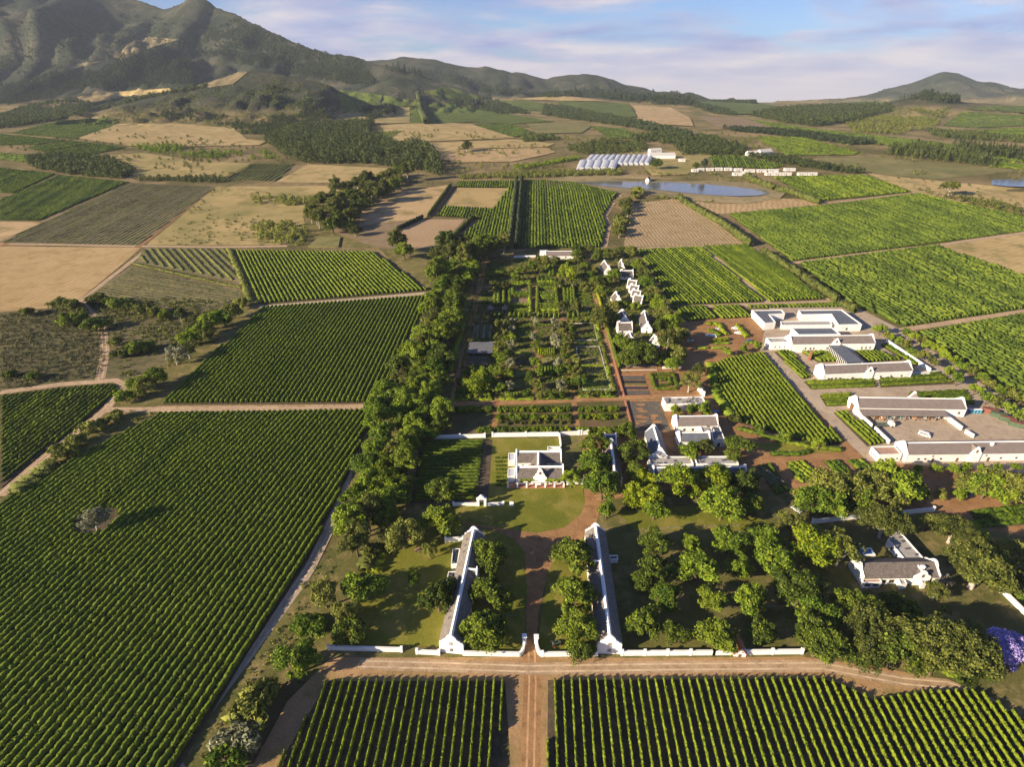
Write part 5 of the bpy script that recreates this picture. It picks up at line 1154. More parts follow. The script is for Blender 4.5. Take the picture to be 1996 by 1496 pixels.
house('cellar_hall', 'front winery hall with brown roof and small barred windows', 'building', (1600, 711), (1771.5, 704.5), 9.0, 5.6, 8.4, 'plain', 'roof_brown', .8, .45,
      [W('L', x, 1.7, 1.2, .8) for x in (3.5, 5.2, 7.5, 10, 17)] + [W('L', x, 1.9, .8, .8) for x in (33, 39, 45)] + [('L', 25.6, 0, 2.6, 3.2, 'door')], [(25.6, -1, 4.6, 8.8, 'plain')])
def bridge():
    Q = [to_plane(ground_pt(p)) for p in unproject([1613, 1640, 1683, 1650], [671, 671.5, 705, 706], 5.0)]; c = sum(Q, Vector()) / 4
    e = frame('glass_bridge', R_PLANE @ c, 0); tag(e, 'glass walled gallery with dark flat roof joining the two winery halls', 'gallery'); v = [q - c for q in Q][::-1]
    MB().poly([(q.x, q.y, 4.7) for q in v] + [(q.x, q.y, 5.05) for q in v], [(3, 2, 1, 0), (4, 5, 6, 7), (0, 1, 5, 4), (1, 2, 6, 5), (2, 3, 7, 6), (3, 0, 4, 7)]).build('roof', M['roof_slate'], e)
    u = [q * .93 for q in v]
    MB().poly([(q.x, q.y, 0) for q in u] + [(q.x, q.y, 4.69) for q in u], [(0, 1, 5, 4), (1, 2, 6, 5), (2, 3, 7, 6), (3, 0, 4, 7)]).build('glass_wall', M['glass'], e)
    for s in (0, 2):
        a, b = u[s], u[s + 1] if s + 1 < 4 else u[0]
        a, b = (u[1], u[2]) if s == 0 else (u[3], u[0])
        for k in range(13):
            p = a + (b - a) * k / 12 ; q = p * 1.02; MB().box(q.x - .1, q.x + .1, q.y - .1, q.y + .1, -.2, 4.69).build('column', M['white_trim'], e)
bridge()
wall('long white wall stepping along the tree lined drive right of the winery', [(1726, 669), (1812, 727)], 2.6, .6, name='boundary_wall')
wall('low white wall running right from the front winery hall', [(1776, 733), (1826, 729)], 1.8, .5, name='boundary_wall')
block('chimney_stack', 'square brick chimney standing among the vines between the winery halls', 'chimney', [(1574, 704), (1579, 704), (1579.5, 700), (1574.5, 700)], 6.0, 'brick')
# farm yard
house('barn', 'long brown roofed barn behind the farm yard veranda', 'barn', (1666, 773.5), (1876, 776.5), 9.5, 5.0, 8.0, 'plain', 'roof_brown', .8, .45, [('A', 0, 0, 3.2, 4.2, 'door'), W('L', 50, 2)], [(32, 1, 5, 8.8, 'plain')])
def veranda():
    a, b, c, d = [to_plane(ground_pt(p)) for p in (G(1674, 797, 4.4), G(1839, 799.5, 4.4), G(1850, 812, 3.2), G(1682, 810.5, 3.2))]
    e = frame('veranda', R_PLANE @ a, 0); tag(e, 'long open veranda roof along the front of the yard barn', 'veranda'); o = a; a, b, c, d = a - o, b - o, c - o, d - o
    P = [(a.x, a.y, 4.4), (b.x, b.y, 4.4), (c.x, c.y, 3.2), (d.x, d.y, 3.2)]
    MB().poly([(x, y, z - .15) for x, y, z in P] + P, [(0, 1, 2, 3), (7, 6, 5, 4), (0, 4, 5, 1), (1, 5, 6, 2), (2, 6, 7, 3), (3, 7, 4, 0)]).build('roof', M['roof_brown'], e)
    for k in range(9):
        p = d + (c - d) * (.02 + .96 * k / 8); MB().box(p.x - .14, p.x + .14, p.y + .15, p.y + .43, -.2, 3.1).build('post', M['wood_grey'], e)
veranda()
house('farm_wing', 'long white wing with small windows along the front of the farm yard', 'building', (1760, 862), (2080, 858), 9.0, 4.6, 7.6, 'plain', 'roof_brown', .8, .45,
      [W('L', x, 1.4, .8, .7) for x in (6, 9, 16, 31, 43, 50)] + [W('L', x, 3.0, .6, .5) for x in (12, 36, 54)] + [('L', 12.5, 0, 1, 2.1, 'door'), ('L', 23.5, 0, 1.1, 2.1, 'door'), ('L', 37.5, 0, 1.2, 2.2, 'door')], [(30.5, -1, 5.0, 8.2, 'plain')], [(39, -1.5, 1.2)])
flat('farm_block', 'flat white block with terracotta roof deck at the left end of the farm wing', 'building', [(1698, 870), (1744, 869), (1758, 885), (1713, 886.5)], 4.0, 'roof_tile', .4, .4, wins=[(0, .12, 1.2, .7, .7), (0, .35, 1.2, .7, .7), (0, .6, 1.2, .7, .7), (0, .85, 1.2, .7, .7), (3, .25, 1.2, .6, .7), (3, .5, 1.2, .6, .7), (3, .75, 1.2, .6, .7)])
wall('upper white yard wall along the vine strip left of the farm yard', [(1668, 808), (1698, 836)], 2.4, .6, name='yard_wall')
wall('lower white yard wall meeting the terracotta decked block', [(1704, 840), (1732, 867)], 2.2, .6, name='yard_wall')
wall('short white wall dividing the farm yard from the bare ground at right', [(1838, 814), (1873, 840)], 2.2, .8, name='yard_wall')
wall('tiny sloping white wall stub in the shadow across the farm yard', [(1880, 845), (1897, 855)], 2.0, .5, name='yard_wall')
# cottages
COTT = [('white gabled cottage at the back left of the cottage lane', (1187, 521), (1178, 508), 6.4), ('white gabled cottage at the back of the cottage lane beside the hedge trees', (1214, 517), (1211, 506), 5.0),
        ('cross lying cottage with brown roof at the back of the cottage lane', (1209, 527), (1234, 526.5), 5.6), ('single white cottage with a pointed gable left of the terrace row', (1206, 580), (1200.5, 569), 6.6),
        ('tall white cottage behind the brown roofed cross cottage', (1218, 618), (1213, 604), 7.6), ('brown roofed cross cottage in front of the tall cottage', (1203, 628.5), (1232, 628), 6.8),
        ('narrow white cottage standing alone at right of the cottage lane', (1262, 631), (1256, 606), 6.6), ('shaded white cottage in front of the brown roofed cross cottage', (1233, 662), (1227, 646), 7.0),
        ('small white cottage half hidden by trees at the right front of the lane', (1279, 660), (1275, 653), 5.2)]
for lb, a, b, w_ in COTT:
    house('cottage', lb, 'cottage', a, b, w_, 3.0, 6.6, 'plain', 'thatch', .7, .4, [W('A', 0, 3.4, .7, .8), W('L', 3, 1.0), W('R', 3, 1.0), ('A', 0, 0, .95, 2.0, 'door')] if abs(a[1] - b[1]) > 3 else [W('L', 3, 1.0), W('L', 7, 1)], [], [(1.2, 0, .9)])
for k in range(4):
    house('cottage', ordinal(k + 1) + ' cottage from the front in the stepped white terrace row', 'cottage', (1236 - 3.8 * k, 574 - 9.8 * k), (1254 - 4.0 * k, 577 - 9.9 * k), 5.6, 3.0, 6.2, 'plain', 'thatch', .7, .35, [W('A', 0, 3.4, .7, .8), ('A', 0, 0, .95, 2.0, 'door')], [], [(1.2, 0, .9)], 'cottages of the terrace row')
house('garden_house', 'long low white house with grey roof closing the top of the garden', 'house', (1063, 489.5), (1121.5, 489), 7.5, 3.4, 6.0, 'plain', 'roof_brown', .8, .4, [W('L', 4, 1.1), W('L', 10, 1.1), W('L', 17, 1.1)])
block('garden_house_block', 'low white flat block left of the garden house', 'building', [(1052, 499), (1068, 499), (1067, 494), (1052, 494)], 2.8, 'white')
wall('long low white wall at the top left of the garden', [(1002, 503), (1044, 502)], 1.8, .5, name='garden_wall')
# walls round the estate
def swoop(label, P0, P1, side):
    pts = []
    a, b = np.array(unproject([P0[0], P1[0]], [P0[1], P1[1]]))
    for k in range(7):
        t = k / 6; ang = t * math.pi / 2
        pts.append((a[0] + (b[0] - a[0]) * math.sin(ang), a[1] + (b[1] - a[1]) * (1 - math.cos(ang)), 0))
    P = [Vector((x, y, float(height(np.array([x]), np.array([y]))[0]))) for x, y, _ in pts]
    e = empty('gate_wall', P[0]); tag(e, label, 'gate wall'); m = MB()
    for i, (p, q) in enumerate(zip(P, P[1:])):
        d = (q - p); d.z = 0; d.normalize(); n = Vector((-d.y, d.x, 0)) * .35; u = Vector((0, 0, 1)); z0, z1 = 1.9 + 1.2 * (i / 6) ** 2, 1.9 + 1.2 * ((i + 1) / 6) ** 2
        p0, q0 = p - P[0], q - P[0]; c = [p0 - n, q0 - n, q0 + n, p0 + n]
        m.poly([tuple(x - u * .3) for x in c] + [tuple(c[0] + u * z0), tuple(c[1] + u * z1), tuple(c[2] + u * z1), tuple(c[3] + u * z0)], [(3, 2, 1, 0), (4, 5, 6, 7), (0, 1, 5, 4), (1, 2, 6, 5), (2, 3, 7, 6), (3, 0, 4, 7)])
    m.build('wall_panel', M['white'], e); p = P[-1] - P[0]
    MB().box(p.x - .6, p.x + .6, p.y - .6, p.y + .6, p.z - .3, p.z + 3.4).box(p.x - .75, p.x + .75, p.y - .75, p.y + .75, p.z + 3.403, p.z + 3.7).build('gate_post', M['white_trim'], e)
wall('white front wall at the far left, in front of the picnic lawn', [(642, 1268), (783, 1272)], 1.7, .5, 20, name='boundary_wall')
wall('short white front wall touching the left barn', [(813, 1276), (856, 1278)], 1.7, .5, 12, name='boundary_wall')
wall('white front wall between the left barn and the central gate', [(902, 1279), (1011, 1281)], 1.8, .5, 0, name='boundary_wall')
wall('white front wall between the central gate and the right barn', [(1057, 1281), (1163, 1280)], 1.8, .5, 9, name='boundary_wall')
wall('long white front wall with buttress posts right of the right barn', [(1212, 1279), (1390, 1278), (1562, 1276)], 1.9, .5, 8, name='boundary_wall')
swoop('left swooping wing of the white central gate', (1011, 1281), (1022, 1256), -1); swoop('right swooping wing of the white central gate', (1057, 1281), (1045, 1257), 1)
wall('white wall running left from the far gable of the left barn', [(869, 1058), (903, 1056)], 2.0, .5, 9, name='garden_wall')
wall('white garden wall behind the shaded vine plot', [(848, 857), (945, 854)], 2.0, .5, 14, name='garden_wall')
wall('white garden wall behind the manor lawn', [(960, 853), (1090, 851), (1128, 849)], 2.2, .5, 14, name='garden_wall')
wall('short white garden wall right of the gap behind the manor', [(1133, 849), (1146, 848)], 2.2, .5, 8, name='garden_wall')
wall('white wall running from the garden wall down to the manor rear wing', [(1090, 852), (1093, 874)], 2.2, .5, name='garden_wall')
wall('low white wall in front of the shaded vine plot', [(884, 987), (932, 987)], 1.4, .5, 10, name='garden_wall')
wall('low white wall right of the bell gate', [(946, 987), (981, 986)], 1.4, .5, 8, name='garden_wall')
wall('short white wall right of the manor beside the airy young tree', [(1106, 946), (1136, 944)], 1.6, .5, 6, name='garden_wall')
wall('white gate pillar pair at the start of the drive beside the dark trees', [(1146, 944), (1153, 944)], 1.8, .6, 2, name='garden_wall')
block('gate_pillar', 'lone white pillar on the lawn right of the low wall', 'pillar', [(993, 989), (1001, 989), (1001, 986), (993, 986)], 2.2, 'white_trim')
def bell_gate():
    P = ground_pt(G(939, 987)); e = frame('bell_gate', P, 0); tag(e, 'white bell gate with stepped top in the low wall by the shaded vines', 'gate')
    for x in (-1.4, 1.4): MB().box(x - .5, x + .5, -.5, .5, -.3, 3.6).build('pier', M['white_trim'], e)
    MB().prism([(-2.1, 3.603), (2.1, 3.603), (1.9, 4.2), (1.2, 4.3), (.8, 5.2), (0, 5.6), (-.8, 5.2), (-1.2, 4.3), (-1.9, 4.2)], 'y', -.45, .45).build('pediment', M['white_trim'], e)
    MB().cyl(0, 0, 2.6, 3.5, .42, .15, 10).build('bell', M['metal'], e)
bell_gate()
wall('white wall with posts behind the courtyard house, left of the grey green tree', [(1583, 1022), (1690, 1010)], 2.0, .5, 12, name='boundary_wall')
wall('white wall behind the courtyard house, right of the grey green tree', [(1753, 1005), (1818, 998)], 2.0, .5, 16, name='boundary_wall')
wall('white wall running off the right edge below the big dark crowns', [(1955, 1160), (2010, 1215)], 2.0, .5, name='boundary_wall')
wall('small white wall stub at the garden gate beside the big vineyard', [(826, 797), (834, 784)], 2.4, .7, 4, name='garden_wall')
wall('white gate wall with round pillar behind the cluttered kitchen roof', [(1361, 762), (1371, 774)], 2.6, .7, 4, name='garden_wall')
wall('short white wall beside the clipped square maze', [(1291, 720), (1328, 718)], 1.4, .5, name='garden_wall')
e, L = house('brick_hut', 'small steep roofed brick hut against the long front wall', 'hut', (1446, 1262), (1440, 1240), 3.6, 1.6, 4.6, 'tri', 'brick', .1, 0, [('A', 0, 0, .9, 1.5, 'door')], ends='')
# far buildings
for k in range(17):
    front = k < 5
    x = 1131 + 15.2 * k if front else 1146 + 10.3 * (k - 5); y0, y1 = (331, 317) if front else ((322, 306.5) if k > 9 else (316.5, 306.5))
    w_px = 15.0 if front else 10.2
    A, B = G(x, y0), G(x + (6 if front else 9), y1); A, B = to_plane(A), to_plane(B); d = B - A; th = math.atan2(d.y, d.x); L_ = math.hypot(d.x, d.y)
    wd = w_px * m_per_px(R_PLANE @ A); e = frame('greenhouse', R_PLANE @ A, th)
    tag(e, (ordinal(k + 1) + ' arched greenhouse from the left in the front row beside the dam') if front else (ordinal(k - 4) + ' arched greenhouse from the left in the back row beside the dam'), 'greenhouse', 'arched greenhouses')
    arc = [(-wd / 2, 0), (-wd / 2, 1.8)] + [(-wd / 2 * math.cos(t), 1.8 + 2.3 * math.sin(t)) for t in np.linspace(.15, math.pi - .15, 9)] + [(wd / 2, 1.8), (wd / 2, 0)]
    MB().prism(arc, 'x', 0, L_).build('film_cover', M['greenhouse'], e)
    g = MB()
    for q in range(1, 6): g.prism([(y * 1.01, z * 1.01 + .02) for y, z in arc], 'x', L_ * q / 6, L_ * q / 6 + .35)
    g.build('hoops', M['white_trim'], e)
HB = [('white packing shed with a pale roof right of the greenhouses', (1265, 297), (1315, 297), 16, 5, 8), ('white house above the packing shed', (1266, 289), (1288, 288), 9, 4, 7),
      ('white farmhouse left of the dark tree belt, twin of a taller one', (1457, 294), (1480, 293), 10, 4, 7), ('taller white farmhouse in front of the dark tree belt', (1480, 291), (1502, 289), 11, 5, 9),
      ('white farmstead roof among the stream trees at left', (743, 286), (774, 285), 10, 3.5, 6), ('smaller white farm shed right of the stream farmstead', (783, 292), (800, 292), 9, 3.5, 6),
      ('tiny white shed on the pale ground right of the packing shed', (1324, 309), (1336, 309), 6, 2.6, 4)]
for lb, a, b, w_, hw, hr in HB: house('farmhouse', lb, 'house', a, b, w_, hw, hr, 'tri', 'roof_pale', .2, 0, [W('L', 5, 1.2), W('L', 9, 1.2)], ends='')
CR = [(150,185,938),(185,218,933),(230,270,932),(280,320,931),(330,372,931),(388,428,934),(378,430,957),(432,460,950),(447,500,940),(512,565,940),(575,630,939),(665,725,933),(560,604,957),(606,645,957),(650,703,957),(740,790,957),(795,846,957)]
for k, (x0, x1, y) in enumerate(sorted(CR)):
    house('worker_cottage', ordinal(k + 1) + ' cottage from the left in the white rows behind the dam', 'cottage', (1296 + x0 * .3507, y * .3507), (1296 + x1 * .3507, y * .3507 - .1), 4.6, 2.2, 3.8, 'tri', 'roof_pale', .3, 0, [W('L', 3, 1.0), ('L', 6, 0, 1, 2, 'door')], group='white cottages behind the dam', ends='')
house('pump_house', 'small thatched pump hut on the spit in the dam', 'hut', (1262, 345.5), (1265, 344), 5, 3, 6, 'tri', 'thatch_pale', .1, 0, ends='')
# ------------------------------------------------------------------ garden, hedges, yard things
def gz(x, y): return (840 + .2406 * x, 480 + .2406 * y)
def hedge(label, a, b, w, h, mat='hedge', cat='hedge', name='hedge', leaves=14, leaf=.4, step=.7, group=None, jag=.35, seed=None, bottom=.08, pts=None):
    """a clipped hedge or windbreak between photo points (several points make one bent hedge)"""
    line = pts or [a, b]; P = unproject([p[0] for p in line], [p[1] for p in line])
    rng = np.random.default_rng(seed if seed is not None else abs(int(line[0][0] * 13 + line[0][1] * 7)))
    Vs, Fs, n = [], [], 0
    for p, q in zip(P, P[1:]):
        V, F = row_np(p[:2], q[:2], w, h, step, rng, leaves, leaf, bottom=bottom, jag=jag); Vs.append(V); Fs.append(F + n); n += len(V)
    V = np.concatenate(Vs); o = P[0]
    return tag(obj_np(name, V - o, [np.concatenate(Fs)], M[mat], loc=o), label, cat, group)
# windbreaks and tall hedges
def wbreak(label, pts, w, h, mat='wind', leaves=16, leaf=.9): hedge(label, None, None, w, h, mat, 'windbreak', 'windbreak', leaves, leaf, 1.4, jag=.7, pts=pts)
wbreak('feathery windbreak from the dam to the first pale field corner', [(1454,346),(1508,371)], 5, 6.5)
wbreak('feathery windbreak beside the green block right of the dam', [(1512,373),(1597,399)], 4.5, 6)
wbreak('long feathery windbreak between the brown ploughed field and the orchard', [(1322,388),(1400,438),(1462,482)], 5, 6.5)
wbreak('windbreak between the split vineyard and the large orchard block', [(1484,495),(1560,541)], 4.2, 5.2)
wbreak('windbreak running down to the pale track behind the flat roofed cellars', [(1562,544),(1630,590)], 4.2, 5.2)
wbreak('short bushy windbreak end behind the right flat roofed cellar', [(1640,598),(1668,612)], 4.5, 5)
wbreak('left one of the twin tall clipped hedges up the middle vineyard', [(991,487),(998,440),(1007,353)], 3.2, 6.5, 'pine', 30, .6)
wbreak('right one of the twin tall clipped hedges up the middle vineyard', [(1006,487),(1010,440),(1017,353)], 3.2, 6.5, 'pine', 30, .6)
wbreak('diagonal hedge left of the pale inset square field', [(878,364),(835,424)], 2.6, 4)
wbreak('diagonal hedge with a bare strip beside it left of the middle vineyard', [(936,427),(922,427),(862,486)], 3.0, 4)
wbreak('row of thin cypress like trees above the bean rows', [(775,450),(825,426)], 2.0, 4, 'pine')
wbreak('low hedge along the grey road by the dry pasture', [(1785,380),(1900,407),(1996,430)], 3.0, 2.5, 'green')
wbreak('tall straight windbreak on the hillside behind the narrow vineyard square', [(816,188),(831,243)], 12, 14, 'pine', 8, 2.6)
wbreak('grassy ditch hedge between the striped herb beds and the trapezoid vineyard', [(447,487),(478,560),(486,590)], 4, 1.8, 'reed', 12, .7)
wbreak('grassy bank along the striped herb beds', [(258,514),(380,542),(470,562)], 2.6, .9, 'reed', 8, .6)
# hedges of the garden
hedge('long clipped hedge between the right garden path and the cottages, far half', gz(1332,345), gz(1400,560), 1.6, 2.4, 'bright')
hedge('long clipped hedge between the right garden path and the cottages, near half', gz(1412,625), gz(1525,1000), 1.8, 2.6, 'hedge')
hedge('bright low hedge at the left of the left garden path, beside the dark belt', gz(262,630), gz(150,1030), 3.0, 1.6, 'green')
HR = [  # hedge rooms of the upper garden: (x0, y0, x1, y1)
 (520,345,515,490),(545,345,545,490),(592,345,590,490),
 (632,308,815,305),(632,325,815,322),(640,345,640,425),(660,345,658,420),(802,340,805,420),(660,398,795,396),(665,415,795,412),
 (642,432,640,545),(800,430,806,545),(650,495,800,492),(650,515,800,512),(650,535,806,532),
 (862,305,1010,303),(865,325,1015,323),(866,345,860,545),(1010,345,1025,480),(875,398,1015,398),(885,420,1020,420),(895,436,1025,436),
 (870,490,1030,490),(868,512,1035,512),(865,535,1040,535),(880,350,1000,350),
 (1080,340,1085,470),(1105,335,1110,470),(1130,335,1140,470),(1150,335,1160,465),
 (1180,345,1275,345),(1180,370,1280,370),(1185,395,1285,395),(1190,425,1290,425),(1195,455,1295,455),
 (390,400,490,398),(385,430,490,428),(380,465,490,465),(440,205,590,203),(440,225,590,225),(440,245,590,245),(960,165,965,250),(985,170,988,250)]
for i, (x0, y0, x1, y1) in enumerate(sorted(HR, key=lambda r: -r[1])):
    dark = x0 < 500 and y0 > 350 or x0 > 1175
    hedge(ordinal(i + 1) + ' leafy hedge from the front among the hedge rooms of the upper garden', gz(x0, y0), gz(x1, y1), 2.2 if not dark else 1.5, 2.6 if not dark else 1.3, 'hedge' if dark else ('green' if i % 3 == 1 else 'hedge'), leaves=22, leaf=.5, group='hedge rooms of the upper garden', jag=.55)
k = 0
for y, xs, hh in ((575, (480,520,555,640,675,715,755,795,870,915,960,1000,1040,1115,1155,1195,1240,1280), 3.0), (288, (455,490,680,720,758,797,865,902,938,975,1012), 2.6)):
    for x in xs:
        k += 1; q = 12 if y > 400 else 9
        hedge(ordinal(k) + ' narrow upright hedge fin, counted along the two rows across the garden', gz(x, y + q), gz(x + (x - 820) * -.012, y - q), 1.7, hh, 'hedge' if k % 3 else 'green', leaves=30, leaf=.45, group='hedge fins across the garden')
k = 0
for x0, x1, y, mt in ((180,495,1250,'green'),(200,480,1200,'hedge'),(552,832,1248,'green'),(862,1135,1243,'hedge'),(1192,1500,1225,'green'),(690,830,640,'hedge'),(870,990,640,'green'),(690,820,690,'green'),(870,985,688,'hedge'),(690,815,768,'green'),(870,1000,764,'hedge'),(700,800,820,'scrub'),(700,820,990,'scrub'),(870,1000,812,'scrub'),(690,790,870,'green'),
                      (330,515,770,'olive'),(670,800,1165,'olive'),(880,1010,1165,'scrub'),(1240,1380,1130,'green'),(1235,1395,1165,'green'),(1215,1400,975,'green'),(1170,1330,760,'olive')):
    k += 1; hedge(ordinal(k) + ' low clipped bed edging in the lower garden', gz(x0, y), gz(x1, y), 1.4 if y < 1190 else 2.0, .8 if y < 1190 else 1.1, mt, leaves=18, leaf=.4, group='low hedges of the lower garden', jag=.5)
k = 0
for x0, y0, x1, y1, mt in ((1340,640,1365,690,'green'),(1350,700,1375,760,'hedge'),(1380,790,1415,880,'olive'),(1405,890,1430,960,'olive'),(1430,985,1450,1050,'green'),(1445,1060,1490,1190,'olive'),(1128,640,1165,760,'olive')):
    k += 1; hedge(ordinal(k) + ' grey green border strip along the inside of the right garden path', gz(x0, y0), gz(x1, y1), 2.4, 1.3, mt, leaves=24, leaf=.45, group='border strips along the right path', jag=.8)
k = 0
for x in (345, 372, 400, 425, 450, 475):
    k += 1; hedge(ordinal(k) + ' silvery artichoke row from the left in the top left vegetable bed', gz(x, 755), gz(x + 12, 650), 1.3, 1.3, 'silver', 'plant row', 'artichoke_row', 22, .5, group='artichoke rows', jag=.9)
for x in (872, 890, 908, 926, 944, 962, 980, 998):
    k += 1; hedge(ordinal(k - 6) + ' short yellow green bean row from the left beside the brick circle', gz(x, 890), gz(x + (840 - x) * .03 + 3, 838), 1.0, 1.6, 'bright', 'plant row', 'bean_row', 26, .4, group='bean rows')
for x in (905, 928, 952, 975, 998):
    k += 1; hedge(ordinal(k - 14) + ' short dark green berry row from the left in the lower middle bed', gz(x, 1050), gz(x - 3, 992), 1.2, 1.8, 'green', 'plant row', 'berry_row', 24, .45, group='berry rows')
# beds, terraces and low walls of the garden
M['bed_lawn'] = ground_mat('bed_lawn', (0.11, 0.12, 0.03), (0.17, 0.16, 0.05), (0.25, 0.19, 0.09), 0.08, 0.2, fine=.4)
M['pebble'] = ground_mat('pebble_terrace', (0.11, 0.095, 0.08), (0.16, 0.135, 0.11), (0.07, 0.06, 0.05), 0.5, 1.2, fine=.8)
for poly, mt in (([(690,1005),(800,1005),(800,1062),(680,1062)],'bed_lawn'),([(690,1075),(810,1075),(810,1150),(670,1150)],'bed_lawn'),([(1195,905),(1375,905),(1395,965),(1200,965)],'meadow'),([(1255,1000),(1365,1000),(1375,1050),(1262,1050)],'meadow'),([(1235,1080),(1420,1075),(1445,1165),(1240,1168)],'bed_lawn'),
                 ([(690,912),(805,912),(805,975),(690,975)],'vine_soil_dark'),([(885,912),(1010,905),(1015,960),(880,965)],'meadow'),([(640,835),(815,835),(820,895),(640,895)],'bed_lawn'),([(1195,830),(1360,828),(1370,895),(1195,895)],'vine_soil'),
                 ([(660,350),(795,350),(795,390),(660,390)],'brown_field'),([(660,430),(795,430),(795,480),(655,480)],'brown_field'),([(885,360),(1000,360),(1005,395),(885,395)],'brown_field')):
    sheet('garden_bed', [gz(*p) for p in poly], M[mt])
for cx, cy, rx, ry in ((858, 898, 52, 22), (845, 698, 26, 13), (843, 1060, 20, 22), (848, 1000, 16, 12)):
    sheet('paved_circle', [gz(cx + rx * math.cos(t), cy + ry * math.sin(t)) for t in np.linspace(0, 2 * math.pi, 17)[:-1]], M['brick'])
sheet('terrace', [gz(1598,1268), gz(1845,1262), gz(1900,1400), gz(1945,1500), gz(1665,1500)], M['pebble'])
for cx, cy, rx, ry in ((1700,1290,38,10),(1690,1325,30,9),(1715,1345,40,9),(1690,1385,34,12),(1720,1395,46,9),(1700,1425,52,9),(1660,1445,30,9),(1810,1380,34,12),(1830,1430,40,12),(1800,1400,20,16),(1735,1465,50,8)):
    sheet('terrace_pattern', [gz(cx + rx * math.cos(t), cy + ry * math.sin(t)) for t in np.linspace(0, 2 * math.pi, 15)[:-1]], M['red_earth'])
for y0, y1, mt in ((1055,1092,'pebble'),(1096,1116,'glass'),(1120,1140,'bed_lawn'),(1144,1164,'glass'),(1176,1218,'pebble')):
    sheet('raised_bed_top', [gz(1530 + (y0 - 1050) * .2, y0), gz(1722 + (y0 - 1050) * .32, y0), gz(1722 + (y1 - 1050) * .32, y1), gz(1530 + (y1 - 1050) * .2, y1)], M[mt])
wall('brick parapet along the right garden path beside the raised beds', [gz(1482,925), gz(1562,1222)], 1.0, .7, name='brick_wall', mat='brick')
wall('brick parapet between the garden lane and the patterned terrace', [gz(1572,1265), gz(1625,1470)], 1.0, .7, name='brick_wall', mat='brick')
for i, (a, b, c) in enumerate((((1530,1050),(1722,1050),'top'),((1540,1142),(1752,1142),'middle'),((1560,1222),(1778,1218),'front'))):
    wall(f'low brick {c} edge of the raised beds right of the garden', [gz(*a), gz(*b)], .5, .35, name='bed_edge', mat='brick')
for lb, pts in (('low white wall around the upper right vegetable court', [(1150,632),(1318,630),(1348,766),(1165,768)]), ('low white wall around the lower right vegetable court', [(1185,970),(1180,822),(1362,818),(1455,1168),(1232,1172),(1228,1150)]),
                ('white edge in front of the artichoke bed', [(328,786),(515,784)]), ('pale edge of the dark bench bed by the cottages', [(1540,1012),(1830,1008)])):
    wall(lb, [gz(*p) for p in pts], .55, .26, name='garden_wall', mat='roof_pale')
def shade_house():
    P = [to_plane(p) for p in unproject(*zip(*[gz(*p) for p in ((300,905),(500,905),(508,815),(312,815))]))]; c = P[0]
    e = frame('shade_house', R_PLANE @ c, 0); tag(e, 'flat shade net house on posts at the left of the garden', 'shade house'); v = [p - c for p in P]
    MB().poly([(q.x, q.y, 3.0) for q in v] + [(q.x, q.y, 3.1) for q in v], [(3, 2, 1, 0), (4, 5, 6, 7), (0, 1, 5, 4), (1, 2, 6, 5), (2, 3, 7, 6), (3, 0, 4, 7)]).build('net_roof', M['net'], e)
    for i in range(6):
        for a, b in ((v[0], v[1]), (v[3], v[2])):
            p = a + (b - a) * (.02 + .96 * i / 5); MB().box(p.x - .1, p.x + .1, p.y - .1, p.y + .1, -.2, 2.99).build('post', M['wood_grey'], e)
shade_house()
q = gz(282, 990); pergola('slatted pergola in front of the shade net house', q[0], q[1], 6, 2.0, 3.5, 2.6)
q = gz(308, 945); pergola('second slatted frame between the shade net house and the pergola', q[0], q[1], 6, 1.9, 2.2, 2.4)
for lb, x, y in (('left pointed wooden bird house frame in the upper garden', 480, 540), ('right pointed wooden bird house frame in the upper garden', 598, 540)):
    P = ground_pt(G(*gz(x, y))); e = frame('bird_house', P, 0); tag(e, lb, 'bird house')
    for sx in (-1.5, 1.5):
        for sy in (-1.5, 1.5): MB().box(sx - .12, sx + .12, sy - .12, sy + .12, -.2, 3.2).build('post', M['wood_grey'], e)
    MB().poly([(-1.9, -1.9, 3.203), (1.9, -1.9, 3.203), (1.9, 1.9, 3.203), (-1.9, 1.9, 3.203), (0, 0, 6.2)], [(3, 2, 1, 0), (0, 1, 4), (1, 2, 4), (2, 3, 4), (3, 0, 4)]).build('roof', M['wood_grey'], e)
block('bench_bed', 'long dark raised bed in front of the cottage trees', 'planter', [gz(1542,985), gz(1826,982), gz(1822,966), gz(1540,968)], .8, 'wood_grey')
# clipped maze square
for i, pts in enumerate([[(1782,1048),(1815,1165),(1990,1165)], [(1782,1046),(1960,1042),(1995,1150)], [(1815,1075),(1925,1070),(1945,1130),(1850,1140)], [(1850,1095),(1905,1092)]]):
    hedge(['outer front and left side', 'outer back and right side', 'inner square', 'innermost strip'][i] + ' of the clipped hedge maze right of the raised beds', None, None, 2.0, 1.3, 'hedge', 'hedge', 'maze_hedge', 26, .45, pts=[gz(*p) for p in pts])
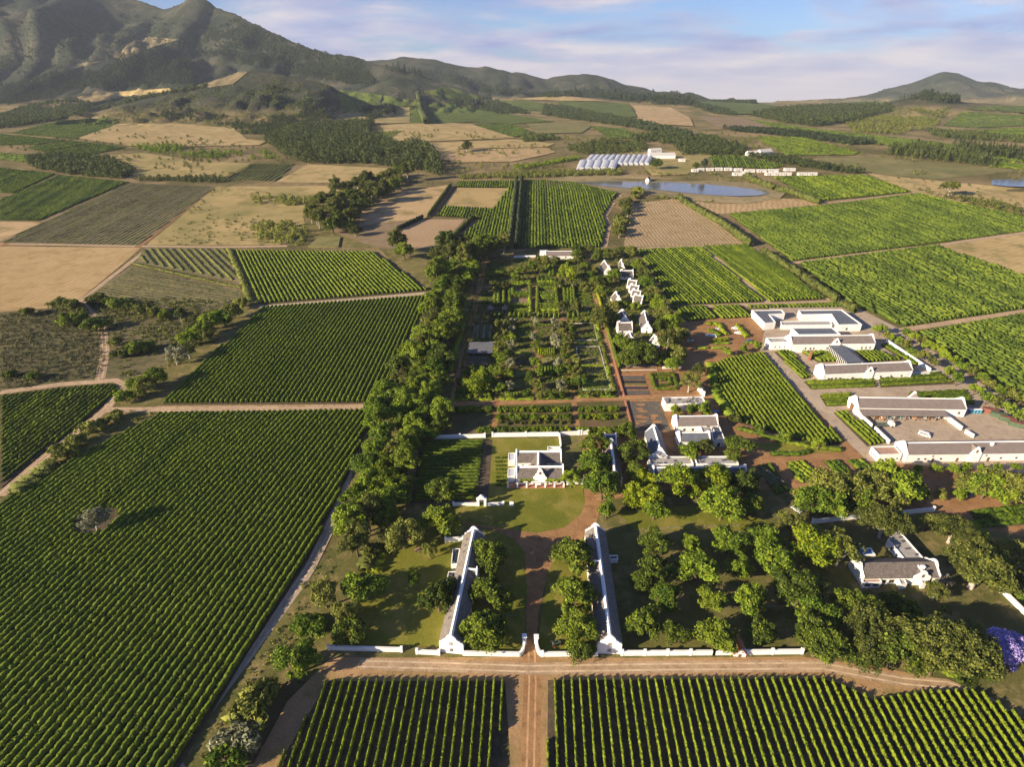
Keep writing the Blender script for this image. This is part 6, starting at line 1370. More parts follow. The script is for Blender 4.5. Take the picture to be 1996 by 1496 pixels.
# trees and shrubs of the garden
def gg(L, f=1.28): return [(*gz(p[0], p[1]), p[2] * .2406 * f) + tuple(p[3:]) for p in L]
grove('{o} silvery round shrub from the front in the lower garden', 'garden tree', 'silvery shrubs of the garden', 'young', ['silver'], gg([(835,600,27),(1000,600,27),(665,605,24),(660,670,26),(1010,665,27),(835,735,28),(1012,735,29),(655,795,32),(1020,790,30),(645,945,33),(1030,950,33),(1048,1120,36),(635,1130,32)]), 'garden_tree')
grove('{o} green garden tree from the front between the beds', 'garden tree', 'green trees of the garden', 'young', ['green','olive','hedge','green'], gg([(605,620,28,'young','olive'),(612,660,26,'young','olive'),(605,705,28,'young','olive'),(606,755,26,'young','green'),(1132,625,28,'young','olive'),(1138,680,28),(1140,740,28,'young','olive'),(540,620,28,'young','olive'),(520,680,24,'young','olive'),(545,735,28,'young','olive'),(658,742,26,'conifer','green'),(600,890,42),(582,925,34),(630,870,30),(840,795,28),(1085,800,32),(1080,850,28),(1088,890,30),(1170,918,30),(842,940,33),(800,1035,28),(880,1020,34),(1040,1005,34),(1102,985,36),(1182,1000,36),(1160,1060,30),(570,1140,34),(845,1120,38),(1120,1105,38),(1202,1100,42),(800,1075,28),(535,830,28,'young','olive'),(520,880,28),(590,820,24),(1060,690,26,'young','olive'),(1065,740,26),(1060,640,26,'young','olive'),(640,1205,28),(780,1195,26),(895,1205,28),(980,1200,30),(1060,1200,24),(1290,1195,24),(1360,1190,24),(1430,1190,24),(690,240,28,'conifer','green'),(825,165,28,'conifer','hedge'),(1095,205,58,'oak','bright'),(760,190,26,'young','olive'),(720,195,24),(880,190,24,'young','olive'),(640,200,26,'young','olive'),(925,110,34,'oak','olive'),(1010,120,36,'oak','olive'),(870,110,30,'oak','olive'),(1240,330,30,'young','olive'),(1390,570,80,'oak','olive'),(1045,300,30,'young','gum'),(1148,300,30,'young','gum'),(520,312,30,'young','gum'),(606,312,28,'young','gum'),(1070,490,33,'conifer','gum'),(1185,490,33,'conifer','gum'),(1240,560,20),(1182,590,22),(485,605,18),(1265,590,20)]), 'garden_tree')
grove('{o} leafy tree from the front in the bamboo corner of the garden', 'garden tree', 'bamboo corner of the garden', 'oak', ['green','oak'], gg([(385,1105,70,'willow','bright'),(420,1090,56,'willow','green'),(330,1120,50,'willow','green'),(420,1015,36),(500,1000,38),(560,1020,44,'oak','oak'),(630,1035,44,'oak','oak'),(330,1005,36),(290,1030,30),(475,1090,40),(250,1175,30,'bush','green'),(330,1180,30,'bush','hedge'),(420,1175,32,'bush','green'),(225,1225,26,'bush','green'),(300,1225,28,'bush','hedge'),(380,1222,28,'bush','olive'),(460,1215,26,'bush','green'),(230,1090,26,'oak','oak'),(490,1160,30,'oak','oak')]), 'garden_tree')
cit = []
for y, xs, r in ((1322, list(range(560, 1150, 46)) + list(range(1220, 1530, 46)) + list(range(200, 480, 46)), 25), (1385, list(range(555, 1150, 46)) + list(range(1220, 1530, 46)), 23), (1428, list(range(560, 1150, 62)), 17), (1490, list(range(535, 1150, 52)) + list(range(1210, 1580, 52)) + [390, 440, 480], 25)):
    for x in xs: cit.append((x + _trng.uniform(-6, 6), y + _trng.uniform(-5, 5), r * _trng.uniform(.85, 1.15), 'shrub', 'olive' if y == 1428 else _trng.choice(['green', 'bright', 'hedge'])))
grove('{o} citrus bush from the front in the orchard rows below the garden', 'citrus bush', 'citrus rows below the garden', 'shrub', ['green'], gg(cit), 'citrus_bush')
grove('{o} small clipped bush from the front left of the manor', 'bush', 'clipped bushes left of the manor', 'shrub', ['green'], [(967 + 5.2 * i + .3 * j, 893 + 7.5 * j, 2.9) for i in range(4) for j in range(8)], 'clipped_bush')
# kitchen gardens below the winery
for i, (lb, poly, a) in enumerate([('low shaded vine trellis left of the timber frame', [(1478,910),(1498,905),(1535,960),(1515,968)], ((1488,908),(1525,964))), ('leafy kitchen garden bed right of the timber frame', [(1530,903),(1570,900),(1605,935),(1560,945)], ((1545,903),(1590,938))), ('second leafy kitchen garden bed, narrower', [(1604,902),(1632,899),(1660,925),(1635,935)], ((1618,900),(1648,930))), ('small leafy kitchen garden bed nearest the farm wing', [(1652,900),(1680,897),(1696,915),(1668,918)], ((1660,899),(1684,916))), ('vine trellis rows at the right edge behind the flat crowned trees', [(1890,1000),(2000,985),(2010,1025),(1905,1032)], ((1895,1015),(2000,1003)))]):
    Q = sheet('garden_bed', poly, M['garden_soil']); field_rows(Q, a, 2.4, 1.8, 1.3, M['green' if i else 'vine'], lb, 80 + i, step=.8, leaves=14, leaf=.5, name='kitchen_garden', cat='kitchen garden', trim=.2, jag=.9)
pergola('long timber trellis frame between the kitchen garden beds', 1524, 948, 5, 2.4, 5, 2.4, 2.1, 'trellis', 'trellis')
sheet('lawn', [(1470,868),(1560,860),(1642,876),(1640,884),(1560,886),(1500,884)], M['grass_lawn'])
hedge('long curved clipped hedge below the wedge vineyard', None, None, 2.6, 1.8, 'hedge', pts=[(1436,838),(1470,846),(1530,864),(1580,874),(1640,880)])
hedge('clipped hedge forming the rounded tip on the lawn by the road', None, None, 2.6, 1.6, 'green', pts=[(1500,888),(1560,888),(1578,882)])
for i, (a, b) in enumerate((((1390,672),(1422,671)), ((1358,681),(1380,680)), ((1386,681),(1412,680)), ((1452,671),(1472,669)))):
    hedge(ordinal(i + 1) + ' clipped block hedge beside the car park', a, b, 2.2, 1.4, 'green', group='block hedges of the car park')
for i, pts in enumerate([[(1376,634),(1398,633),(1415,655)], [(1382,645),(1404,658)], [(1386,668),(1420,664)], [(1436,636),(1456,660)]]):
    hedge(ordinal(i + 1) + ' yellow green planting strip from the back of the car park', None, None, 3.2, 1.8, 'bright', 'hedge', 'planting_strip', 20, .6, pts=pts, jag=.9, group='car park planting strips')
hedge('dense climbing border left of the wedge vineyard', None, None, 4, 2.2, 'green', pts=[(1384,712),(1390,745),(1402,785),(1425,815)], jag=.9)
# reeds and yellow flowering strip beside the picnic lawn ditch
hedge('yellowish shrub strip on the edge of the picnic lawn', (728,1120), (742,1085), 4.5, 1.8, 'bright', 'shrub', 'shrub_strip', 20, .6, jag=.9)
hedge('tall green reeds in the ditch beside the picnic lawn', (712,1118), (735,1068), 5, 3.2, 'olive', 'reeds', 'reeds', 24, .7, jag=.9)
hedge('feathery reeds between the small left vineyard and the grey bushes', (30,970), (108,905), 7, 2.6, 'reed', 'reeds', 'reeds', 22, .8, jag=1.0)
hedge('rough shrubs along the track at the bottom left', (505,1350), (470,1420), 8, 2.4, 'olive', 'shrub', 'shrub_strip', 26, .7, jag=1.0)
# vehicles and yard things
def car(label, px, py, deg, mat, L_=4.3, Wd=1.75, H=1.5, kind='hatch', cat='car', name='parked_car'):
    P = ground_pt(G(px, py)); e = frame(name, P, math.radians(deg)); tag(e, label, cat)
    a, w = L_ / 2, Wd / 2
    if kind == 'van': prof = [(-a, .35), (-a, H * .95), (-a + .1, H), (a - 1.0, H), (a - .35, H * .62), (a, H * .55), (a, .35)]
    else: prof = [(-a, .35), (-a, .85), (-a + .35, .95), (-a + .8, H), (a - 1.9, H), (a - 1.15, .95), (a - .1, .85), (a, .6), (a, .35)]
    MB().prism(prof, 'y', -w, w).build('body', M[mat], e)
    g = MB()
    for s in (-1, 1):
        y0, y1 = sorted((s * (w + .004), s * (w + .02)))
        x0, x1 = (-a + .3, a - .9) if kind == 'van' else (-a + .75, a - 1.4)
        g.prism([(x0, H * .64), (x0 + .2, H * .92), (x1 - .5, H * .92), (x1, H * .64)], 'y', y0, y1)
    fx = a - .98 if kind == 'van' else a - 1.88
    g.poly([(fx + .02, -w * .85, H * .97), (fx + .02, w * .85, H * .97), (fx + .66, w * .88, H * .66), (fx + .66, -w * .88, H * .66)], [(0, 3, 2, 1)])
    g.build('windows', M['glass'], e)
    for x in (-a + .8, a - .85):
        for s in (-1, 1):
            b = MB(); n = 12; y0, y1 = sorted((s * (w - .2), s * (w + .03)))
            b.prism([(x + .34 * math.cos(2 * math.pi * k / n), .34 + .34 * math.sin(2 * math.pi * k / n)) for k in range(n)], 'y', y0, y1); wv = b.build('wheel', M['tyre'], e)
            b = MB(); y0, y1 = sorted((s * (w + .032), s * (w + .05))); b.prism([(x + .2 * math.cos(2 * math.pi * k / n), .34 + .2 * math.sin(2 * math.pi * k / n)) for k in range(n)], 'y', y0, y1); b.build('rim', M['metal'], wv)
    for s in (-.62, .62): MB().box(a + .003, a + .05, s * w - .16, s * w + .16, .58, .74).build('headlight', M['glass'], e)
car('white van parked in the middle of the farm yard', 1801, 850, -38, 'car_white', 5.0, 1.9, 2.0, 'van', 'van', 'parked_van')
for lb, x, y, d, m in (('white car, left one of two beside the yellow green car park strip', 1381, 656, 165, 'car_white'), ('white car, right one of two beside the yellow green car park strip', 1390, 657, 165, 'car_white'), ('blue car at the back of the cottage side row in the car park', 1338, 650, 15, 'car_blue'),
                       ('silver car second from the back of the cottage side car row', 1340, 655, 15, 'car_silver'), ('blue car third from the back of the cottage side car row', 1342, 660, 15, 'car_blue'), ('white car at the front of the cottage side car row', 1345, 666, 15, 'car_white'), ('silver car at the far end of the yellow green car park strip', 1401, 643, 150, 'car_silver'),
                       ('white car standing alone on the open right half of the car park', 1432, 642, 160, 'car_white'), ('second white car on the open right half of the car park', 1438, 651, 160, 'car_white'), ('dark car on the block hedge side of the car park', 1459, 667, 175, 'car_blue'), ('dark blue car by the lane between the kitchen court and the wedge vineyard', 1396, 806, 170, 'car_blue'),
                       ('silver car under the grove near the white wall', 1552, 996, 120, 'car_silver'), ('dark blue car beside the round bush below the farm wing', 1887, 969, 10, 'car_blue')):
    car(lb, x, y, d, m)
def truck():
    P = ground_pt(G(1722, 832)); e = frame('flatbed_truck', P, 0.05); tag(e, 'flatbed truck with white cab in the farm yard', 'truck')
    MB().box(-5, 2.2, -1.2, 1.2, .9, 1.15).build('load_bed', M['metal'], e); MB().box(-5, 2.2, -1.2, -1.1, 1.153, 1.6).box(-5, 2.2, 1.1, 1.2, 1.153, 1.6).build('side_board', M['green_paint'], e)
    c = MB().prism([(2.4, .6), (2.4, 2.9), (4.0, 2.9), (4.6, 1.9), (4.7, .6)], 'y', -1.2, 1.2).build('cab', M['car_white'], e)
    MB().poly([(4.05, -1.0, 2.83), (4.05, 1.0, 2.83), (4.6, 1.05, 1.97), (4.6, -1.05, 1.97)], [(0, 3, 2, 1)]).build('windscreen', M['glass'], c)
    for x in (-3.6, -2.4, 3.6):
        for s in (-1, 1):
            y0, y1 = sorted((s * .95, s * 1.25)); MB().prism([(x + .5 * math.cos(k * math.pi / 6), .5 + .5 * math.sin(k * math.pi / 6)) for k in range(12)], 'y', y0, y1).build('wheel', M['tyre'], e)
truck()
for k in range(4):
    P = ground_pt(G(1890 + 6.2 * k, 806)); e = frame('portable_toilet', P, 0); tag(e, ordinal(k + 1) + ' blue portable toilet from the left beside the yard barn', 'portable toilet', 'blue portable toilets')
    MB().box(-.6, .6, -.6, .6, 0, 2.2).build('cabin', M['blue'], e); MB().box(-.65, .65, -.65, .65, 2.203, 2.38).build('roof', M['car_white'], e); MB().box(-.35, .35, -.65, -.604, .1, 2.0).build('door', M['teal'], e)
for k, (x, y, top, sd, lb) in enumerate([(1928, 806, 'rust', 'rust', 'rusty red topped shipping container nearest the barn'), (1944, 814, 'green_paint', 'green_paint', 'faded green shipping container in the middle of the row'), (1962, 822, 'rust', 'green_paint', 'shipping container with rusty roof and green sides'), (1980, 832, 'rust', 'green_paint', 'last shipping container of the row at the bare ground edge')]):
    P = ground_pt(G(x, y)); e = frame('shipping_container', P, -.62); tag(e, lb, 'container', 'shipping containers')
    b = MB().box(-3.2, 3.2, -1.25, 1.25, 0, 2.5)
    for q in range(14): b.box(-3.1 + q * .46, -2.87 + q * .46, -1.31, -1.254, .1, 2.4)
    b.build('container_body', M[sd], e); MB().box(-3.25, 3.25, -1.3, 1.3, 2.503, 2.62).build('roof', M[top], e); MB().box(3.204, 3.26, -1.15, -.02, .1, 2.4).box(3.204, 3.26, .02, 1.15, .1, 2.4).build('door', M[sd], e)
rg = random.Random(8); k = 0
for x in np.arange(1698, 1830, 5.2):
    for row in range(2):
        if rg.random() < .15: continue
        k += 1; P = ground_pt(G(x + rg.uniform(-1, 1), 816 + 2.5 * row + rg.uniform(-1, 1))); m = rg.choice(['pumpkin', 'wood', 'car_white', 'pumpkin', 'teal', 'wood_grey', 'green_paint', 'pumpkin'])
        e = frame('produce_crate', P, rg.uniform(-.3, .3)); tag(e, ordinal(k) + ' produce crate or heap from the left under the veranda edge', 'crate', 'crates under the veranda'); s = rg.uniform(.5, .9)
        MB().box(-s, s, -s * .8, s * .8, 0, .7).build('crate', M['wood_grey'], e)
        b = MB()
        for q in range(5): b.cyl(rg.uniform(-s * .7, s * .7), rg.uniform(-s * .5, s * .5), .703, 1.1, .3, .14, 7)
        b.build('produce', M[m], e)
def table():
    P = ground_pt(G(814, 1074)); e = frame('picnic_table', P, .4); tag(e, 'wooden picnic table with benches on the lawn left of the barn', 'picnic table')
    MB().box(-1.1, 1.1, -.45, .45, .7, .78).build('table_top', M['roof_tile'], e)
    for s in (-1, 1): MB().box(-1.1, 1.1, s * .85 - .16, s * .85 + .16, .4, .47).build('bench', M['roof_tile'], e); MB().box(s * .8 - .06, s * .8 + .06, -.8, .8, 0, .39).box(s * .8 - .06, s * .8 + .06, -.3, .3, .473, .69).build('leg', M['wood'], e)
table()
def tractor():
    P = ground_pt(G(1084, 1258)); e = frame('tractor', P, .3); tag(e, 'old green tractor with red wheels under the oak by the central gate', 'tractor')
    MB().prism([(-1.2, .6), (-1.2, 1.2), (0, 1.25), (1.5, 1.15), (1.6, .6)], 'y', -.4, .4).build('body', M['green_paint'], e); MB().box(-.9, -.4, -.3, .3, 1.3, 1.45).box(-1.0, -.9, -.3, .3, 1.3, 1.8).build('seat', M['metal'], e)
    for x, r in ((-.9, .75), (1.2, .45)):
        for s in (-1, 1):
            y0, y1 = sorted((s * .6, s * .9)); wv = MB().prism([(x + r * math.cos(q * math.pi / 7), r + r * math.sin(q * math.pi / 7)) for q in range(14)], 'y', y0, y1).build('wheel', M['tyre'], e)
            y0, y1 = sorted((s * .904, s * .93)); MB().prism([(x + r * .6 * math.cos(q * math.pi / 5), r + r * .6 * math.sin(q * math.pi / 5)) for q in range(10)], 'y', y0, y1).build('rim', M['car_red'], wv)
tractor()
def fence(label, pts, every=4.0, h=1.2):
    P = [Vector(p) for p in unproject([p[0] for p in pts], [p[1] for p in pts])]; e = empty('rail_fence', P[0]); tag(e, label, 'fence'); r = MB()
    for a, b in zip(P, P[1:]):
        n = max(1, int((b - a).length / every))
        for k in range(n + 1):
            p = a + (b - a) * k / n - P[0]; MB().box(p.x - .08, p.x + .08, p.y - .08, p.y + .08, p.z - .2, p.z + h).build('post', M['wood_grey'], e)
        for z in (.5, 1.0): r.tube([tuple(a - P[0] + Vector((0, 0, z))), tuple(b - P[0] + Vector((0, 0, z)))], [.05, .05], 4)
    r.build('rails', M['wood_grey'], e)
fence('thin pale fence across the back of the shaded orchard', [(1252,1035),(1350,1030),(1440,1028)])
fence('thin pale fence in the middle of the shaded orchard', [(1395,1187),(1480,1186),(1540,1186)])
fence('small pen fence on the lawn right of the oaks by the left barn', [(985,1203),(1009,1203),(1009,1192)], 2.5)
# ------------------------------------------------------------------ dams, far woods and scrub
def water(name, poly):
    Q = GP(poly, 3); z = float(np.median(Q[:, 2])) + .9
    m = MB(); n = len(Q); m.poly([(q[0], q[1], z) for q in Q], [tuple(range(n))])
    o = m.build(name, M['water']); o['kind'] = 'structure'
m, N, L, b = new_mat('dam_water', 0.12, 0.6); b.inputs['Base Color'].default_value = (0.10, 0.105, 0.115, 1)
bump(N, L, b, noise(N, L, pos(N, L), 0.35, 4, 0.6), 0.06, 0.3); M['water'] = m
sheet('dam_bank', [(1060,352),(1110,344),(1230,344),(1400,352),(1500,362),(1532,376),(1520,388),(1450,398),(1380,395),(1290,383),(1200,374),(1120,362)], M['bank'])
water('dam_water', [(1093,351),(1150,350),(1211,351.5),(1225,357),(1246,354),(1267,357),(1296,356),(1380,361),(1443,367),(1492,372),(1498,378),(1480,383),(1440,385),(1366,380),(1296,373),(1246,369),(1176,364),(1120,357)])
water('pond_water', [(1931,352),(1960,349),(2010,347),(2010,368),(1970,367),(1934,362)])
water('reservoir_water', [(562,470),(583,464),(598,468),(575,475)])
block('reservoir', 'square walled farm reservoir with green water left of the stream trees', 'reservoir', [(600,483),(660,483),(664,464),(622,464)], 1.2, 'olive_field')
def clump(rng, kind, k=1.0):
    """a low detail crown of radius 1 standing on the ground"""
    hgt = {'round': 1.7, 'pine': 3.4, 'bush': 1.1, 'gum': 2.6}[kind]; n = {'round': 42, 'pine': 46, 'bush': 26, 'gum': 44}[kind]; n = int(n * k)
    t = rng.uniform(0, 2 * math.pi, n)
    if kind == 'pine': z = rng.uniform(.12, 1, n); r = (1.05 - z) * rng.uniform(.5, 1, n) * .95 + .08
    else:
        z = rng.uniform(.05, 1, n); r = np.sqrt(np.clip(1 - (2 * z - 1) ** 2, 0.1, 1)) * rng.uniform(.55, 1, n)
    C = np.stack([r * np.cos(t), r * np.sin(t), z * hgt], -1); o = np.stack([np.cos(t), np.sin(t), (z - .35) * 1.2], -1)
    return quads(C, rng.uniform(.5, 1.0, n) * (.62 if kind != 'pine' else .66) / k ** .6, rng, out=o, bias=.5)
def forest(label, poly, spacing, r0, r1, kind, mat, seed, name='wood', cat='wood', cover=1.0):
    Q = GP(poly, 5); rng = np.random.default_rng(seed)
    x0, y0 = Q[:, 0].min(), Q[:, 1].min(); x1, y1 = Q[:, 0].max(), Q[:, 1].max()
    gx, gy = np.meshgrid(np.arange(x0, x1, spacing), np.arange(y0, y1, spacing)); gx = gx.ravel() + rng.uniform(-.5, .5, gx.size) * spacing; gy = gy.ravel() + rng.uniform(-.5, .5, gy.size) * spacing
    k = inside(Q, gx, gy)
    if cover < 1: k &= (fbm(gx / 60, gy / 60, seed, 3) + rng.uniform(-.12, .12, gx.size)) < (.28 + .44 * cover)
    gx, gy = gx[k], gy[k]
    if not len(gx): return
    z = height(gx, gy); r = rng.uniform(r0, r1, len(gx))
    T = [clump(rng, kind, 2.2 if Q[:, 1].mean() < 1250 and kind != 'bush' else 1.4) for _ in range(5)]; Vs = []
    pick = rng.integers(0, 5, len(gx)); an = rng.uniform(0, 6.28, len(gx))
    for t in range(5):
        s = pick == t
        if not s.any(): continue
        c, sn = np.cos(an[s])[:, None], np.sin(an[s])[:, None]; X, Y, Z = T[t][:, 0][None], T[t][:, 1][None], T[t][:, 2][None]
        R_ = r[s][:, None]; Vs.append(np.stack([gx[s][:, None] + (X * c - Y * sn) * R_, gy[s][:, None] + (X * sn + Y * c) * R_, z[s][:, None] - .2 + Z * R_], -1).reshape(-1, 3))
    V = np.concatenate(Vs)
    tag(obj_np(name, V, [np.arange(len(V)).reshape(-1, 4)], M[mat]), label, cat, None, 'stuff')
FOR = [
 ('dark pine plantation on the lowest mountain slope at left', [(0,168),(46,165),(116,137),(182,139),(140,175),(70,196),(0,207)], 9, 3.5, 5, 'pine', 'pine', 1),
 ('large dark pine plantation in the middle of the mountain foot', [(144,174),(196,137),(326,91),(368,84),(379,163),(217,174)], 9, 3.5, 5, 'pine', 'pine', 1),
 ('grey green forest on the right shoulder of the mountain', [(345,80),(456,38),(596,94),(700,118),(735,165),(700,167),(547,137),(386,102)], 11, 4, 6.5, 'round', 'pine', .8),
 ('pine belt across the mountain shoulder below the grey forest', [(386,108),(547,140),(640,160),(735,166),(720,150),(560,120),(400,98)], 10, 3.5, 5, 'pine', 'pine', .85),
 ('dark wood band across the upper mountain slope', [(0,70),(53,88),(116,84),(182,60),(207,70),(147,91),(70,116),(0,133)], 12, 4, 6, 'round', 'pine', .7),
 ('scattered brush on the high mountain slope under the cliffs', [(0,40),(100,30),(260,25),(340,40),(330,80),(190,120),(80,140),(0,150)], 14, 3, 6, 'bush', 'pine', .75),
 ('tree line along the farm track below the mountain', [(0,226),(63,205),(140,193),(189,204),(280,187),(403,166),(407,171),(287,192),(175,219),(119,234),(14,249),(0,252)], 9, 3.5, 6, 'round', 'wood_dark', .85),
 ('round dark wood above the bright green field at left', [(53,311),(105,304),(210,311),(259,335),(245,350),(140,341),(63,328)], 7, 3.5, 5.5, 'round', 'wood_dark', 1),
 ('dark brush in the hollows of the foothill', [(316,216),(438,226),(491,246),(526,230),(579,226),(660,212),(655,226),(596,252),(526,263),(473,263),(449,246),(316,229)], 8, 2.5, 4.5, 'round', 'wood_dark', .75),
 ('dark brush in the gully on top of the foothill', [(508,163),(560,175),(621,212),(596,226),(526,192)], 8, 2.5, 4.5, 'round', 'wood_dark', .75),
 ('low scrub all over the foothill', [(130,245),(326,190),(484,146),(640,168),(660,215),(560,245),(480,262),(380,240),(240,240)], 9, 1.5, 3.2, 'bush', 'gum', .65),
 ('dense stream forest in the middle of the valley', [(519,275),(561,254),(631,247),(731,240),(712,264),(770,286),(825,282),(860,318),(867,344),(790,328),(700,320),(596,320),(561,310)], 9, 4, 6.5, 'gum', 'wood_dark', .95),
 ('low hedge line above the young grey green vineyard', [(260,348),(435,346),(440,357),(265,354)], 6, 2, 3.5, 'round', 'wood_dark', .8),
 ('scattered bushes on the dry ground below the pale meadow', [(256,286),(337,281),(386,297),(526,298),(547,312),(421,311),(302,303)], 9, 2.2, 4, 'round', 'green', .55),
 ('bushy fringe left of the stream trees', [(487,382),(596,389),(640,395),(579,402),(491,400)], 7, 2.5, 4, 'round', 'olive', .9),
 ('willow scrub around the small reservoir', [(487,440),(561,436),(603,456),(590,480),(508,474)], 6, 2, 4, 'round', 'olive', .75),
 ('small dark wood on the pale slope', [(708,212),(769,209),(773,218),(727,234),(708,228)], 8, 4, 6, 'round', 'pine', 1),
 ('tree belt behind the long hillside vineyard', [(825,192),(966,197),(1036,222),(980,224),(860,201)], 12, 4, 6, 'round', 'pine', .85),
 ('dark pine belt crossing the valley right of centre', [(1060,205),(1109,211),(1176,225),(1246,239),(1350,262),(1350,273),(1211,246),(1106,232),(1057,224)], 10, 4, 6, 'round', 'pine', .95),
 ('pine forest along the foot of the grey ridge', [(741,138),(860,142),(948,167),(1053,187),(1176,175),(1246,181),(1350,190),(1350,208),(1246,203),(1150,190),(1060,192),(940,181),(850,157)], 17, 5, 8, 'pine', 'pine', .7),
 ('trees around the yard behind the greenhouses', [(1099,292),(1176,274),(1225,281),(1258,281),(1258,296),(1176,303),(1141,301)], 9, 3.5, 5.5, 'round', 'wood_dark', .85),
 ('trees around the packing shed and white house', [(1292,268),(1380,268),(1440,283),(1456,290),(1450,303),(1330,302),(1318,288)], 9, 3.5, 5.5, 'round', 'wood_dark', .85),
 ('tree belt above the packing shed', [(1228,266),(1316,258),(1350,262),(1390,272),(1300,282),(1240,278)], 9, 3.5, 5.5, 'round', 'wood_dark', .8),
 ('yellow green reeds in front of the greenhouses', [(895,344),(1000,338),(1211,332),(1218,341),(1000,348),(895,350)], 5, 2, 3.2, 'round', 'reed', 1),
 ('green reed belt left of the greenhouses', [(1000,327),(1130,306),(1134,311),(1008,332)], 5, 2, 3, 'round', 'green', 1),
 ('bushes at the end of the olive hillside field', [(1015,270),(1071,265),(1092,273),(1022,278)], 8, 3, 5, 'round', 'wood_dark', .9),
 ('long dark tree belt below the thin vineyard at right', [(1405,250),(1541,257),(1675,274),(1713,281),(1661,284),(1541,267),(1436,257)], 8, 3.5, 5.5, 'round', 'pine', 1),
 ('dark tree belt right of the white cottages', [(1447,302),(1541,310),(1629,327),(1682,338),(1664,340),(1594,331),(1506,317)], 7, 3.2, 5, 'round', 'wood_dark', 1),
 ('pine grove at right behind the dry pasture', [(1724,299),(1787,289),(1857,302),(1948,320),(1938,328),(1857,317),(1731,305)], 8, 3.2, 5, 'pine', 'wood_dark', 1),
 ('long pine strip running off the right edge', [(1857,286),(1996,302),(2080,312),(2080,328),(1996,316),(1892,301)], 8, 3.2, 5, 'pine', 'wood_dark', 1),
 ('valley forest left of the scrubby hill', [(1461,225),(1541,212),(1647,208),(1734,208),(1741,217),(1647,241),(1584,248),(1513,236)], 11, 4, 6.5, 'gum', 'wood_dark', .95),
 ('pine crest on the scrubby hill', [(1748,197),(1805,187),(1871,197),(1857,203),(1787,196)], 9, 4, 6, 'pine', 'pine', 1),
 ('scrub on the slope of the right hill', [(1647,242),(1752,212),(1857,212),(1822,246),(1752,262),(1664,260)], 10, 2, 4.5, 'round', 'gum', .6),
 ('scrub belt under the right hill vineyards', [(1805,254),(1892,261),(1996,270),(2080,276),(2080,284),(1996,279),(1822,268)], 9, 3.5, 5.5, 'round', 'wood_dark', .95),
 ('skyline tree line right of the grey ridge', [(1296,184),(1471,198),(1475,204),(1331,196)], 14, 5, 8, 'round', 'pine', .9),
 ('dark wood at the foot of the skyline vineyard', [(1300,190),(1390,222),(1435,226),(1420,218),(1340,196)], 12, 4, 7, 'round', 'pine', .95),
 ('thorny bushes along the grey road at right', [(1780,368),(1857,384),(1927,392),(1996,412),(2080,430),(2080,445),(1996,428),(1910,404),(1822,382)], 6, 1.5, 3.5, 'round', 'olive', .5),
 ('trees and bushes between the dam and the cottages', [(1230,336),(1300,330),(1440,345),(1500,352),(1450,358),(1380,352),(1290,346)], 8, 1.5, 3, 'bush', 'reed', .5),
 ('low grey scrub on the rough plot at the left edge', [(0,615),(98,606),(160,590),(205,650),(205,700),(190,735),(100,750),(0,763)], 3.0, .8, 1.7, 'bush', 'scrub', .95),
 ('yellowish scrub between the dark round bushes and the middle vineyard', [(170,590),(300,582),(460,590),(420,645),(345,715),(245,740),(215,700),(215,640)], 3.2, .9, 2.0, 'bush', 'olive', .8),
 ('tufts and weeds on the dry meadow left of the stream', [(285,478),(421,366),(600,366),(590,420),(600,455),(540,478)], 8, .8, 2.0, 'bush', 'olive', .22),
 ('bushes on the left rough bank of the big vineyard', [(235,800),(300,806),(60,955),(20,975)], 4, .7, 1.6, 'bush', 'olive', .6),
 ('thorn scrub on the dry pasture at right', [(1690,340),(1822,353),(1996,372),(1996,410),(1790,372)], 11, .9, 2, 'bush', 'gum', .45),
 ('flowers and low herbs over the beds of the walled garden', [(936,506),(1144,504),(1200,768),(884,782)], 1.5, .4, 1.15, 'bush', 'green', .8),
 ('low grey herbs over the lower beds of the walled garden', [(915,630),(1165,628),(1200,768),(884,782)], 1.9, .35, .9, 'bush', 'hedge', .6),
 ('low undergrowth below the dark belt left of the garden', [(748,798),(815,665),(850,560),(900,520),(915,560),(890,640),(866,720),(850,785)], 3.2, 1.2, 2.4, 'bush', 'oak', .9),
 ('low undergrowth between the cottages', [(1160,500),(1230,500),(1290,590),(1335,690),(1330,715),(1215,715),(1185,640),(1165,560)], 3.4, .8, 1.9, 'bush', 'oak', .75),
 ('undergrowth in the shade wood around the courtyard house', [(1560,1170),(1660,1150),(1850,1190),(1960,1250),(1950,1290),(1700,1290),(1640,1250)], 3.5, .8, 1.8, 'bush', 'oak', .7),
 ('weeds along the sandy track beside the big vineyard', [(690,940),(730,830),(745,850),(720,960),(640,1130),(560,1290),(470,1400),(400,1496),(375,1496),(500,1290),(600,1120)], 2.6, .5, 1.2, 'bush', 'olive', .6),
 ('brush strip between the dam bank and the brown ploughed field', [(1232,398),(1300,380),(1340,386),(1400,395),(1290,390)], 5, 1.2, 2.4, 'bush', 'olive', .8),
 ('scattered shrubs over the middle valley floor', [(700,245),(1000,262),(1250,275),(1250,320),(1090,340),(880,340),(850,300)], 16, 1.6, 3.6, 'round', 'olive', .3),
 ('scattered shrubs over the right valley floor', [(1350,250),(1560,262),(1996,320),(1996,350),(1650,335),(1350,290)], 15, 1.6, 3.4, 'round', 'olive', .3),
 ('scattered shrubs over the left valley floor', [(0,285),(250,250),(520,290),(560,320),(430,350),(250,348)], 14, 1.4, 3.2, 'round', 'olive', .3),
]
for i, (lb, poly, sp, r0, r1, kd, mt, cv) in enumerate(FOR): forest(lb, poly, sp, r0, r1, kd, mt, 300 + i, cover=cv)

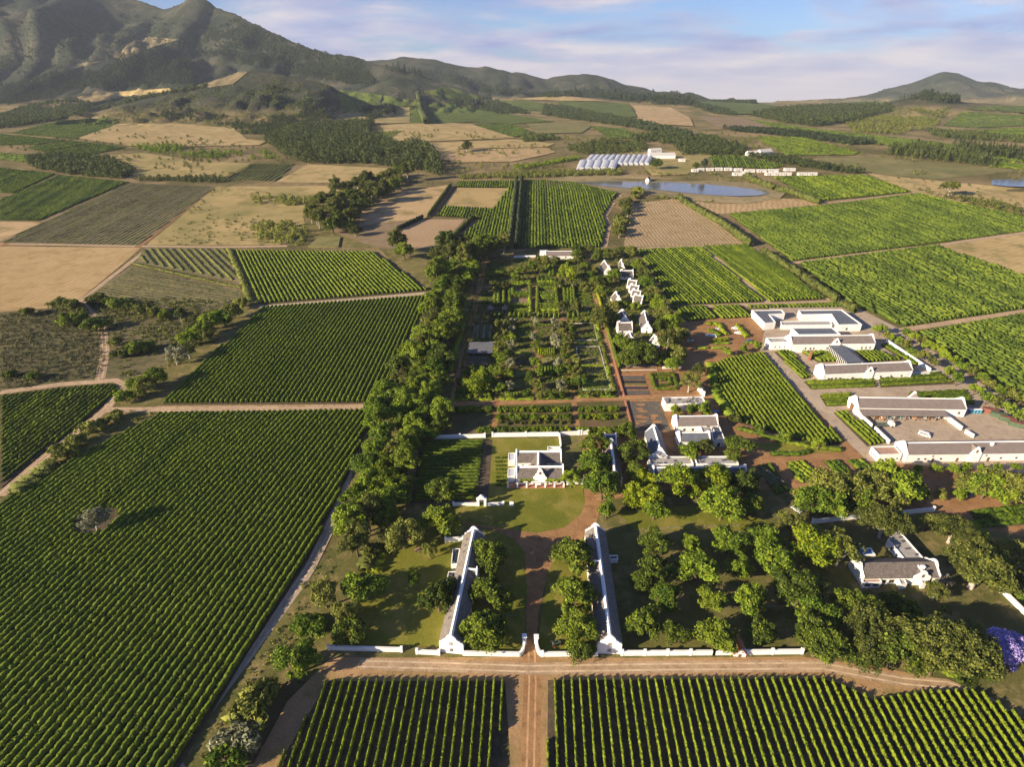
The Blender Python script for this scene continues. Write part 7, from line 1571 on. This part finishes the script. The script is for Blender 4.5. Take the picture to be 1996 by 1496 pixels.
# ------------------------------------------------------------------ the air of the valley
m = bpy.data.materials.new('valley_haze'); m.use_nodes = True; N = m.node_tree.nodes; N.clear()
out = N.new('ShaderNodeOutputMaterial'); v = N.new('ShaderNodeVolumePrincipled'); v.inputs['Color'].default_value = (0.74, 0.84, 1.0, 1); v.inputs['Density'].default_value = 0.000036; v.inputs['Anisotropy'].default_value = 0.0
m.node_tree.links.new(v.outputs[0], out.inputs['Volume'])
hz = MB().box(-13500, 13500, -420, 9300, -240, 960).build('haze', m); hz['kind'] = 'stuff'
